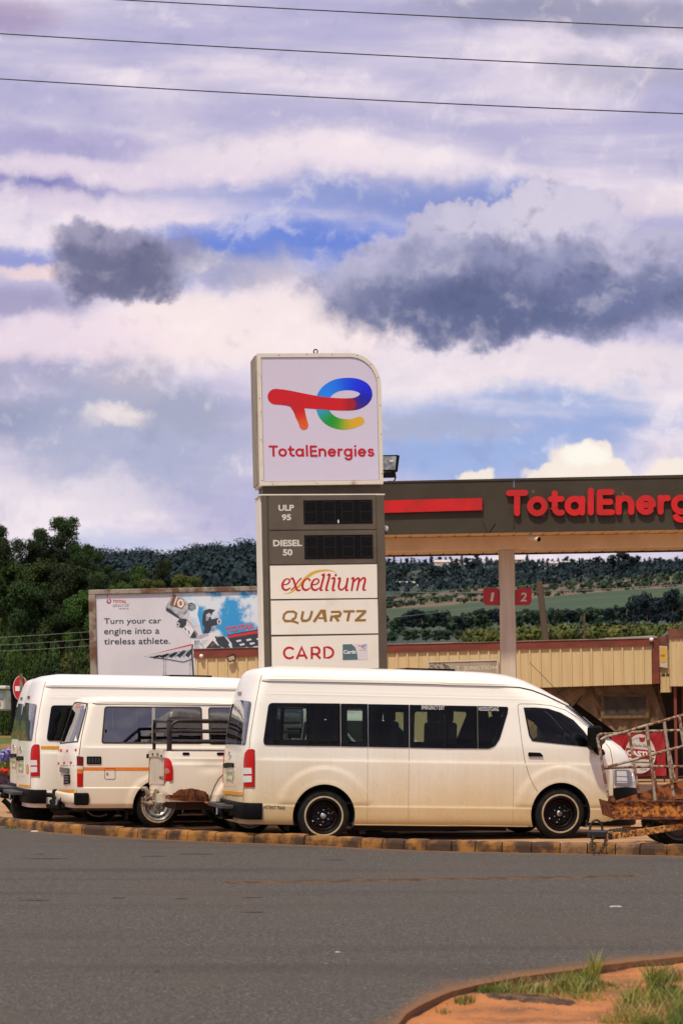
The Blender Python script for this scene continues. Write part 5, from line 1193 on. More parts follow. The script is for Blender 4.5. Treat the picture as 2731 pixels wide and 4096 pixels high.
def boolean(me, cutters):
    o = link('tmp', me)
    cs = []
    for cme in cutters:
        c_ = link('tmpc', cme); cs.append(c_); m = o.modifiers.new('b', 'BOOLEAN'); m.object = c_; m.operation = 'DIFFERENCE'; m.solver = 'EXACT'
    bpy.context.view_layer.update(); ev = o.evaluated_get(bpy.context.evaluated_depsgraph_get()); r = bpy.data.meshes.new_from_object(ev)
    for x in [o]+cs: bpy.data.objects.remove(x)
    return r
def make_shell(body, wall, holes, arches, fronts, mats, name, parent, thick=.035, extra=None):
    out = body.shell(); inn = body.shell(inset_=thick); out.materials.clear(); inn.materials.clear()
    for m in mats: out.materials.append(m); inn.materials.append(m)
    inn.polygons.foreach_set('material_index', [1]*len(inn.polygons))
    cut = []
    mb = MB()
    for pl_ in holes: mb.poly_ext(pl_, -1.4, 1.4)
    for hx, hz_, r_ in arches: mb.poly_ext([(hx+r_*math.cos(R(a)), hz_+r_*math.sin(R(a))) for a in range(0, 360, 6)], -1.4, 1.4)
    cme = mesh('c', mb.v, mb.f, mats[1]); MB().fix(cme); cut.append(cme)
    mb = MB()
    for yz, xa, xb in fronts:
        n = len(yz); tri = tessellate_polygon([[Vector((a, b_, 0)) for a, b_ in yz]])
        mb.add([(xa, a, b_) for a, b_ in yz]+[(xb, a, b_) for a, b_ in yz], [tuple(t) for t in tri]+[tuple(i+n for i in t)[::-1] for t in tri]+[(i, (i+1) % n, (i+1) % n+n, i+n) for i in range(n)])
    if fronts: cme = mesh('c', mb.v, mb.f, mats[1]); MB().fix(cme); cut.append(cme)
    me = boolean(out, [inn]+cut)
    for i, m in enumerate(mats):
        if i < len(me.materials): me.materials[i] = m
        else: me.materials.append(m)
    me.polygons.foreach_set('use_smooth', [True]*len(me.polygons)); me.set_sharp_from_angle(angle=R(32)); me.name = name
    return link(name, me, parent)
class Trim:
    """pieces laid on a body surface; traced outlines land on the surface itself"""
    def __init__(s, body, fr, parent): s.b, s.f, s.p = body, fr, parent
    def _pt(s, px, py, off, last=None):
        h = s.b.hit(s.f, px, py)
        if h is None:
            for k in range(1, 30):
                for dx, dy in ((k*2, 0), (-k*2, 0), (0, k*2), (0, -k*2)) if k < 4 else ((k*2, 0), (k*2, k)):
                    h = s.b.hit(s.f, px+dx, py+dy)
                    if h is not None: return h+s.b.nrm(h)*off
            return last or s.f.pix(px, py, -.9)
        return h+s.b.nrm(h)*off
    def _obj(s, name, vs, fs, mat, mirror, par, smooth=True):
        o = None
        for sgn in ((1, -1) if mirror else (1,)):
            me = mesh(name, [(v.x, v.y*sgn, v.z) for v in vs], fs if sgn == 1 else [f[::-1] for f in fs], mat, smooth); me.set_sharp_from_angle(angle=R(40)); q = link(name, me, par or s.p); o = o or q
        return o
    def patch(s, name, poly, off, mat, nr=8, nc=8, mirror=False, par=None, base=-.004):
        vs = []; last = None
        if len(poly) == 4:
            tl, tr, br2, bl2 = poly; c_ = nc+1
            for j in range(nr+1):
                for i in range(nc+1):
                    a, b_ = i/nc, j/nr; last = s._pt((tl[0]*(1-a)+tr[0]*a)*(1-b_)+(bl2[0]*(1-a)+br2[0]*a)*b_, (tl[1]*(1-a)+tr[1]*a)*(1-b_)+(bl2[1]*(1-a)+br2[1]*a)*b_, off, last); vs.append(last)
            fs = [(j*c_+i, (j+1)*c_+i, (j+1)*c_+i+1, j*c_+i+1) for j in range(nr) for i in range(nc)]
            rim = [i for i in range(c_)]+[j*c_+nc for j in range(1, nr+1)]+[nr*c_+i for i in range(nc-1, -1, -1)]+[j*c_ for j in range(nr-1, 0, -1)]
        else:                                    # rings of the outline shrinking to its centre
            out = []; per = sum(math.dist(poly[i-1], poly[i]) for i in range(len(poly))); stp = per/(2*(nr+nc))
            for i in range(len(poly)):
                p, q = poly[i], poly[(i+1) % len(poly)]; n = max(1, int(math.dist(p, q)/stp)); out += [(p[0]+(q[0]-p[0])*k/n, p[1]+(q[1]-p[1])*k/n) for k in range(n)]
            cx = (min(p[0] for p in out)+max(p[0] for p in out))/2; cy = (min(p[1] for p in out)+max(p[1] for p in out))/2; m = len(out); nk = max(2, min(nr, nc)//2+1)
            for k in range(nk):
                f = 1-k/nk
                for p in out: last = s._pt(cx+(p[0]-cx)*f, cy+(p[1]-cy)*f, off, last if k else None); vs.append(last)
            vs.append(s._pt(cx, cy, off, last)); fs = [(k*m+i, k*m+(i+1) % m, (k+1)*m+(i+1) % m, (k+1)*m+i) for k in range(nk-1) for i in range(m)]+[((nk-1)*m+i, (nk-1)*m+(i+1) % m, nk*m) for i in range(m)]
            ar = sum(out[i][0]*out[(i+1) % m][1]-out[(i+1) % m][0]*out[i][1] for i in range(m))
            rim = list(range(m))
        b0 = len(vs); vs += [vs[i]-s.b.nrm(vs[i])*(off-base) for i in rim]; m = len(rim)
        fs += [(rim[i], rim[(i+1) % m], b0+(i+1) % m, b0+i) for i in range(m)]
        me = mesh('tmp', vs, fs); MB().fix(me); fs = [tuple(p.vertices) for p in me.polygons]; bpy.data.meshes.remove(me)
        return s._obj(name, vs, fs, mat, mirror, par)
    def ring(s, name, outer, inner, off, mat, mirror=False, par=None, N=64):
        cx = sum(p[0] for p in inner)/len(inner); cy = sum(p[1] for p in inner)/len(inner)
        def ray(poly, a):
            dx, dy = math.cos(a), math.sin(a); best = 0
            for i in range(len(poly)):
                p, q = poly[i], poly[(i+1) % len(poly)]; ex, ey = q[0]-p[0], q[1]-p[1]; den = dx*ey-dy*ex
                if abs(den) < 1e-9: continue
                t = ((p[0]-cx)*ey-(p[1]-cy)*ex)/den; u_ = ((p[0]-cx)*dy-(p[1]-cy)*dx)/den
                if -1e-6 <= u_ <= 1+1e-6 and t > best: best = t
            return (cx+dx*best, cy+dy*best)
        angs = sorted([2*math.pi*k/N for k in range(N)]+[math.atan2(p[1]-cy, p[0]-cx) % (2*math.pi) for p in outer+inner]); vs = []; n = len(angs)
        for poly, of in ((outer, off), (inner, off), (outer, -.002), (inner, -.03)):
            vs += [s._pt(*ray(poly, a), of) for a in angs]
        fs = []
        for i in range(n): j = (i+1) % n; fs += [(i, n+i, n+j, j), (2*n+i, i, j, 2*n+j), (n+i, 3*n+i, 3*n+j, n+j)]
        return s._obj(name, vs, fs, mat, mirror, par)
    def strip(s, name, pts, w_, off, mat, mirror=False, par=None, step=12, base=None):
        d = [pts[0]]
        for a, b_ in zip(pts[:-1], pts[1:]):
            L = math.hypot(b_[0]-a[0], b_[1]-a[1]); n = max(1, int(L/step)); d += [(a[0]+(b_[0]-a[0])*k/n, a[1]+(b_[1]-a[1])*k/n) for k in range(1, n+1)]
        d[-1] = (d[-1][0]+.02, d[-1][1]+.02)
        V_, F_ = ribbon(d, w_, cap=False); vs = [s._pt(*v_, off) for v_ in V_]; fs = list(F_)
        b0 = len(vs); n = len(d); base = -.003 if base is None else base
        vs += [v_-s.b.nrm(v_)*(off-base) for v_ in vs[:2*n]]
        for i in range(n-1): fs += [(2*i, 2*i+2, b0+2*i+2, b0+2*i), (2*i+3, 2*i+1, b0+2*i+1, b0+2*i+3)]
        return s._obj(name, vs, fs, mat, mirror, par, smooth=False)
    def text(s, t, tl, tr, bl, off, mat, bold=0, name='lettering', par=None):
        V_, F_ = text_mesh(t, bold); q = quad_map(tl, tr, bl); vs = [s._pt(*q(a, b_), off) for a, b_ in V_]
        return s._obj(name, vs, F_, mat, False, par, False)
def wheel(parent, x, z, r, ymid, side, style, wd=.20):
    """tyre part with its rim pieces as sub-parts; side -1 faces the camera"""
    mb = MB(); h = wd/2; rr = r*.66
    prof = [(rr, -h*.80), (rr+.02, -h*.95), (r*.80, -h), (r*.93, -h*.92), (r*.985, -h*.74), (r, -h*.45), (r, h*.45), (r*.985, h*.74), (r*.93, h*.92), (r*.80, h), (rr+.02, h*.95), (rr, h*.80)]
    mb.lathe_y(prof, seg=56)
    for k in range(60):                            # tread blocks
        a = 2*math.pi*k/60
        for y0, y1 in ((-h*.72, -h*.28), (-h*.18, h*.18), (h*.28, h*.72)):
            da = .033; p = [(math.cos(a+s_*da)*q, y, math.sin(a+s_*da)*q) for y in (y0, y1) for q in (r-.004, r+.007) for s_ in (-1, 1)]
            mb.add(p, [(2, 3, 7, 6), (0, 2, 6, 4), (1, 5, 7, 3), (0, 1, 3, 2), (4, 6, 7, 5)])
    w_ = mb.build('wheel', rubber, parent, smooth=True, angle=35); w_.location = (x, ymid, z)
    s = side
    def sub(name, mat, mb, sm=True): return mb.build(name, mat, w_, smooth=sm, angle=35)
    def disc(prof, mat, name, seg=48): m_ = MB(); m_.lathe_y([(a, b_*s) for a, b_ in prof], seg=seg); return sub(name, mat, m_)
    rimm = silver if style == 'silver' else (M('black_rim', (.004, .004, .004), .5, spec=.15) if style == 'black' else M('dull_rim', (.10, .09, .08), .6))
    disc([(rr+.008, h*.97), (rr-.004, h*1.02), (rr-.016, h*.95), (rr-.030, h*.55), (rr-.040, h*.20)], rimm, 'rim')
    if style == 'black':
        disc([(rr-.038, h*.25), (rr-.06, h*.38), (r*.40, h*.52), (r*.20, h*.40), (0, h*.40)], rimm, 'rim_disc')
        for k in range(8):
            m_ = MB()                         # punched triangular openings shown as dark recesses with raised spokes
            a = 2*math.pi*k/8+.2; ra, rb = r*.30, rr-.065; da = .16
            for sg_ in (-1, 1):
                m_.tube([(math.cos(a)*ra, s*(h*.50), math.sin(a)*ra), (math.cos(a+sg_*da)*rb, s*(h*.42), math.sin(a+sg_*da)*rb)], .011, 5)
            sub('spoke', rimm, m_)
        disc([(rr-.046, h*.44), (rr-.049, h*.46), (rr-.052, h*.44)], M('pinstripe_red', (.10, .006, .006), .5), 'pinstripe')
        m_ = MB()
        for k in (4, 5):
            a = 2*math.pi*k/8+.6; m_.tube([(math.cos(a)*r*.46, s*h*.50, -abs(math.sin(a))*r*.34), (math.cos(a)*r*.5, s*h*.50, -abs(math.sin(a))*r*.34-.008)], .010, 6)
        sub('wheel_weight', whl, m_)
        disc([(0, h*.86), (.030, h*.84), (.040, h*.74), (.042, h*.42)], chrome, 'hub_cap', 28)
        for k in range(6):
            a = 2*math.pi*k/6+.5; m_ = MB(); m_.lathe_y([(0, s*h*.66), (.008, s*h*.64), (.009, s*h*.42)], (math.cos(a)*.078, 0, math.sin(a)*.078), 8); sub('lug_nut', chrome, m_)
    elif style == 'silver':
        disc([(rr-.035, h*.25), (rr-.05, h*.34), (r*.48, h*.62), (r*.43, h*.60), (r*.36, h*.34), (r*.24, h*.42), (r*.16, h*.5), (.0, h*.5)], rimm, 'rim_disc')
        for k in range(12):
            a = 2*math.pi*k/12+.1; m_ = MB(); rq = r*.545; m_.lathe_y([(0, s*(h*.545)), (.010, s*(h*.54))], (math.cos(a)*rq, 0, math.sin(a)*rq), 10); sub('vent_hole', gap, m_)
        for k in range(8):
            a = 2*math.pi*k/8+.3; m_ = MB(); rq = r*.255; m_.lathe_y([(0, s*h*.66), (.014, s*h*.62), (.020, s*h*.40)], (math.cos(a)*rq, 0, math.sin(a)*rq), 10); sub('lug_nut', chrome, m_)
        disc([(0, h*.66), (.028, h*.66), (.034, h*.60), (.036, h*.4)], M('dull_rim', (.10, .09, .08), .6), 'hub_cap', 24)
    else:
        disc([(rr-.035, h*.25), (r*.4, h*.5), (r*.2, h*.3), (0, h*.4)], rimm, 'rim_disc')
    if style != 'plain':
        disc([(rr+.016, h*.985+.004), (rr+.019, h*1.0+.007), (rr+.036, h*1.0+.007), (rr+.039, h*.985+.004)], M('whitewall', (.44, .34, .22), .7, col2=(.34, .25, .15), vs=14), 'whitewall')
    # inner side
    m_ = MB(); m_.lathe_y([(0, -s*h*.4), (rr, -s*h*.6)], seg=24); sub('brake_drum', liner, m_)
    return w_
def arch_liner(parent, x, z, r, w_, depth=.42):
    for s in (-1, 1):
        mb = MB(); vs = []; n = 20
        for k in range(n+1):
            a = R(-20+220*k/n); vs += [(x+r*math.cos(a), s*(w_-.02), z+r*math.sin(a)), (x+r*math.cos(a), s*(w_-depth), z+r*math.sin(a))]
        fs = [(2*k, 2*k+1, 2*k+3, 2*k+2) for k in range(n)]; c_ = len(vs); vs.append((x, s*(w_-depth), z)); fs += [(2*k+1, 2*k+3, c_) for k in range(n)]; mb.add(vs, fs); mb.build('wheel_arch_liner', liner, parent)
def wrap(name, body, z0, z1, xend, off, mat, parent, rear=True, rnd_=.02, inner=-.01):
    """bumper: strip that follows the body's plan round one end, z0..z1, sides reach xend"""
    zs = [z0, z0+rnd_*.4, z0+rnd_, z1-rnd_, z1-rnd_*.4, z1]; of = [off-rnd_, off-rnd_*.3, off, off, off-rnd_*.3, off-rnd_]
    zm = min(max((z0+z1)/2, body.zs[0]+.02), body.zs[-1]); ends = body.xr(zm) if rear else body.xf(zm); Rr = body.Rr if rear else body.Rf; n_ = body.nr if rear else body.nf; w_ = body.W(zm)
    half = [(xend, w_)]+[(ends+(Rr*(1-math.cos(math.pi/2*k/16)**(2/n_)))*(1 if rear else -1), w_*(math.sin(math.pi/2*k/16))**(2/n_)) for k in range(16, -1, -1)]
    plan = [(x, -y) for x, y in half]+[(x, y) for x, y in half[::-1][1:]]
    vs = []; m = len(plan)
    for z, o in zip(zs+[z1, z0], of+[inner, inner]):
        for i, (x, y) in enumerate(plan):
            a = plan[max(i-1, 0)]; b_ = plan[min(i+1, m-1)]; t = Vector((b_[0]-a[0], b_[1]-a[1])).normalized(); nrm_ = Vector((-t.y, t.x))
            if nrm_.dot(Vector((x-(ends+(1 if rear else -1)*1.0), y))) < 0: nrm_ = -nrm_
            vs.append((x+nrm_.x*o, y+nrm_.y*o, z))
    r_ = len(zs)+2; fs = [(j*m+i, j*m+i+1, ((j+1) % r_)*m+i+1, ((j+1) % r_)*m+i) for j in range(r_) for i in range(m-1)]+[tuple(j*m for j in range(r_)), tuple(j*m+m-1 for j in range(r_))[::-1]]
    mb = MB(); mb.add(vs, fs); return mb.build(name, mat, parent, smooth=True, angle=35)
def copy_thing(root):
    def cp(o, par):
        c_ = o.copy(); COL.objects.link(c_); c_.parent = par
        for ch in list(o.children): cp(ch, c_)
        return c_
    return cp(root, None)

seatm = M('seat_fabric', (.035, .035, .04), .9, col2=(.06, .055, .05), vs=20); dash = M('dashboard_grey', (.10, .10, .10), .8)
def seats(parent, rows, w_, zf, front=None):
    for x in rows:
        mb = MB(); mb.bbox(x, x+.42, -w_, w_, zf+.30, zf+.42, .03); mb.build('seat', seatm, parent)
        n = max(1, int(2*w_/.5))
        for k in range(n):
            y0 = -w_+k*2*w_/n+.02; y1 = -w_+(k+1)*2*w_/n-.02; mb = MB(); mb.bbox(x-.10, x, y0, y1, zf+.40, zf+.98, .03); mb.bbox(x-.09, x-.02, y0+.12, y1-.12, zf+.98, zf+1.15, .02); mb.build('backrest', seatm, parent)

# ------------------------------------------------------------------ MAIN MINIBUS
HW = .965
MF = Frame(1294.5, 27.56, 12.5, -1.15, side=HW)
van = thing('minibus', 'large white high roof minibus in front, black rims, HOTSHOT TRANS on its rear corner', 'minibus', MF.m)
q_ = lambda c, x, y, w_: MF.pix(*c(x, y), w_)
def zl(c, x, y, w_=-HW): return q_(c, x, y, w_).z
z_sill = (zl(cB, 1000, 1102)+zl(cC, 300, 1106))/2; z_cr = (zl(cB, 1200, 985)+zl(cC, 100, 994))/2; z_belt = (zl(cB, 700, 690)+zl(cC, 200, 712))/2
z_wb = zl(cB, 800, 606); z_wt = zl(cB, 800, 338, -.88); z_rib = zl(cB, 800, 284, -.86); z_gut = zl(cB, 800, 197, -.84); z_top = zl(cB, 900, 119, -.0)
rear = [(q.z, q.x-.035) for q in (q_(cB, x, y, .8) for x, y in [(62, 1000), (62, 935), (65, 800), (72, 650), (80, 560), (95, 440), (118, 320), (140, 250), (158, 200), (175, 160), (195, 138), (225, 126)])]
front = [(q.z, q.x+.02) for q in (q_(cC, x, y, -.3) for x, y in [(1240, 1110), (1275, 1040), (1290, 960), (1288, 900), (1278, 850), (1262, 790), (1240, 720), (1215, 650), (1170, 600), (1100, 555), (1060, 520), (1000, 467), (940, 415), (860, 356)])]
frt = [(q.z, q.x) for q in (q_(cC, x, y, -.1) for x, y in [(800, 322), (740, 290), (680, 254), (620, 225), (570, 200), (520, 180), (460, 162), (400, 150), (300, 141), (150, 134)])]
front = sorted([f for f in front if f[0] < frt[0][0]-.01]+frt); rear = sorted(rear)
z_top = max(z_top, front[-1][0]+.004)
rear.append((z_top, rear[-1][1]+.22)); front.append((z_top+.001, front[-1][1]-.35))
z_bot = z_sill-.005
fr_h = MF.pix(*cC(798, 1047), -HW+.03); hub = [MF.i @ Vector((MF.m @ Vector((x, -HW+.11, 0))).to_tuple()) for x in (0, fr_h.x)]
RW = .338
def wheel_local(fr, x, y, r):                    # local z so that the tyre stands on the ground
    p = fr.m @ Vector((x, y, 0)); return (r+.006-p.z)/(fr.m.to_3x3() @ Vector((0, 0, 1))).z
hz0, hz1 = wheel_local(MF, 0, -HW, RW), wheel_local(MF, fr_h.x, -HW, RW)
ss = lambda t: 0 if t < 0 else 1 if t > 1 else t*t*(3-2*t)
def hbump(x, z):
    b_ = .008*(1-ss((z-z_belt+.02)/.05))                       # belt step
    if z < z_cr+.05: b_ += .008*(1-ss((z-z_cr+.01)/.03))       # tuck above the sill
    b_ += .003*math.exp(-((z-z_rib)/.010)**2)
    b_ += .002*math.exp(-((z-z_rib-.035)/.012)**2)
    for hx, hz_, ro in ((0, hz0, .64), (fr_h.x, hz1, .64)):
        r = math.hypot(x-hx, z-hz_)
        if r < ro+.05 and z > z_cr-.03: b_ += .013*(1-ss((r-ro+.02)/.03))*ss((z-z_cr)/.06)+.006*math.exp(-((r-.43)/.02)**2)
    return b_
Wt = [(z_bot, .905), (z_bot+.05, .925), (z_cr, .945), (z_belt, HW-.016), (z_wb+.03, HW-.022), (z_wt, .888), (z_gut-.02, .845), (z_gut, .850), (z_gut+.012, .852), (z_gut+.03, .832)]
for k in range(1, 13):
    a = math.pi/2*k/12; Wt.append((z_gut+.03+(z_top-z_gut-.03)*math.sin(a), .832*max(math.cos(a), 0)**.62 if k < 12 else .05))
zs = sorted(set([z_bot, z_bot+.02, z_bot+.05, z_cr-.02, z_cr-.01, z_cr, z_cr+.012, z_cr+.03, z_belt-.03, z_belt-.018, z_belt-.008, z_belt+.002, z_belt+.014, z_belt+.03, z_wb, z_wt, z_rib-.02, z_rib-.01, z_rib, z_rib+.01, z_rib+.02, z_rib+.035, z_rib+.05, z_gut-.02, z_gut, z_gut+.012]+[w_[0] for w_ in Wt]+list(np.linspace(z_bot+.09, z_belt-.05, 26))+list(np.linspace(z_belt+.06, z_gut-.04, 16))))
HB = Body(rear, front, Wt, .20, 3.4, .85, 2.3, zs, hbump)
TR_ = Trim(HB, MF, van)
L_ = lambda c, pts: c.L(pts)
panes = [(L_(cB, [(352, 333), (598, 335), (600, 603), (322, 597), (318, 570)]), [(16), 0, 0, 14, 10], L_(cB, rect(368, 360, 590, 572))),
 (L_(cB, [(601, 335), (799, 337), (801, 605), (603, 603)]), 0, L_(cB, rect(612, 364, 790, 572))),
 (L_(cB, [(803, 338), (971, 340), (974, 609), (805, 606)]), 0, L_(cB, rect(844, 368, 942, 576))),
 (L_(cB, [(975, 341), (1230, 345), (1231, 614), (977, 609)]), 0, L_(cB, rect(1005, 360, 1200, 598))),
 (L_(cB, [(1234, 345), (1466, 350), (1468, 619), (1235, 614)]), 0, L_(cB, rect(1264, 388, 1455, 602))),
 (L_(cC, [(87, 350), (276, 353), (280, 620), (89, 619)]), 0, L_(cC, rect(97, 384, 266, 588))),
 (L_(cC, [(279, 353), (472, 358), (466, 400), (418, 560), (388, 605), (350, 621), (283, 620)]), [0, 8, 0, 8, 8, 8, 0], L_(cC, [(292, 382), (438, 388), (440, 412), (384, 572), (352, 602), (292, 602)]))]
dw_out = L_(cC, [(568, 362), (640, 362), (720, 369), (800, 396), (880, 442), (945, 510), (1003, 592), (1003, 612), (800, 592), (622, 573), (602, 540), (584, 450)])
dw_in = L_(cC, [(578, 373), (640, 373), (716, 379), (794, 405), (870, 450), (932, 515), (984, 586), (984, 601), (800, 582), (630, 565), (611, 535), (593, 450)])
holes = []
def hxz(poly, grow=5):
    c_ = Vector((sum(p[0] for p in poly)/len(poly), sum(p[1] for p in poly)/len(poly))); out = []
    for p in poly:
        v = Vector(p); d = (v-c_); d = d*(1+grow/d.length); h = HB.hit(MF, *(c_+d)) or MF.pix(*(c_+d), -.93); out.append((h.x, h.z))
    return out
for o_, r_, i_ in panes: holes.append(hxz(rounded(i_, 9)))
holes.append(hxz(dw_in, 4))
rw = rounded(L_(cB, [(143, 314), (241, 325), (243, 345), (207, 597), (78, 592)]), [6, 7, 4, 7, 5])
rwi = L_(cB, [(150, 325), (228, 334), (226, 350), (196, 583), (86, 580)])
rl = [HB.hit(MF, *p) for p in rwi]; zra, zrb = min(p.z for p in rl)+.02, max(p.z for p in rl)-.03
xw0 = cC; z_ws0, z_ws1 = q_(cC, 1075, 545, -.2).z, q_(cC, 885, 375, -.2).z
fronts = [([(-.66, zra), (.66, zra), (.60, zrb), (-.60, zrb)], HB.xr(zra)-.5, HB.xr(zrb)+.25), ([(-.70, z_ws0), (.70, z_ws0), (.60, z_ws1), (-.60, z_ws1)], HB.xf(z_ws1)-.30, HB.xf(z_ws0)+.6)]
bodyo = make_shell(HB, .035, holes, [(0, hz0, .415), (fr_h.x, hz1, .415)], fronts, [white, liner], 'body', van)
for o_, r_, i_ in panes:
    oo = rounded(o_, r_, 4) if r_ else o_
    TR_.ring('window_border', oo, rounded(i_, 11), .004, frit, True)
    TR_.patch('window', oo, .009, gl, 6, 6, True, base=.006)
for x in (598, 802, 973, 1232): pass
TR_.ring('window_border', dw_out, dw_in, .004, frit, True); TR_.patch('door_window', dw_out, .008, glc, 10, 10, True, base=.006)
# framed sliding panes
for (a, b_) in ((L_(cB, rect(603, 352, 797, 366)), 0), (L_(cB, rect(603, 574, 800, 590)), 0), (L_(cC, rect(90, 368, 274, 384)), 0), (L_(cC, rect(90, 590, 277, 604)), 0)): TR_.patch('window_rail', a, .016, black, 2, 4, True)
for a in (L_(cB, rect(788, 352, 798, 590)), L_(cC, rect(264, 368, 274, 604)), L_(cB, rect(598, 338, 604, 603)), L_(cC, rect(86, 352, 92, 618))): TR_.patch('window_rail', a, .015, black, 4, 1, True)
for a in (L_(cB, rect(388, 568, 416, 590)), L_(cB, rect(852, 574, 878, 590)), L_(cB, rect(1280, 582, 1305, 602)), L_(cC, rect(283, 592, 308, 608))): TR_.patch('window_latch', a, .020, black, 2, 2)
wtx = M('white_sticker', (.78, .76, .74), .5)
TR_.text('EMERGENCY EXIT', cB(1309, 350), cB(1452, 353), cB(1309, 374), .014, wtx, 0); TR_.text('NOODUITGANG', cC(285, 359), cC(410, 361), cC(285, 383), .014, wtx, 0)
TR_.text('HOTSHOT TRANS', cB(322, 975), cB(455, 982), cB(321, 997), .0025, black, .01)
# rear glass and windscreen
TR_.ring('window_border', rw, rounded(rwi, 6), .003, frit); TR_.patch('rear_window', rw, .007, glr, 12, 8, base=.004)
def fpatch(name, body, ya, yb, za, zb, off, mat, par, ny=16, nz2=10, rear_=False, taper=.0):
    vs = []
    for j in range(nz2+1):
        z = za+(zb-za)*j/nz2; tp = 1-taper*j/nz2
        for i in range(ny+1):
            y = (ya+(yb-ya)*i/ny)*tp; w_ = body.W(z); n_ = body.nr if rear_ else body.nf; R_ = body.Rr if rear_ else body.Rf
            d = R_*(1-(1-min(.999, abs(y)/w_)**n_)**(1/n_)); x = body.xr(z)+d-off if rear_ else body.xf(z)-d+off; vs.append((x, y, z))
    fs = [(j*(ny+1)+i, j*(ny+1)+i+1, (j+1)*(ny+1)+i+1, (j+1)*(ny+1)+i) for j in range(nz2) for i in range(ny)]
    mb = MB(); mb.add(vs, fs); return mb.build(name, mat, par, smooth=True, fix=False)
fpatch('rear_window', HB, .02, .70, zra-.03, zrb+.03, .008, glc, van, rear_=True, taper=.1) if False else None
fpatch('windscreen', HB, -.76, .76, z_ws0-.05, z_ws1+.04, .006, glc, van, taper=.14)
# tail lamp
TR_.patch('tail_lamp', rounded(L_(cB, [(200, 700), (207, 648), (226, 624), (258, 622), (262, 660), (262, 861), (199, 861)]), [6, 6, 6, 3, 3, 4, 3]), .014, redl, 12, 6, True)
TR_.patch('tail_lamp_lens', L_(cB, [(200, 741), (246, 741), (248, 779), (200, 781)]), .019, whl, 3, 4, True); TR_.patch('tail_lamp_lens', L_(cB, [(200, 791), (247, 790), (247, 830), (200, 833)]), .019, whl, 3, 4, True)
TR_.strip('lamp_gasket', L_(cB, [(262, 628), (264, 700), (263, 862)]), 1.6, .004, gap, True)
# seams
sm_ = 1.3
TR_.strip('door_seam', L_(cB, [(325, 130), (308, 160), (297, 200), (272, 330), (247, 480), (234, 560), (231, 620)]), .85, .0015, gap, True)
TR_.strip('door_seam', L_(cB, [(195, 862), (194, 950)]), .85, .0015, gap, True)
TR_.strip('door_seam', L_(cC, [(640, 340), (545, 339), (532, 348), (536, 400), (548, 500), (560, 600), (575, 690), (600, 780), (630, 850), (668, 908)]), .85, .0015, gap, True)
TR_.strip('door_seam', L_(cC, [(640, 340), (740, 350), (830, 378), (905, 425), (985, 495), (1045, 545)]), .85, .0015, gap, True)
TR_.strip('door_seam', L_(cC, [(1085, 588), (1112, 625), (1126, 700), (1130, 800), (1132, 1000)]), .85, .0015, gap, True)
for a in ([(972, 616), (970, 1100)], [(1232, 620), (1226, 1105)]): TR_.strip('panel_seam', L_(cB, a), .8, .001, M('faint_seam', (.34, .25, .13), .8), False)
TR_.strip('panel_seam', L_(cC, [(505, 735), (502, 1105)]), .6, .001, M('faint_seam', (.34, .25, .13), .8), False)
TR_.strip('roof_gutter', L_(cB, [(312, 188), (600, 193), (1000, 200), (1400, 209)])+L_(cC, [(100, 215), (300, 219), (440, 223), (540, 232), (620, 250), (700, 281), (780, 318), (850, 353)]), 3.2, .016, white, True)
TR_.strip('gutter_seal', L_(cB, [(312, 194), (600, 199), (1000, 206), (1400, 215)])+L_(cC, [(100, 221), (300, 225), (440, 229), (540, 238), (620, 256), (700, 287), (780, 324), (850, 357)]), .9, .010, gap, True)
TR_.strip('sill_trim', L_(cB, [(892, 1099), (1200, 1102), (1560, 1106)])+L_(cC, [(100, 1103), (300, 1106), (592, 1110)]), 2.2, .012, white, True)
# handle, headlight, badges, plate
TR_.patch('handle_recess', rounded(L_(cC, rect(592, 640, 700, 704)), 6), .002, white, 4, 6, True)
TR_.patch('door_handle', rounded(L_(cC, [(597, 643), (672, 646), (691, 670), (597, 669)]), 4), .022, black, 4, 6, True)
TR_.patch('headlight', rounded(L_(cC, [(1136, 752), (1222, 753), (1240, 775), (1246, 850), (1228, 857), (1137, 846)]), 4), .016, M('lamp_smoke', (.17, .16, .15), .15, spec=.6), 8, 8, True)
TR_.patch('headlight_lens', L_(cC, [(1148, 762), (1205, 763), (1212, 800), (1214, 838), (1148, 836)]), .019, whl, 4, 4, True)
for p4 in ([(1146, 792), (1222, 796), (1222, 800), (1146, 796)], [(1146, 822), (1226, 827), (1226, 831), (1146, 826)], [(1206, 760), (1211, 760), (1218, 840), (1213, 840)]): TR_.patch('headlight_rib', L_(cC, p4), .022, M('lamp_smoke', (.17, .16, .15), .15, spec=.6), 2, 3, True)
TR_.patch('front_grille', L_(cC, [(1132, 868), (1205, 862), (1272, 868), (1286, 905), (1284, 950), (1132, 950)]), .012, black, 4, 8, True)
TR_.patch('headlight_bezel', L_(cC, [(1246, 775), (1260, 785), (1266, 822), (1250, 830)]), .012, whl, 3, 2, True)
TR_.patch('plate_lamp', rounded(L_(cB, [(80, 718), (135, 722), (137, 750), (82, 748)]), 3), .035, black, 3, 3); TR_.patch('plate_recess', rounded(L_(cB, [(76, 715), (142, 718), (142, 858), (74, 856)]), 4), .003, white, 4, 4)
pl2 = TR_.patch('number_plate', L_(cB, [(94, 760), (136, 762), (133, 820), (91, 818)]), .022, M('plate_green', (.42, .46, .16), .5, col2=(.62, .62, .50), vs=6), 3, 3)
TR_.text('DPV 57', cB(98, 768), cB(132, 770), cB(96, 795), .026, M('plate_ink', (.08, .10, .07), .6), .02, par=pl2) if False else None
for k in range(5): TR_.patch('plate_character', L_(cB, rect(99+k*6.5, 772, 102+k*6.5, 796)), .025, M('plate_ink', (.10, .12, .08), .6), 1, 1, par=pl2)
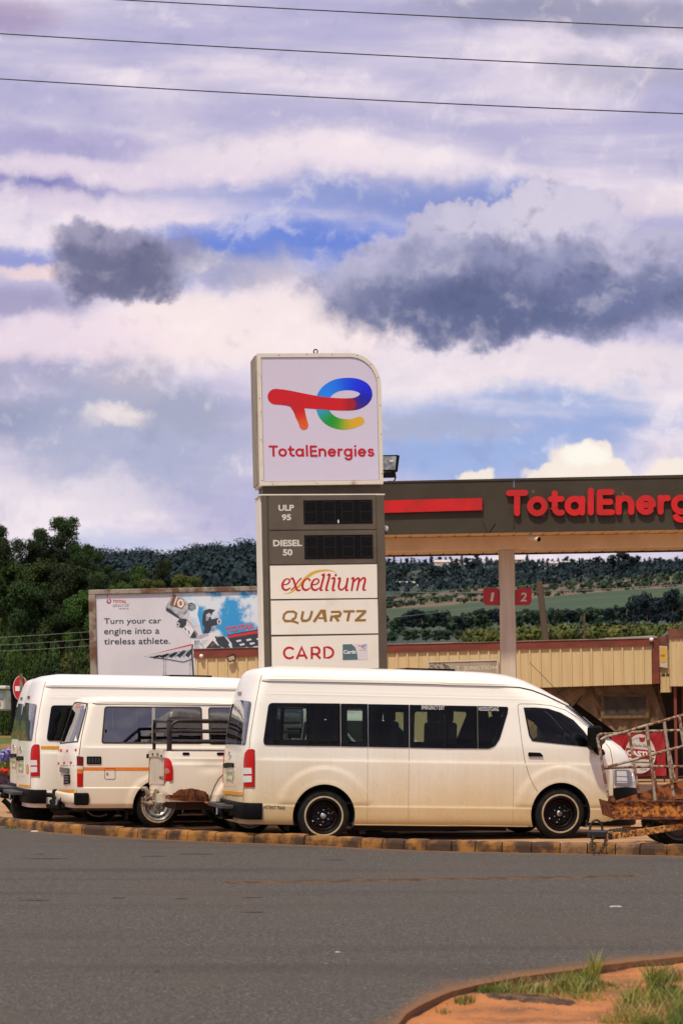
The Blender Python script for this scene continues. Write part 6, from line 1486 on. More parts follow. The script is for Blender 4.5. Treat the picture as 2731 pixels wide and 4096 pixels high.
TR_.ring('badge', arc(108, 662, 7, 24, 0, 345, 20) and L_(cB, arc(108, 662, 8, 24, 0, 345, 20)), L_(cB, arc(108, 662, 5, 18, 0, 345, 20)), .012, chrome); TR_.strip('badge', L_(cB, [(104, 650), (108, 668), (112, 650)]), 1.1, .010, chrome)
TR_.patch('high_lamp', L_(cB, [(161, 268), (182, 266), (180, 288), (162, 289)]), .012, M('dark_red_lens', (.16, .02, .03), .2, coat=1), 2, 2)
TR_.patch('reflective_tape', L_(cB, [(63, 882), (190, 893), (190, 914), (63, 907)]), .009, orange, 2, 8)
for k in range(2): TR_.patch('small_sticker', L_(cB, rect(66+k*14, 915, 74+k*14, 930)), .003, M('sticker_grey', (.2, .2, .2), .5), 1, 1)
# bumpers
zb1, zb0_ = zl(cB, 250, 962, -1.0), zl(cB, 250, 1066, -1.0); xb_ = q_(cB, 314, 1010, -1.0).x
wrap('rear_bumper', HB, zb0_, zb1, xb_, .045, black, van, True)
sx = HB.xr(.6); MB().bbox(sx-.20, sx-.03, -.55, .62, zb1-.10, zb1-.045, .01).build('step_plate', M('step_grey', (.035, .033, .030), .6), van)
mb = MB(); mb.tube([(sx-.02, -.42, zb1-.05), (sx-.14, -.42, zb1-.06), (sx-.17, -.42, zb1-.16), (sx-.14, -.42, zb0_+.0), (sx-.02, -.42, zb0_+.0)], .028, 10); mb.build('guard_loop', black, van, smooth=True)
mb = MB(); mb.tube([(sx-.02, .25, zb1-.05), (sx-.14, .25, zb1-.06), (sx-.17, .25, zb1-.16), (sx-.14, .25, zb0_+.0), (sx-.02, .25, zb0_+.0)], .028, 10); mb.build('guard_loop', black, van, smooth=True)
mb = MB(); mb.box(sx-.12, sx+.2, -.10, .0, zb0_-.02, zb0_+.06); mb.build('tow_bar', black, van); mb = MB(); mb.tube([(sx-.17, -.05, zb0_+.02), (sx-.17, -.05, zb0_+.12)], .018, 8); mb.lathe_y([(0, -.03), (.022, -.02), (.03, 0), (.022, .02), (0, .03)], (sx-.17, -.05, zb0_+.14), 12); mb.build('tow_ball', chrome, van)
zf1, zf0 = zl(cC, 1050, 1030, -1.0), zl(cC, 1050, 1108, -1.0); xf_ = q_(cC, 980, 1060, -1.0).x
wrap('front_bumper', HB, zf0, zf1, xf_, .012, black, van, False)
# mirror, wipers, aerial, roof hatch
m1 = q_(cC, 1008, 552, -HW-.10); mb = MB(); mb.bbox(m1.x-.075, m1.x+.085, -HW-.24, -HW-.02, m1.z-.165, m1.z+.165, .035); mb.build('mirror', black, van); mb = MB(); mb.tube([(m1.x+.05, -HW-.05, m1.z-.14), (m1.x+.18, -HW+.10, m1.z-.21)], [.045, .06], 8); mb.build('mirror_arm', black, van)
mb = MB(); mb.bbox(m1.x-.075, m1.x+.085, HW+.02, HW+.24, m1.z-.165, m1.z+.165, .035); mb.build('mirror', black, van)
a0, a1 = q_(cC, 888, 372, -.80), q_(cC, 605, 78, -.80); mb = MB(); mb.tube([a0, a0.lerp(a1, .5)+Vector((0, 0, .006)), a1], .0035, 5); mb.build('aerial', black, van); mb = MB(); mb.tube([q_(cC, 880, 366, -.80), q_(cC, 940, 418, -.80)], .011, 6); mb.build('aerial_base', black, van)
h0, h1 = q_(cB, 1190, 120, -.2).x, q_(cB, 1496, 120, -.2).x; ztp = z_top+.002; MB().bbox(h0, h1, -.40, .30, ztp-.02, ztp+.014, .006).build('roof_hatch', black, van)
# underbody, mud flaps, wheels, interior
MB().box(HB.xr(.5)+.25, fr_h.x-.5, -.74, .74, z_bot-.02, z_bot+.04).build('floor_pan', liner, van)
MB().box(.5, fr_h.x-.6, -.45, -.36, z_bot-.08, z_bot-.02).build('chassis_rail', liner, van); MB().box(.5, fr_h.x-.6, .36, .45, z_bot-.08, z_bot-.02).build('chassis_rail', liner, van)
for sgn in (-1, 1):
    MB().box(-.475, -.455, sgn*.78-.14, sgn*.78+.14, hz0-.20, hz0+.1).build('mud_flap', black, van); MB().box(fr_h.x-.475, fr_h.x-.455, sgn*.80-.13, sgn*.80+.13, hz1-.14, hz1+.2).build('mud_flap', black, van)
arch_liner(van, 0, hz0, .425, HW-.03); arch_liner(van, fr_h.x, hz1, .425, HW-.03)
for x, z in ((0, hz0), (fr_h.x, hz1)):
    wheel(van, x, z, RW, -HW+.125, -1, 'black'); wheel(van, x, z, RW, HW-.125, 1, 'black')
seats(van, (-.55, .25, 1.05, 1.85), .72, .62); seats(van, (2.75,), .62, .72)
sp_ = q_(cC, 850, 545, -.55); mb = MB(); mb.tube([(sp_.x+.10*math.sin(R(a))*.4, -.45+.19*math.cos(R(a)), sp_.z+.19*math.sin(R(a))*.9) for a in range(0, 361, 20)], .014, 8); mb.tube([(sp_.x, -.45, sp_.z), (sp_.x+.4, -.45, sp_.z-.35)], .02, 6); mb.build('steering_wheel', black, van)
MB().bbox(sp_.x+.18, HB.xf(z_ws0)-.35, -.80, .80, z_belt, z_ws0+.02, .05).build('dashboard', dash, van)
MB().box(HB.xr(1)+.3, sp_.x+.3, -.85, .85, .50, .53).build('cabin_floor', liner, van)

# ------------------------------------------------------------------ the two high-roof minibuses behind on the left
def second(px, Yd, yaw, label):
    fr = Frame(px, Yd, yaw, -.7, side=HW); r = copy_thing(van); r.name = 'minibus'; r.matrix_world = fr.m; tag(r, label, 'minibus')
    for ch in list(r.children):
        n = ch.name.split('.')[0]
        if n in ('lettering', 'reflective_tape', 'guard_loop', 'panel_seam', 'small_sticker'):
            for g_ in list(ch.children): bpy.data.objects.remove(g_)
            bpy.data.objects.remove(ch); continue
        if n == 'body':
            me = ch.data.copy() if 'second_body' not in globals() else second_body; globals()['second_body'] = me; me.materials[0] = white2; ch.data = me
        if n in ('roof_gutter', 'sill_trim', 'handle_recess', 'plate_recess'): ch.material_slots[0].link = 'OBJECT'; ch.material_slots[0].material = white2
    for ch in r.children:                          # wheels stand on the ground
        if ch.name.split('.')[0] == 'wheel': ch.location.z = wheel_local(fr, ch.location.x, ch.location.y, RW)
    return r, fr
bpy.context.view_layer.update()
v3, F3 = second(396, 32.75, 16, 'white high roof minibus at the back left, yellow stripe behind its tail lamp')
v4, F4 = second(348, 35.0, 16, 'white minibus almost hidden behind the back left one, only its rear edge showing')
T3 = Trim(HB, F3, v3)
T3.patch('reflective_tape', L_(cL, [(512, 1050), (760, 1052), (760, 1093), (512, 1090)]), .003, orange, 2, 8)
T3.patch('reflective_tape', L_(cL, [(172, 1512), (207, 1516), (207, 1560), (172, 1556)]), .003, orange, 2, 2)
T3.patch('reflective_tape', L_(cL, [(236, 1530), (300, 1536), (376, 1542), (376, 1582), (345, 1578), (236, 1560)]), .003, orange, 3, 5)
T3.patch('round_sticker', L_(cL, arc(347, 1342, 13, 57, 0, 345, 20)), .003, M('sticker_yellow', (.62, .42, .02), .5), 8, 3); T3.ring('sticker_rim', L_(cL, arc(347, 1342, 14, 60, 0, 345, 20)), L_(cL, arc(347, 1342, 10, 50, 0, 345, 20)), .005, darkred)
def towbar(fr, root, cr, pts_list, r_, w0, mat=black, name='tow_tube'):
    for pts in pts_list:
        mb = MB(); mb.tube([fr.pix(*cr(x, y), w_) for x, y, w_ in pts], r_, 10); mb.build(name, mat, root, smooth=True, angle=50)
towbar(F3, v3, cL, [[(40, 1725, .3), (120, 1800, .3), (260, 1850, .2), (420, 1860, .1)], [(230, 1720, -.1), (370, 1745, -.1)], [(230, 1795, -.1), (380, 1815, -.1)], [(0, 1600, .8), (120, 1625, .7), (230, 1640, .6)], [(20, 1670, .6), (190, 1690, .4)]], .045, 0)
mb = MB(); a_ = F3.pix(*cL(330, 1800), .0); mb.lathe_y([(0, -.12), (.20, -.11), (.34, -.08), (.34, .08), (0, .12)], (a_.x+.1, .0, a_.z-.02), 24); mb.build('spare_wheel', rubber, v3, smooth=True, angle=40)
towbar(F4, v4, cL, [[(0, 1600, .2), (120, 1625, .1)], [(60, 1740, .0), (150, 1860, .0), (240, 1870, -.1)]], .04, 0)

# ------------------------------------------------------------------ older minibus with orange stripe
W2 = .83; F2 = Frame(632.6, 31.1, 16.5, -.5, side=W2)
v2 = thing('minibus', 'older lower white minibus with an orange side stripe and silver rear wheel', 'minibus', F2.m)
q2 = lambda c, x, y, w_: F2.pix(*c(x, y), w_)
def zz(c, x, y, w_=-W2): return q2(c, x, y, w_).z
y_sill = zz(cA, 700, 985); y_cr = zz(cA, 700, 866); y_b = zz(cA, 800, 612); y_wb = zz(cA, 900, 590); y_wt = zz(cA, 900, 358, -.77); y_g = zz(cA, 900, 336, -.76); y_top = zz(cA, 900, 293, 0)
rear2 = sorted([(q.z, q.x-.03) for q in (q2(cL, x, y, .66) for x, y in [(730, 1700), (718, 1600), (712, 1450), (715, 1300), (728, 1150), (752, 1020), (800, 880), (838, 760), (872, 650), (900, 560), (930, 495), (975, 455), (1030, 438)])])
rear2.append((y_top+.001, rear2[-1][1]+.20)); x_f = 2.34+1.02
front2 = [(y_sill-.02, x_f), (y_b-.25, x_f+.02), (y_b, x_f-.04), (y_wb, x_f-.10), (y_wt, x_f-.62), (y_g, x_f-.74), (y_top-.02, x_f-.95), (y_top+.001, x_f-1.3)]
W2t = [(y_sill-.02, .79), (y_sill+.04, .815), (y_cr, .825), (y_b, W2), (y_wb, W2-.008), (y_wt, .765), (y_g-.005, .755), (y_g+.006, .768), (y_g+.02, .745)]
for k in range(1, 11): a = math.pi/2*k/10; W2t.append((y_g+.02+(y_top-y_g-.02)*math.sin(a), .745*max(math.cos(a), 0)**.5 if k < 10 else .05))
h2 = wheel_local(F2, 0, -W2, .318)
def bump2(x, z):
    b_ = .008*(1-ss((z-y_b+.01)/.02)); b_ += .014*(1-ss((z-y_cr+.006)/.016)) if z < y_cr+.03 else 0
    for hx in (0, 2.34):
        r = math.hypot(x-hx, z-h2)
        if r < .50: b_ += .016*(1-ss((r-.45)/.02))
    return b_
zs2 = sorted(set([w_[0] for w_ in W2t]+[y_cr-.02, y_cr-.01, y_cr, y_cr+.01, y_cr+.02, y_b-.02, y_b-.01, y_b+.01]+list(np.linspace(y_sill, y_b-.04, 26))+list(np.linspace(y_b+.03, y_g-.03, 14))))
B2_ = Body(rear2, front2, W2t, .16, 3.4, .45, 2.6, zs2, bump2); T2 = Trim(B2_, F2, v2)
w1o = rounded(cA.L([(655, 355), (1265, 358), (1272, 590), (635, 588)]), 12); w1i = rounded(cA.L([(664, 364), (1257, 366), (1262, 580), (646, 578)]), 10)
w2o = rounded(cA.L([(1305, 360), (1900, 363), (1905, 596), (1312, 594)]), 12); w2i = rounded(cA.L([(1314, 369), (1890, 372), (1895, 586), (1321, 584)]), 10)
def hx2(poly, g_=2): 
    out = []
    for p in poly: h = B2_.hit(F2, *p) or F2.pix(*p, -.8); out.append((h.x, h.z))
    return out
rwo = cL.L([(903, 545), (935, 505), (970, 497), (1097, 515), (1078, 620), (978, 1003), (752, 1027), (775, 930)]); rw2i = cL.L([(912, 552), (940, 517), (970, 509), (1083, 525), (1066, 620), (968, 990), (766, 1012), (786, 930)])
rl2 = [B2_.hit(F2, *p) for p in rw2i]; zc0, zc1 = min(p.z for p in rl2 if p)+.03, max(p.z for p in rl2 if p)-.04
make_shell(B2_, .03, [hx2(w1i), hx2(w2i), [(2.45, y_wb+.03), (3.0, y_wb+.03), (2.65, y_wt-.03), (2.45, y_wt-.03)]], [(0, h2, .385), (2.34, h2, .385)], [([(-.60, zc0), (.60, zc0), (.55, zc1), (-.55, zc1)], B2_.xr(zc0)-.5, B2_.xr(zc1)+.3), ([(-.66, y_wb+.06), (.66, y_wb+.06), (.55, y_wt-.04), (-.55, y_wt-.04)], x_f-.8, x_f+.5)], [white3, liner], 'body', v2, .03)
for o_, i_ in ((w1o, w1i), (w2o, w2i)): T2.ring('window_seal', o_, i_, .006, gap, True); T2.patch('window', i_, .001, glr, 6, 10, True, base=-.004)
alu = M('dull_aluminium', (.42, .38, .33), .45, .5)
T2.patch('window_rail', cA.L(rect(952, 364, 972, 582)), .008, alu, 4, 1, True)
T2.patch('window_rail', cA.L(rect(1500, 368, 1520, 586)), .008, alu, 4, 1, True)
T2.patch('window_latch', cA.L(rect(659, 500, 670, 522)), .012, black, 2, 1)
T2.ring('window_seal', rwo, rw2i, .006, gap); T2.patch('rear_window', rw2i, .001, glr, 10, 8, base=-.003)
fpatch('windscreen', B2_, -.70, .70, y_wb+.03, y_wt-.01, .004, glc, v2, taper=.1)
T2.text('EMERGENCY', cL(948, 520), cL(1028, 516), cL(940, 545), .006, darkred, .01) if False else None
T2.patch('window_sticker', cL.L([(952, 522), (1026, 514), (1022, 534), (946, 542)]), .004, M('faded_red_sticker', (.50, .16, .14), .6), 2, 3); T2.patch('window_sticker', cL.L([(945, 556), (1008, 550), (1003, 570), (940, 576)]), .004, M('faded_red_sticker', (.50, .16, .14), .6), 2, 3)
T2.patch('side_vent', rounded(cA.L(rect(544, 669, 635, 718)), 3), .010, black, 3, 4)
for k in range(4): T2.patch('vent_slat', cA.L(rect(553+k*20, 676, 566+k*20, 710)), .014, M('vent_dark', (.02, .02, .02), .7), 2, 2)
for x0, x1 in ((522, 925), (925, 1330)): T2.patch('orange_stripe', cA.L([(x0, 737), (x1, 738), (x1, 759), (x0, 757)]), .0025, orange2, 2, 10)
T2.strip('panel_seam', cA.L([(657, 790), (657, 750), (664, 744), (716, 744), (722, 750), (722, 806), (716, 813), (664, 812), (657, 806), (657, 790)]), .8, .003, gap)
T2.patch('fuel_lock', cA.L(arc(672, 776, 7, 8, 0, 330, 10)), .008, chrome, 3, 3)
for pts, m_ in (([(966, 1182), (1040, 1192), (1040, 1300), (968, 1298)], M('dark_red_lamp', (.16, .006, .006), .2, spec=.3)), ([(968, 1299), (1040, 1301), (1038, 1342), (968, 1338)], whl), ([(968, 1340), (1038, 1344), (1036, 1398), (968, 1396)], aml), ([(968, 1398), (1036, 1400), (1034, 1552), (970, 1552)], redl)): T2.patch('tail_lamp', cL.L(pts), .012, m_, 4, 4, True)
T2.strip('lamp_gasket', cL.L([(964, 1180), (1042, 1190), (1036, 1556), (968, 1556)]), 1.2, .006, gap, True)
T2.strip('door_seam', cL.L([(1105, 470), (1095, 600), (1020, 950), (990, 1175)]), 1.3, .0015, gap); T2.strip('door_seam', cL.L([(716, 1302), (965, 1296)]), 1.2, .0015, gap)
T2.strip('roof_gutter', cA.L([(582, 330), (900, 335), (1465, 346), (1800, 352)]), 2.4, .014, white3, True); T2.strip('gutter_seal', cA.L([(582, 335), (900, 340), (1465, 351), (1800, 357)]), .8, .008, gap, True)
for x, y in ((728, 1110), (767, 1110), (843, 1115), (951, 1103), (735, 1272), (805, 1268), (890, 1262)): T2.patch('red_sticker', cL.L([(x-12, y-16), (x+11, y-19), (x+11, y+13), (x-12, y+17)]), .003, darkred, 1, 1)
T2.patch('plate_lamp', rounded(cL.L([(765, 1335), (874, 1328), (872, 1394), (765, 1398)]), 3), .03, M('lamp_housing_grey', (.10, .10, .10), .4), 3, 3); T2.patch('number_plate', cL.L([(808, 1416), (880, 1408), (884, 1520), (802, 1528)]), .012, black, 3, 3)
for r_ in range(3): T2.patch('plate_character', cL.L(rect(818, 1432+r_*30, 868, 1446+r_*30)), .015, M('plate_grey', (.12, .12, .12), .5), 1, 4)
T2.patch('reflective_tape', cL.L([(731, 1602), (965, 1593), (962, 1637), (731, 1643)]), .003, orange, 2, 6)
bz1, bz0 = zz(cL, 1050, 1650, -.86), zz(cL, 1050, 1785, -.86); wrap('rear_bumper', B2_, bz0, bz1, B2_.xr(bz0)+.22, .04, white3, v2, True, .03)
T2b = Trim(B2_, F2, v2)
mb = MB(); e_0 = q2(cL, 935, 1720, -.80); mb.bbox(B2_.xr(bz0)+.03, B2_.xr(bz0)+.24, -W2-.06, -W2+.16, bz0-.01, bz1+.012, .02); mb.build('bumper_corner', black, v2); mb = MB(); mb.bbox(B2_.xr(bz0)-.03, B2_.xr(bz0)+.30, W2-.16, W2+.06, bz0-.01, bz1+.012, .02); mb.build('bumper_corner', black, v2)
towbar(F2, v2, cL, [[(590, 1665, .55), (660, 1670, .5), (700, 1740, .4), (700, 1800, .4)], [(740, 1790, .0), (800, 1680, -.1), (880, 1670, -.2)], [(640, 1740, .3), (690, 1800, .2), (890, 1800, -.3)], [(600, 1800, .4), (760, 1810, 0)], [(650, 1850, .4), (1080, 1855, -.4)]], .034, 0)
mb = MB(); p = q2(cL, 715, 1720, .1); mb.tube([p, p+Vector((0, 0, -.10))], .022, 8); mb.build('tow_ball', chrome, v2)
for sgn in (-1, 1): MB().box(-.46, -.44, sgn*.68-.12, sgn*.68+.12, h2-.20, h2+.15).build('mud_flap', black, v2)
MB().box(B2_.xr(.5)+.1, 1.95, -.66, .66, y_sill-.06, y_sill+.03).build('floor_pan', liner, v2)
arch_liner(v2, 0, h2, .395, W2-.02, .36); arch_liner(v2, 2.34, h2, .395, W2-.02, .36)
for sgn in (-1, 1): wheel(v2, 0, h2, .318, sgn*(W2-.105), sgn, 'silver', .185); wheel(v2, 2.34, wheel_local(F2, 2.34, 0, .318), .318, sgn*(W2-.105), sgn, 'silver', .185)
seats(v2, (-.35, .45, 1.25), .6, .48); seats(v2, (2.0,), .55, .5)

# ------------------------------------------------------------------ pickup
WP = .80; FP = Frame(1000, 29.5, 14.0, -.6, side=WP)
pk = thing('pickup_truck', 'white pickup with a rusty wheel arch, black rollbar cage and grimy tailgate between the minibuses', 'pickup truck', FP.m)
qp = lambda c, x, y, w_: FP.pix(*c(x, y), w_)
hp_ = wheel_local(FP, 0, -WP, .345)
z1p = zpt = qp(cM, 1000, 803, -WP).z; z0p = qp(cM, 1000, 1440, -WP).z; zcr1 = qp(cM, 1000, 900, -WP).z; zcr2 = qp(cM, 1000, 960, -WP).z; xrp = qp(cM, 655, 1000, -WP).x
XB = .95
rearp = [(z0p, xrp+.03), (z0p+.12, xrp), (z1p, xrp+.01)]; frontp = [(z0p, XB), (z1p, XB)]
Wp_ = [(z0p-.0, .765), (z0p+.10, .79), (zcr2-.02, WP), (zcr2+.02, WP-.012), (zcr1, WP-.016), (z1p, WP-.03)]
def bumpp(x, z):
    r = math.hypot(x-0, z-hp_); b_ = -.018*math.exp(-((x+.55)/.16)**2-((z-zcr2+.05)/.07)**2)
    if r < .62: b_ += .035*(1-ss((r-.50)/.05))
    b_ += .005*math.exp(-((z-zcr1)/.008)**2); return b_
zsp = sorted(set([w_[0] for w_ in Wp_]+list(np.linspace(z0p, z1p, 40))))
BP = Body(rearp, frontp, Wp_, .09, 3.5, .03, 3, zsp, bumpp); TP = Trim(BP, FP, pk)
bedm = [white3, liner]
def bed():
    out = BP.shell(nx=70, nr=8, nf=3); out.materials.clear(); [out.materials.append(m) for m in bedm]
    mb = MB(); mb.box(xrp+.06, XB-.05, -.70, .70, z0p+.18, z1p+.3); c1 = mesh('c', mb.v, mb.f, liner); mb = MB(); mb.poly_ext([(.405*math.cos(R(a)), hp_+.405*math.sin(R(a))) for a in range(0, 360, 6)], -1.2, 1.2); c2 = mesh('c', mb.v, mb.f, liner)
    for c_ in (c1, c2): MB().fix(c_)
    me = boolean(out, [c1, c2]); me.materials.clear(); [me.materials.append(m) for m in bedm]; me.polygons.foreach_set('use_smooth', [True]*len(me.polygons)); me.set_sharp_from_angle(angle=R(32)); me.name = 'cargo_bed'; link('cargo_bed', me, pk)
bed()
MB().box(xrp+.1, XB-.1, -.66, .66, z0p+.11, z0p+.175).build('bed_floor', liner, pk)
dirty = M('grimy_white', (.62, .54, .42), .55, col2=(.34, .25, .15), vs=5, th=(.45, .72), stretch=(1, 5, .7))
TP.patch('tailgate', cM.L([(452, 845), (654, 845), (650, 1215), (462, 1222)]), .012, dirty, 6, 8)
TP.patch('tailgate_rail', cM.L([(440, 800), (656, 800), (656, 888), (446, 885)]), .03, dirty, 3, 6)
for x in (465, 526, 585, 640): TP.patch('bolt', cM.L(arc(x, 866, 9, 12, 0, 330, 8)), .045, gap, 3, 2)
TP.patch('tailgate_latch', cM.L([(398, 845), (445, 838), (445, 862), (402, 868)]), .06, black, 2, 2)
TP.patch('corner_post', cM.L([(444, 890), (458, 890), (466, 1220), (450, 1215)]), .018, gap, 4, 1)
TP.strip('dark_seam', cM.L([(655, 880), (652, 1200), (648, 1230)]), 1.4, .004, gap)
TP.text('TOYOTA'[:0] or 'ABUS', cM(590, 1112), cM(650, 1118), cM(592, 1155), .016, M('grey_letter', (.12, .10, .08), .6), .03)
TP.patch('tail_lamp', rounded(cM.L([(658, 884), (700, 890), (735, 930), (754, 1010), (755, 1160), (735, 1177), (656, 1177)]), 5), .016, redl, 8, 6)
TP.patch('tail_lamp_lens', cM.L(arc(690, 1052, 30, 36, 0, 345, 16)), .020, M('pink_lens', (.42, .13, .10), .15, coat=1), 5, 4)
for x in (921, 1352): TP.patch('side_handle', rounded(cM.L(rect(x-44, 818, x+44, 852)), 5), .010, black, 2, 4)
TP.strip('bed_rim', cM.L([(735, 800), (900, 799), (1390, 803), (1700, 805)]), 2.2, .012, gap)
rm = bpy.data.materials.new('flaking_rust'); rm.use_nodes = True; nt = rm.node_tree; tc = nt.nodes.new('ShaderNodeTexCoord'); b = nt.nodes['Principled BSDF']; b.inputs['Roughness'].default_value = .9
mp = nt.nodes.new('ShaderNodeMapping'); nt.links.new(tc.outputs['Object'], mp.inputs[0]); mp.inputs['Scale'].default_value = (1.6, 1, .7)
f1 = nz(nt, mp.outputs[0], 12, 6, .65); c = mixc(nt, f1.sm(.42, .58), (.20, .060, .015), (.045, .014, .006)); c = mixc(nt, nz(nt, mp.outputs[0], 7, 5, .6, w=2.0).sm(.60, .66)*.8, c, (.52, .36, .20)); nt.links.new(c, b.inputs['Base Color'])
jag = [(655, 1362), (700, 1350)]
for k in range(27):
    a = math.pi*(1-k/26); jag.append((975+235*math.cos(a)+rnd(-5, 5), 1402-132*math.sin(a)**.8+rnd(-9, 9)*(1 if k % 2 else -1)))
jag += [(1205, 1455), (1000, 1440), (800, 1415), (690, 1392)]
TP.patch('rust_patch', cM.L(jag), .0015, rm, 18, 30, base=.0)
TP.strip('rusty_lip', cM.L([(670, 1385), (760, 1402), (900, 1418), (1210, 1452)]), 3.0, .008, rust)
TP.strip('arch_lip', cM.L([(1212, 1440), (1235, 1360), (1280, 1240), (1330, 1150), (1382, 1098)]), 1.5, .003, gap)
MB().box(xrp+.2, 3.0, -.55, .55, z0p-.12, z0p+.06).build('chassis', M('dark_underbody', (.035, .016, .010), .9), pk)
# roll cage
tb_m = M('black_tube', (.010, .008, .008), .4, spec=.3, col2=(.035, .022, .018), vs=7)
def tube_px(name, pts, r_, mat, par, fr=FP, cr=cM): mb = MB(); mb.tube([fr.pix(*cr(x, y), w_) for x, y, w_ in pts], r_, 10); return mb.build(name, mat, par, smooth=True, angle=50)
n_, f_ = -.72, .62
P1 = lambda x, y: (x, y, n_)
rb = .025
for pts in ([(722, 800), (722, 560), (730, 500), (762, 450), (820, 424), (900, 418), (1460, 424), (1900, 430)], [(735, 552), (1900, 562)], [(735, 684), (1900, 694)]): tube_px('cage_tube', [P1(*p) for p in pts], rb, tb_m, pk)
def rear_w(x): return None
# rear cross bars run across the truck: near end at the near post, far end at the far post
pn = [FP.pix(*cM(705, y), n_) for y in (428, 552, 684)]
for p, (xf2, yf2) in zip(pn, ((512, 425), (490, 552), (474, 684))):
    e = FP.pix(*cM(xf2, yf2), .55); e.x = p.x; mb = MB(); mb.tube([p, e], rb, 10); mb.build('cage_tube', tb_m, pk, smooth=True, angle=50)
mb = MB(); a_ = pn[0]; mb.tube([(a_.x, n_, z1p), (a_.x, n_, a_.z-.05), (a_.x, n_+.03, a_.z)], rb, 10); mb.build('cage_tube', tb_m, pk, smooth=True, angle=50)
mb = MB(); mb.tube([(a_.x, .55, z1p), (a_.x, .55, a_.z-.08), (a_.x, .50, a_.z)], rb, 10); mb.build('cage_tube', tb_m, pk, smooth=True, angle=50)
for z_ in (pn[0].z, pn[1].z, pn[2].z): mb = MB(); mb.tube([(a_.x, .57, z_), (1.0, .57, z_)], rb, 8); mb.build('cage_tube', tb_m, pk, smooth=True, angle=50)
# hitch, exhaust stubs
hm = M('dusty_steel', (.24, .19, .14), .6, .2, col2=(.12, .07, .04), vs=10)
for pts in ([(372, 1272, .25), (415, 1272, .2), (440, 1310, .2), (455, 1400, .2)], [(640, 1305, -.3), (545, 1305, -.3), (535, 1350, -.3), (525, 1420, -.3)]): tube_px('guard_tube', pts, .036, hm, pk)
for pts in ([(380, 1380, .0), (380, 1500, .0)], [(365, 1440, .0), (520, 1470, -.1)], [(440, 1400, .1), (520, 1380, -.1), (700, 1420, -.4)], [(455, 1430, 0), (470, 1540, 0)], [(560, 1400, -.2), (690, 1400, -.5)]): tube_px('hitch_part', pts, .024, M('rusty_steel', (.12, .06, .035), .8, .2, col2=(.22, .15, .1), vs=14), pk)
mb = MB(); p = qp(cM, 480, 1462, -.05); mb.lathe_y([(0, -.05), (.04, -.04), (.05, 0), (.04, .04), (0, .05)], tuple(p), 14); mb.build('tow_ball', hm, pk, smooth=True)
MB().box(xrp-.05, xrp+.06, -.55, .5, z0p-.02, z0p+.10).build('rear_crossmember', dirty, pk)
arch_liner(pk, 0, hp_, .415, WP+.01, .40)
xf2_ = 2.95
for sgn in (-1, 1): wheel(pk, 0, hp_, .345, sgn*(WP-.10), sgn, 'silver', .21); wheel(pk, xf2_, wheel_local(FP, xf2_, 0, .345), .345, sgn*(WP-.10), sgn, 'plain', .21)
# cab and bonnet
cabz = [(z0p+.02, .78), (z0p+.2, WP), (z1p, WP-.01), (z1p+.08, WP-.03), (1.62, .64), (1.70, .55), (1.74, .3), (1.745, .05)]
CB = Body([(z0p, 1.0), (z1p, 1.0), (1.70, 1.06), (1.745, 1.3)], [(z0p, 3.85), (z1p-.25, 3.88), (z1p-.06, 3.6), (z1p, 2.75), (1.62, 2.2), (1.70, 2.05), (1.745, 1.8)], cabz, .08, 3, .35, 2.6, sorted(set([c_[0] for c_ in cabz]+list(np.linspace(z0p+.02, 1.7, 26)))))
cabw = [(1.12, z1p+.12), (2.42, z1p+.12), (2.12, 1.60), (1.15, 1.60)]
make_shell(CB, .03, [cabw], [(xf2_, hp_, .41)], [([(-.55, z1p+.14), (.55, z1p+.14), (.5, 1.58), (-.5, 1.58)], .8, 1.4)], [white3, liner], 'cab', pk, .03)
arch_liner(pk, xf2_, hp_, .42, WP, .40)
mb = MB(); mb.poly_ext(cabw, -.70, -.695); mb.build('door_window', glc, pk); seats(pk, (1.45,), .6, .5)

# ================================================================== TRAILER
tr = thing('trailer', 'rusty farm trailer with a tall bent pipe cage, its drawbar resting over the kerb', 'trailer', Matrix.Translation((P(2440, 3420, 26.0).x, 26.0, 0)))
TI = tr.matrix_world.inverted() if False else Matrix.Translation((-P(2440, 3420, 26.0).x, -26.0, 0))
def tp(x, y, Yd): return TI @ P(*cR(x, y), Yd)
def ttube(name, pts, r_, mat, seg=10): mb = MB(); mb.tube([tp(*p) for p in pts], r_, seg); return mb.build(name, mat, tr, smooth=True, angle=50)
YN, YF_ = 26.05, 27.25
ra = .019
ttube('cage_rail', [(575, 1712, YN), (470, 1125, YN), (474, 1100, YN), (500, 1086, YN+.1), (720, 1075, YF_), (945, 1056, YF_), (1315, 1045, YF_), (1800, 1035, YF_)], ra, oldpipe)
ttube('cage_rail', [(500, 1140, YN), (560, 1108, YN), (720, 1068, YN+.02), (960, 995, YN), (1125, 950, YN), (1280, 903, YN), (1315, 895, YN), (1800, 760, YN)], ra, oldpipe)
ttube('cage_rail', [(532, 1420, YN), (770, 1411, YF_), (1000, 1405, YF_), (1315, 1404, YF_), (1800, 1400, YF_)], ra, oldpipe)
ttube('cage_rail', [(532, 1418, YN), (830, 1338, YN), (1170, 1240, YN), (1315, 1206, YN), (1800, 1080, YN)], ra, oldpipe)
for a, b_, Yd in (((955, 1000), (1040, 1748), YN), ((1128, 952), (1225, 1745), YN), ((1278, 905), (1400, 1745), YN), ((1450, 865), (1560, 1745), YN)): ttube('cage_post', [(*a, Yd), (*b_, Yd)], ra*1.02, oldpipe)
for a, b_ in (((782, 1075), (874, 1662)), ((950, 1056), (1050, 1610)), ((1135, 1050), (1240, 1560)), ((1420, 1045), (1500, 1520))): ttube('cage_post', [(*a, YF_), (*b_, YF_)], ra, oldpipe)
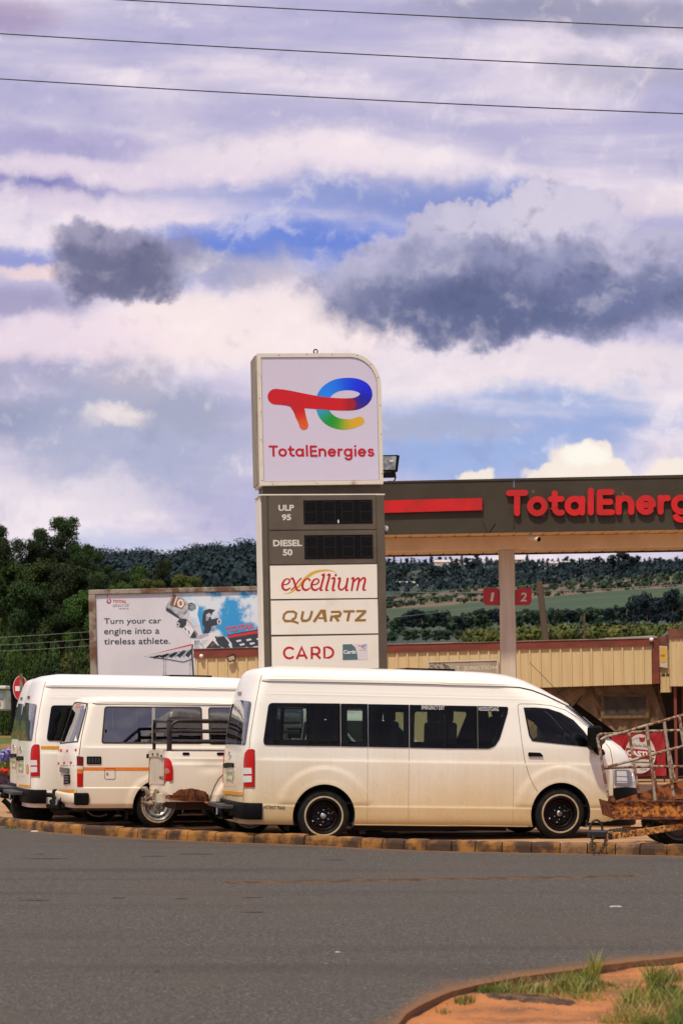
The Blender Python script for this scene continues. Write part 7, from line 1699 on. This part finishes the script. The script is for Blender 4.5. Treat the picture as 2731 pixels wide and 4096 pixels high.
mb = MB(); v_ = [tp(x, y, YN+.02) for x, y in ((495, 1130), (550, 1115), (545, 1165), (520, 1190), (500, 1180))]; mb.add(v_, [(0, 1, 2, 3, 4)]); mb.add([v+Vector((0, .01, 0)) for v in v_], [(4, 3, 2, 1, 0)]); mb.build('hinge_plate', oldpipe, tr)
def plate(name, pts, Y0, th_, mat):
    mb = MB(); n = len(pts); A = [tp(x, y, Y0) for x, y in pts]; tri = tessellate_polygon([[Vector((p.x, p.z, 0)) for p in A]]); Bk = [a+Vector((0, th_, 0)) for a in A]
    mb.add(A+Bk, [tuple(t) for t in tri]+[tuple(i+n for i in t)[::-1] for t in tri]+[(i, (i+1) % n, (i+1) % n+n, i+n) for i in range(n)]); return mb.build(name, mat, tr)
rustside = M('orange_rust_sheet', (.50, .17, .022), .85, col2=(.070, .016, .006), vs=26, th=(.40, .60), bump=.004, bs=40, detail=8)
plate('side_sheet', [(588, 1760), (1120, 1752), (1700, 1750), (1700, 1925), (1080, 1935), (630, 1928), (617, 1905)], YN-.03, .03, rustside)
plate('top_lip', [(565, 1748), (600, 1745), (1700, 1738), (1700, 1754), (600, 1764), (568, 1760)], YN-.055, .06, rust)
plate('bottom_lip', [(618, 1905), (1700, 1895), (1700, 1925), (630, 1930)], YN-.05, .018, rust)
plate('corner_gusset', [(575, 1712), (590, 1695), (625, 1692), (650, 1735), (648, 1758), (572, 1752)], YN-.085, .028, rust)
plate('far_side_sheet', [(645, 1745), (820, 1690), (1080, 1605), (1180, 1568), (1315, 1540), (1800, 1440), (1800, 1760), (645, 1760)], YF_+.02, .02, rust)
for a_, b_ in ((590, 600),):
    A = tp(592, 1760, YN); Bq = tp(630, 1925, YN); mb = MB(); mb.hexa([(Bq.x, 0.08, Bq.z), (Bq.x+.02, .08, Bq.z), (Bq.x+.02, 1.2, Bq.z), (Bq.x, 1.2, Bq.z), (A.x, .08, A.z), (A.x+.02, .08, A.z), (A.x+.02, 1.2, A.z), (A.x, 1.2, A.z)]); mb.build('end_sheet', rust, tr)
A = tp(640, 1915, YN); MB().box(A.x, A.x+3.6, .02, 1.22, A.z-.0, A.z+.015).build('deck', rust, tr)
def beam_px(name, a, b_, Ya, Yb, h, th_, mat):
    A, Bv = tp(*a, Ya), tp(*b_, Yb); d = (Bv-A).normalized(); up = Vector((0, 0, 1)); s_ = d.cross(up).normalized()*th_/2; up = s_.cross(d).normalized()*h/2
    if up.z < 0: up = -up
    mb = MB(); mb.hexa([A-s_-up, Bv-s_-up, Bv+s_-up, A+s_-up, A-s_+up, Bv-s_+up, Bv+s_+up, A+s_+up]); return mb.build(name, mat, tr)
beam_px('drawbar', (545, 2105), (1320, 1995), 25.45, 26.2, .075, .05, rustp); beam_px('drawbar', (1200, 2005), (1900, 1920), 26.15, 26.6, .08, .05, rustp)
beam_px('drawbar', (560, 2085), (1120, 2005), 25.6, 26.9, .07, .05, rustp); beam_px('drawbar_brace', (720, 2022), (1200, 2030), 26.4, 26.6, .06, .05, rustp)
beam_px('drawbar_strap', (1070, 1960), (1075, 1925), 26.2, 26.2, .09, .04, rust); beam_px('hitch_neck', (430, 2095), (600, 2095), 25.40, 25.5, .07, .07, M('black_greasy_steel', (.02, .017, .015), .5, .3))
gs = MATS['black_greasy_steel']
hc = tp(455, 2050, 25.42); mb = MB(); mb.bbox(hc.x-.10, hc.x+.12, -.68, -.52, hc.z-.075, hc.z+.02, .02); mb.build('coupling', gs, tr)
mb = MB(); mb.tube([(hc.x-.075+.075*(1-math.cos(R(a))), hc.y, hc.z+.02+.12*math.sin(R(a))) for a in range(0, 181, 20)], .014, 8); mb.build('coupling_handle', gs, tr, smooth=True, angle=50)
for k in range(5): mb = MB(); a = tp(560+k*30, 2050-k*3, 25.6); mb.tube([a, a+Vector((.05, .02, .03)), a+Vector((.12, .0, -.01)), a+Vector((.16, .02, .02))], .008, 6); mb.build('cable_loop', gs, tr)
ttube('stand_leg', [(940, 2010, 25.95), (985, 2050, 25.95), (1000, 2075, 25.95)], .03, rust)
# safety chain, link by link, drooping over the kerb face
lnk = MB(); lnk.tube([(.020*math.cos(R(a))*(1.0), 0, .034*math.sin(R(a))) for a in range(0, 361, 30)], .0065, 6, cap=False); lme = mesh('chain_link', lnk.v, lnk.f, M('chain_rust', (.06, .035, .025), .8, .3), True)
cpts = [tp(x, y, Yd) for x, y, Yd in ((432, 2100, 25.35), (415, 2140, 25.20), (412, 2185, 25.10), (420, 2230, 25.05), (450, 2255, 25.02), (490, 2252, 25.05), (520, 2215, 25.10), (540, 2165, 25.18), (560, 2115, 25.35))]
cpts = [Vector(q[:3]) for q in dense([tuple(p) for p in cpts], 16)]; acc = 0; k = 0; nxt = 0
for a, b_ in zip(cpts[:-1], cpts[1:]):
    acc += (b_-a).length
    if acc >= nxt:
        o_ = link('chain_link', lme, tr); d = (b_-a).normalized(); o_.matrix_local = Matrix.Translation(a) @ d.to_track_quat('Z', 'Y').to_matrix().to_4x4() @ Matrix.Rotation(R(90*(k % 2)), 4, 'Z'); nxt += .052; k += 1
wtr = tp(1180, 2080, 26.35); RT = .30; tw = wheel(tr, tp(1190, 2085, 26.4).x+.10, RT+.006, RT, .42, -1, 'plain', .19); tw2 = wheel(tr, tp(1190, 2085, 26.4).x+.10, RT+.006, RT, 1.5, 1, 'plain', .19)
MB().box(tw.location.x-.03, tw.location.x+.03, .45, 1.45, RT-.03, RT+.03).build('axle', rust, tr)
beam_px('spring_hanger', (1300, 1960), (1305, 1930), 26.4, 26.4, .3, .05, rust)

# ================================================================== NO ENTRY SIGN, ROAD FURNITURE AT LEFT
SG = Frame(52, 40, 0, .6); ne = thing('road_sign', 'round red no entry sign on a dark post beside a larger black sign back', 'sign', SG.m)
def sx_(x, y, w_=0): return SG.pix(*cT(x, y), w_)
c_ = sx_(425, 540); rx_ = sx_(580, 540).x-c_.x; rz_ = (sx_(425, 280).z-sx_(425, 800).z)/2
def disc_s(name, cx, cz, rx, rz, y0, y1, mat): mb = MB(); mb.poly_ext([(cx+rx*math.cos(R(a)), cz+rz*math.sin(R(a))) for a in range(0, 360, 10)], y0, y1); return mb.build(name, mat, ne)
disc_s('sign_back_plate', sx_(370, 540).x, c_.z, rz_*.66, rz_*1.02, .06, .09, black)
disc_s('sign_rim', c_.x, c_.z, rx_, rz_, .0, .02, pale); disc_s('sign_face', c_.x, c_.z, rx_-.012, rz_-.012, -.006, -.001, M('sign_face_red', (.50, .012, .018), .4))
a_, b_ = sx_(320, 500), sx_(520, 600); MB().box(a_.x, b_.x, -.012, -.007, b_.z, a_.z).build('white_bar', wtx, ne)
a_, b_ = sx_(418, 262), sx_(486, 900); MB().box(a_.x, b_.x, -.05, -.014, b_.z-.3, a_.z+.02).build('bracket', hm, ne)
a_ = sx_(262, 1300); mb = MB(); mb.tube([(a_.x, .12, -.0), (a_.x, .12, c_.z+rz_*.6)], .045, 12); mb.build('post', black, ne)
# white parked trailer stall at far left edge
VS = Frame(-60, 62, 0, .5); vs_ = thing('painted_kiosk', 'white kiosk with green and orange paint cut by the left picture edge', 'kiosk', VS.m)
def kv(x, y, w_=0): return VS.pix(*cT(x, y), w_)
g0 = terr(-60/1.74, 62).z
a_, b_ = kv(-900, 570), kv(105, 1010); MB().bbox(a_.x, b_.x, .0, 1.6, b_.z, a_.z, .05).build('body', M('kiosk_paint', (.55, .55, .52), .5, col2=(.30, .40, .12), vs=.9, th=(.5, .6)), vs_)
MB().bbox(a_.x-.1, b_.x+.05, -.1, 1.7, a_.z, a_.z+.10, .02).build('roof', M('kiosk_roof', (.6, .58, .54), .5), vs_); c2_ = kv(105, 650); MB().box(a_.x+.2, b_.x-.05, -.03, -.001, kv(0, 760).z, kv(0, 640).z).build('window', M('kiosk_glass', (.16, .22, .26), .2), vs_)
p_ = M('kiosk_orange', (.55, .30, .08), .5); MB().box(b_.x-.6, b_.x-.12, -.02, -.001, kv(0, 900).z, kv(0, 820).z).build('painted_patch', p_, vs_)
for x in (a_.x+.3, b_.x-.3): MB().box(x-.06, x+.06, .3, .42, g0-1, b_.z).build('leg', black, vs_)

# flower bed by the left kerb
stemm = M('stem_green', (.04, .09, .015), .8, col2=(.08, .14, .02), vs=8); purp = M('purple_petals', (.20, .17, .55), .7, col2=(.34, .30, .62), vs=30); redf = M('red_petals', (.75, .02, .01), .7); darkf = M('dark_purple_leaves', (.035, .008, .025), .8, col2=(.07, .02, .05), vs=12)
def flower(x, y, Yd, mat, hh, lb, r_, nf):
    hp = P(*cT(x, y), Yd); g = Vector((hp.x, Yd, max(0.0, terr(hp.x/Yd*4860+784, Yd).z if Yd > 56 else 0))); t_ = thing('flower', lb, 'flower', Matrix.Translation(g)); L = hp-g
    mb = MB(); mb.tube([(0, 0, 0), (L.x*.4+.02, .01, L.z*.5), (L.x, 0, L.z)], .008, 5); 
    for k in range(12):
        a = rnd(0, 6.28); l = rnd(.25, .45); mb.add([(0, 0, 0), (math.cos(a)*l*.4+.015, math.sin(a)*l*.4, l*.8), (math.cos(a)*l, math.sin(a)*l, l*.75), (math.cos(a)*l*.4-.015, math.sin(a)*l*.4+.01, l*.7)], [(0, 1, 2, 3)])
    mb.build('stem', stemm, t_, fix=False); mb = MB()
    for k in range(nf):
        d = Vector((rnd(-1, 1), rnd(-1, 1), rnd(-1, 1))).normalized()*r_*rnd(.4, 1); c_ = L+d; u_ = d.orthogonal().normalized()*r_*.28; w_ = d.cross(u_).normalized()*r_*.28; mb.add([c_-u_, c_-w_, c_+u_, c_+w_], [(0, 1, 2, 3)])
    mb.build('petals', mat, t_, fix=False)
for x, y, lb in ((125, 1910, 'pale purple flower head, highest at the left kerb'), (60, 1990, 'purple flower head at the left picture edge'), (190, 2010, 'purple flower head beside the hidden minibus'), (205, 1880, 'small purple flower touching the minibus edge')): flower(x, y, 50, purp, .6, lb, .13, 60)
flower(100, 2280, 49, redf, .3, 'single red flower low beside the minibus', .11, 46)
def grass(name, label, spots_, hmin, hmax, mat, wd=.006, lean_=.35, bend=.4):
    vs, fs = [], []
    for x, y, z in (spots_ if 'verge' not in name else spots_[::2]+spots_[1::4]):
        h = rnd(hmin, hmax); a = rnd(0, 6.28); l = h*rnd(.1, lean_); dx, dy = math.cos(a)*l, math.sin(a)*l; px_, py_ = -math.sin(a)*wd, math.cos(a)*wd; k = len(vs)
        px_, py_ = wd*math.cos(a*3), wd*math.sin(a*3)
        vs += [(x-px_, y-py_, z), (x+px_, y+py_, z), (x+dx*.35+px_*.8, y+dy*.35+py_*.8, z+h*.55), (x+dx*.35-px_*.8, y+dy*.35-py_*.8, z+h*.55), (x+dx, y+dy, z+h)]; fs += [(k, k+1, k+2, k+3), (k+3, k+2, k+4)]
    return tag(link(name, mesh(name, vs, fs, mat)), label, 'grass', None, 'stuff')
gcol = M('grass_blades', (.055, .095, .006), .7, col2=(.20, .20, .018), vs=2.0); gdry = M('dry_grass_blades', (.16, .17, .03), .7, col2=(.30, .22, .08), vs=2.5)
bedp = []
for _ in range(5200):
    dx = rnd(-260, 45); Yd = rnd(52.5, 62); g = terr(dx, Yd); bedp.append((g.x, g.y, g.z))
grass('bank_grass', 'green grass on the bank behind the flower bed', bedp, .12, .4, gcol, .02)
bedp = []
for _ in range(1800): Yd = rnd(46, 51); dx = rnd(-160, 40); bedp.append(((dx-784)*Yd/4860, Yd, 0))
grass('flower_bed_leaves', 'dark purple leafy bedding plants at the left edge', bedp, .12, .38, darkf, .05, .6)
bedp = []
for _ in range(1400): Yd = rnd(49, 54); dx = rnd(-160, 40); bedp.append(((dx-784)*Yd/4860, Yd, 0))
grass('flower_bed_greens', 'green leafy bedding plants behind the purple ones', bedp, .25, .7, gcol, .05, .6)
# verge grass and weeds (near right corner)
def vpt(x, y): return gnd(*cV(x, y))
sp1 = []
def clump(cx, cy, rx, ry, n, edge=False):
    out = []
    for _ in range(n):
        a = rnd(0, 6.28); r = math.sqrt(random.random()); px_, py_ = cx+rx*r*math.cos(a), cy+ry*r*math.sin(a); X_, Y_ = vpt(px_, py_)
        if Y_ < vergeY(X_)-.01: out.append((X_, Y_, dirt_z(X_, Y_)-.008))
    return out
s = []
for cx, cy, rx, ry, n in ((680, 408, 90, 12, 500), (850, 390, 160, 18, 900), (1060, 368, 120, 28, 1500), (1180, 378, 90, 16, 300), (540, 452, 50, 12, 200), (440, 494, 35, 9, 50), (1120, 425, 90, 12, 140)): s += clump(cx, cy, rx, ry, n)
grass('verge_grass', 'short green grass growing along the broken asphalt edge', s, .015, .055, gcol, .0024, 1.1)
s = clump(1050, 375, 70, 22, 420)+clump(1130, 340, 50, 10, 80)
grass('verge_grass_tall', 'taller grass tuft on the orange verge, bent to the right', s, .06, .13, gcol, .0022, 1.2)
s = clump(1500, 440, 100, 40, 1500)+clump(1560, 520, 70, 50, 900)+clump(1330, 545, 160, 10, 300)+clump(1500, 578, 160, 9, 500)
grass('verge_grass_corner', 'thick green grass in the right corner of the verge', s, .025, .10, gcol, .0026, 1.1)
s = clump(1420, 480, 180, 70, 700)+clump(1480, 345, 90, 14, 260)+clump(900, 395, 300, 30, 500); grass('dry_grass', 'dry yellowish grass blades scattered over the verge', s, .03, .12, gdry, .0028, 1.2)
s = clump(1440, 400, 40, 16, 120)+clump(1340, 470, 60, 20, 80)+clump(1150, 330, 20, 8, 40); grass('long_blades', 'long dark grass blades rising from the corner clump', s, .10, .22, gcol, .003, 1.1)
s = []
for _ in range(240): px_, py_ = rnd(60, 300), rnd(2042, 2095); X_, Y_ = gnd(*cL(px_, py_)); s.append((X_, Y_, 0))
grass('kerb_weeds', 'small weeds in the gutter under the left kerb stones', [q for q in s if q[1] < kerbY(q[0])], .02, .06, gcol, .004, .9)
def pebbles(name, label, pts, r0, r1, mat):
    vs, fs = [], []
    for x, y, z in pts:
        r = rnd(r0, r1); k = len(vs); a0 = rnd(0, 6); 
        ring_ = [(x+r*rnd(.7, 1.1)*math.cos(a0+i*1.2566), y+r*rnd(.7, 1.1)*math.sin(a0+i*1.2566), z) for i in range(5)]; vs += ring_+[(x+rnd(-.2, .2)*r, y+rnd(-.2, .2)*r, z+r*rnd(.5, .9))]; fs += [(k+i, k+(i+1) % 5, k+5) for i in range(5)]
    return tag(link(name, mesh(name, vs, fs, mat)), label, 'gravel', None, 'stuff')
pts = []
for _ in range(4200):
    X_ = rnd(.2, 3.4); Y_ = rnd(10.4, 15)
    if Y_ < vergeY(X_)-.02: pts.append((X_, Y_, dirt_z(X_, Y_)-.006))
pebbles('verge_gravel', 'small stones scattered over the orange earth', pts, .003, .014, M('pebble_orange', (.40, .20, .09), .9, col2=(.18, .09, .05), vs=4))
pts = [(x, y, z+.004) for x, y, z in sum([clump(700+k*60, 425+k*3, 55, 14, 330) for k in range(6)], [])]
pebbles('asphalt_crumbs', 'heap of dark asphalt crumbs on the verge', pts, .006, .016, M('crumb_dark', (.035, .022, .014), .9, col2=(.13, .07, .035), vs=9))
pts = []
for _ in range(900):
    Y_ = 11.5+15*random.random()**.7; X_ = rnd(-.17, .17)*Y_
    if vergeY(X_)+.05 < Y_ < kerbY(X_)-.05: pts.append((X_, Y_, .0))
pebbles('road_grit', 'loose grit on the asphalt', pts, .003, .009, M('grit_dark', (.02, .018, .016), .9, col2=(.22, .2, .18), vs=3))
pts = [(x+rnd(-.05, .05), stripY(x)+rnd(-.10, .12), 0) for x in np.linspace(strip[0][0]+.6, strip[-1][0]-.2, 4200)]; pebbles('sand_ridge', 'brown sand and grit washed in a line across the road', pts, .006, .016, M('sand_grit', (.13, .072, .032), .95, col2=(.05, .03, .017), vs=6))
# litter and scraps
def slabt(name, label, cat, c, x, y, rx, ry, h, mat, z0=.002, Yd=None):
    X_, Y_ = gnd(*c(x, y)) if Yd is None else (P(*c(x, y), Yd).x, Yd); t_ = MB(); n = 9; ring_ = [(rx*rnd(.7, 1.1)*math.cos(i*6.283/n), ry*rnd(.7, 1.1)*math.sin(i*6.283/n)) for i in range(n)]
    t_.add([(a, b_, 0) for a, b_ in ring_]+[(a*.8, b_*.8, h*rnd(.6, 1)) for a, b_ in ring_]+[(0, 0, h)], [(i, (i+1) % n, (i+1) % n+n, i+n) for i in range(n)]+[(n+i, n+(i+1) % n, 2*n) for i in range(n)])
    o_ = t_.build(name, mat); o_.location = (X_, Y_, z0); o_.rotation_euler.z = rnd(-.4, .4); return tag(o_, label, cat)
litm = M('litter_white', (.42, .36, .35), .5)
slabt('litter', 'crumpled white litter lying on the right part of the road', 'litter', cV, 1250, 36, .06, .016, .012, litm)
slabt('litter', 'tiny white scrap on the open asphalt near the middle', 'litter', Crop(0, 3200, 1.12), 1512, 686, .02, .012, .008, litm)
slabt('litter', 'white wrapper in the gutter under the left kerb', 'litter', cL, 440, 2130, .07, .04, .02, litm)
slabt('litter', 'small bluish scrap in the gutter right of the wrapper', 'litter', cL, 812, 2145, .03, .02, .015, M('litter_blue', (.4, .4, .6), .5))
slabt('stone', 'dark stone in the middle of the lower road', 'stone', Crop(0, 3200, 1.12), 706, 774, .018, .012, .012, M('crumb_dark', (.06, .045, .035), .9))
slabt('rock', 'reddish rock on the forecourt behind the rear wheel of the front minibus', 'rock', cB, 885, 1132, .11, .09, .085, M('red_rock', (.22, .10, .07), .9, col2=(.12, .05, .04), vs=9), .006, 29.0)
dkj = M('dark_scrap', (.025, .022, .018), .7, col2=(.08, .05, .03), vs=9)
for lb, x, wd, h in (('dark car battery like block lying under the front minibus', 1010, .22, .075), ('low dark metal plate lying beside the dark block', 1105, .26, .05)):
    p = P(*cB(x, 1135), 28.95); o_ = MB().bbox(-wd/2, wd/2, -.08, .08, 0, h, .012).build('scrap_block', dkj); o_.location = (p.x, p.y, .006); tag(o_, lb, 'scrap')
slabt('stone', 'flat pale stone behind the kerb near the silver wheel', 'stone', cM, 825, 1755, .09, .06, .03, M('pale_stone', (.40, .30, .2), .9), .006)
for k, (x, y, L) in enumerate(((200, 267, .55), (885, 246, .50), (180, 246, .12), (690, 255, .3), (1490, 272, .3), (1128, 442, .2), (150, 453, .28), (810, 447, .14), (1138, 507, .22), (530, 443, .14))):
    X_, Y_ = gnd(*Crop(0, 3200, 1.12)(x, y)); mb = MB(); mb.tube([(-L/2, 0, .002), (-L/6, rnd(-.02, .02), .006), (L/4, rnd(-.02, .02), .005), (L/2, 0, .004)], [.001, .003, .003, .001], 5); o_ = mb.build('rubber_strip', M('strip_black', (.012, .011, .010), .8)); o_.location = (X_, Y_, .0)
    tag(o_, ['longest black shred near the kerb at the left', 'long black shred near the kerb below the front minibus rear wheel', 'short black shred just above the longest left one', 'black shred between the two long ones near the kerb', 'black shred right of the front minibus rear wheel', 'short black shred in the middle of the road, right part', 'black shred at the left edge of the middle road', 'tiny black shred at the centre of the road', 'lowest black shred, right of the road centre', 'tiny black shred left of the road centre'][k], 'rubber scrap', 'black shreds on the asphalt')

for me_ in list(bpy.data.meshes):
    if me_.users == 0: bpy.data.meshes.remove(me_)
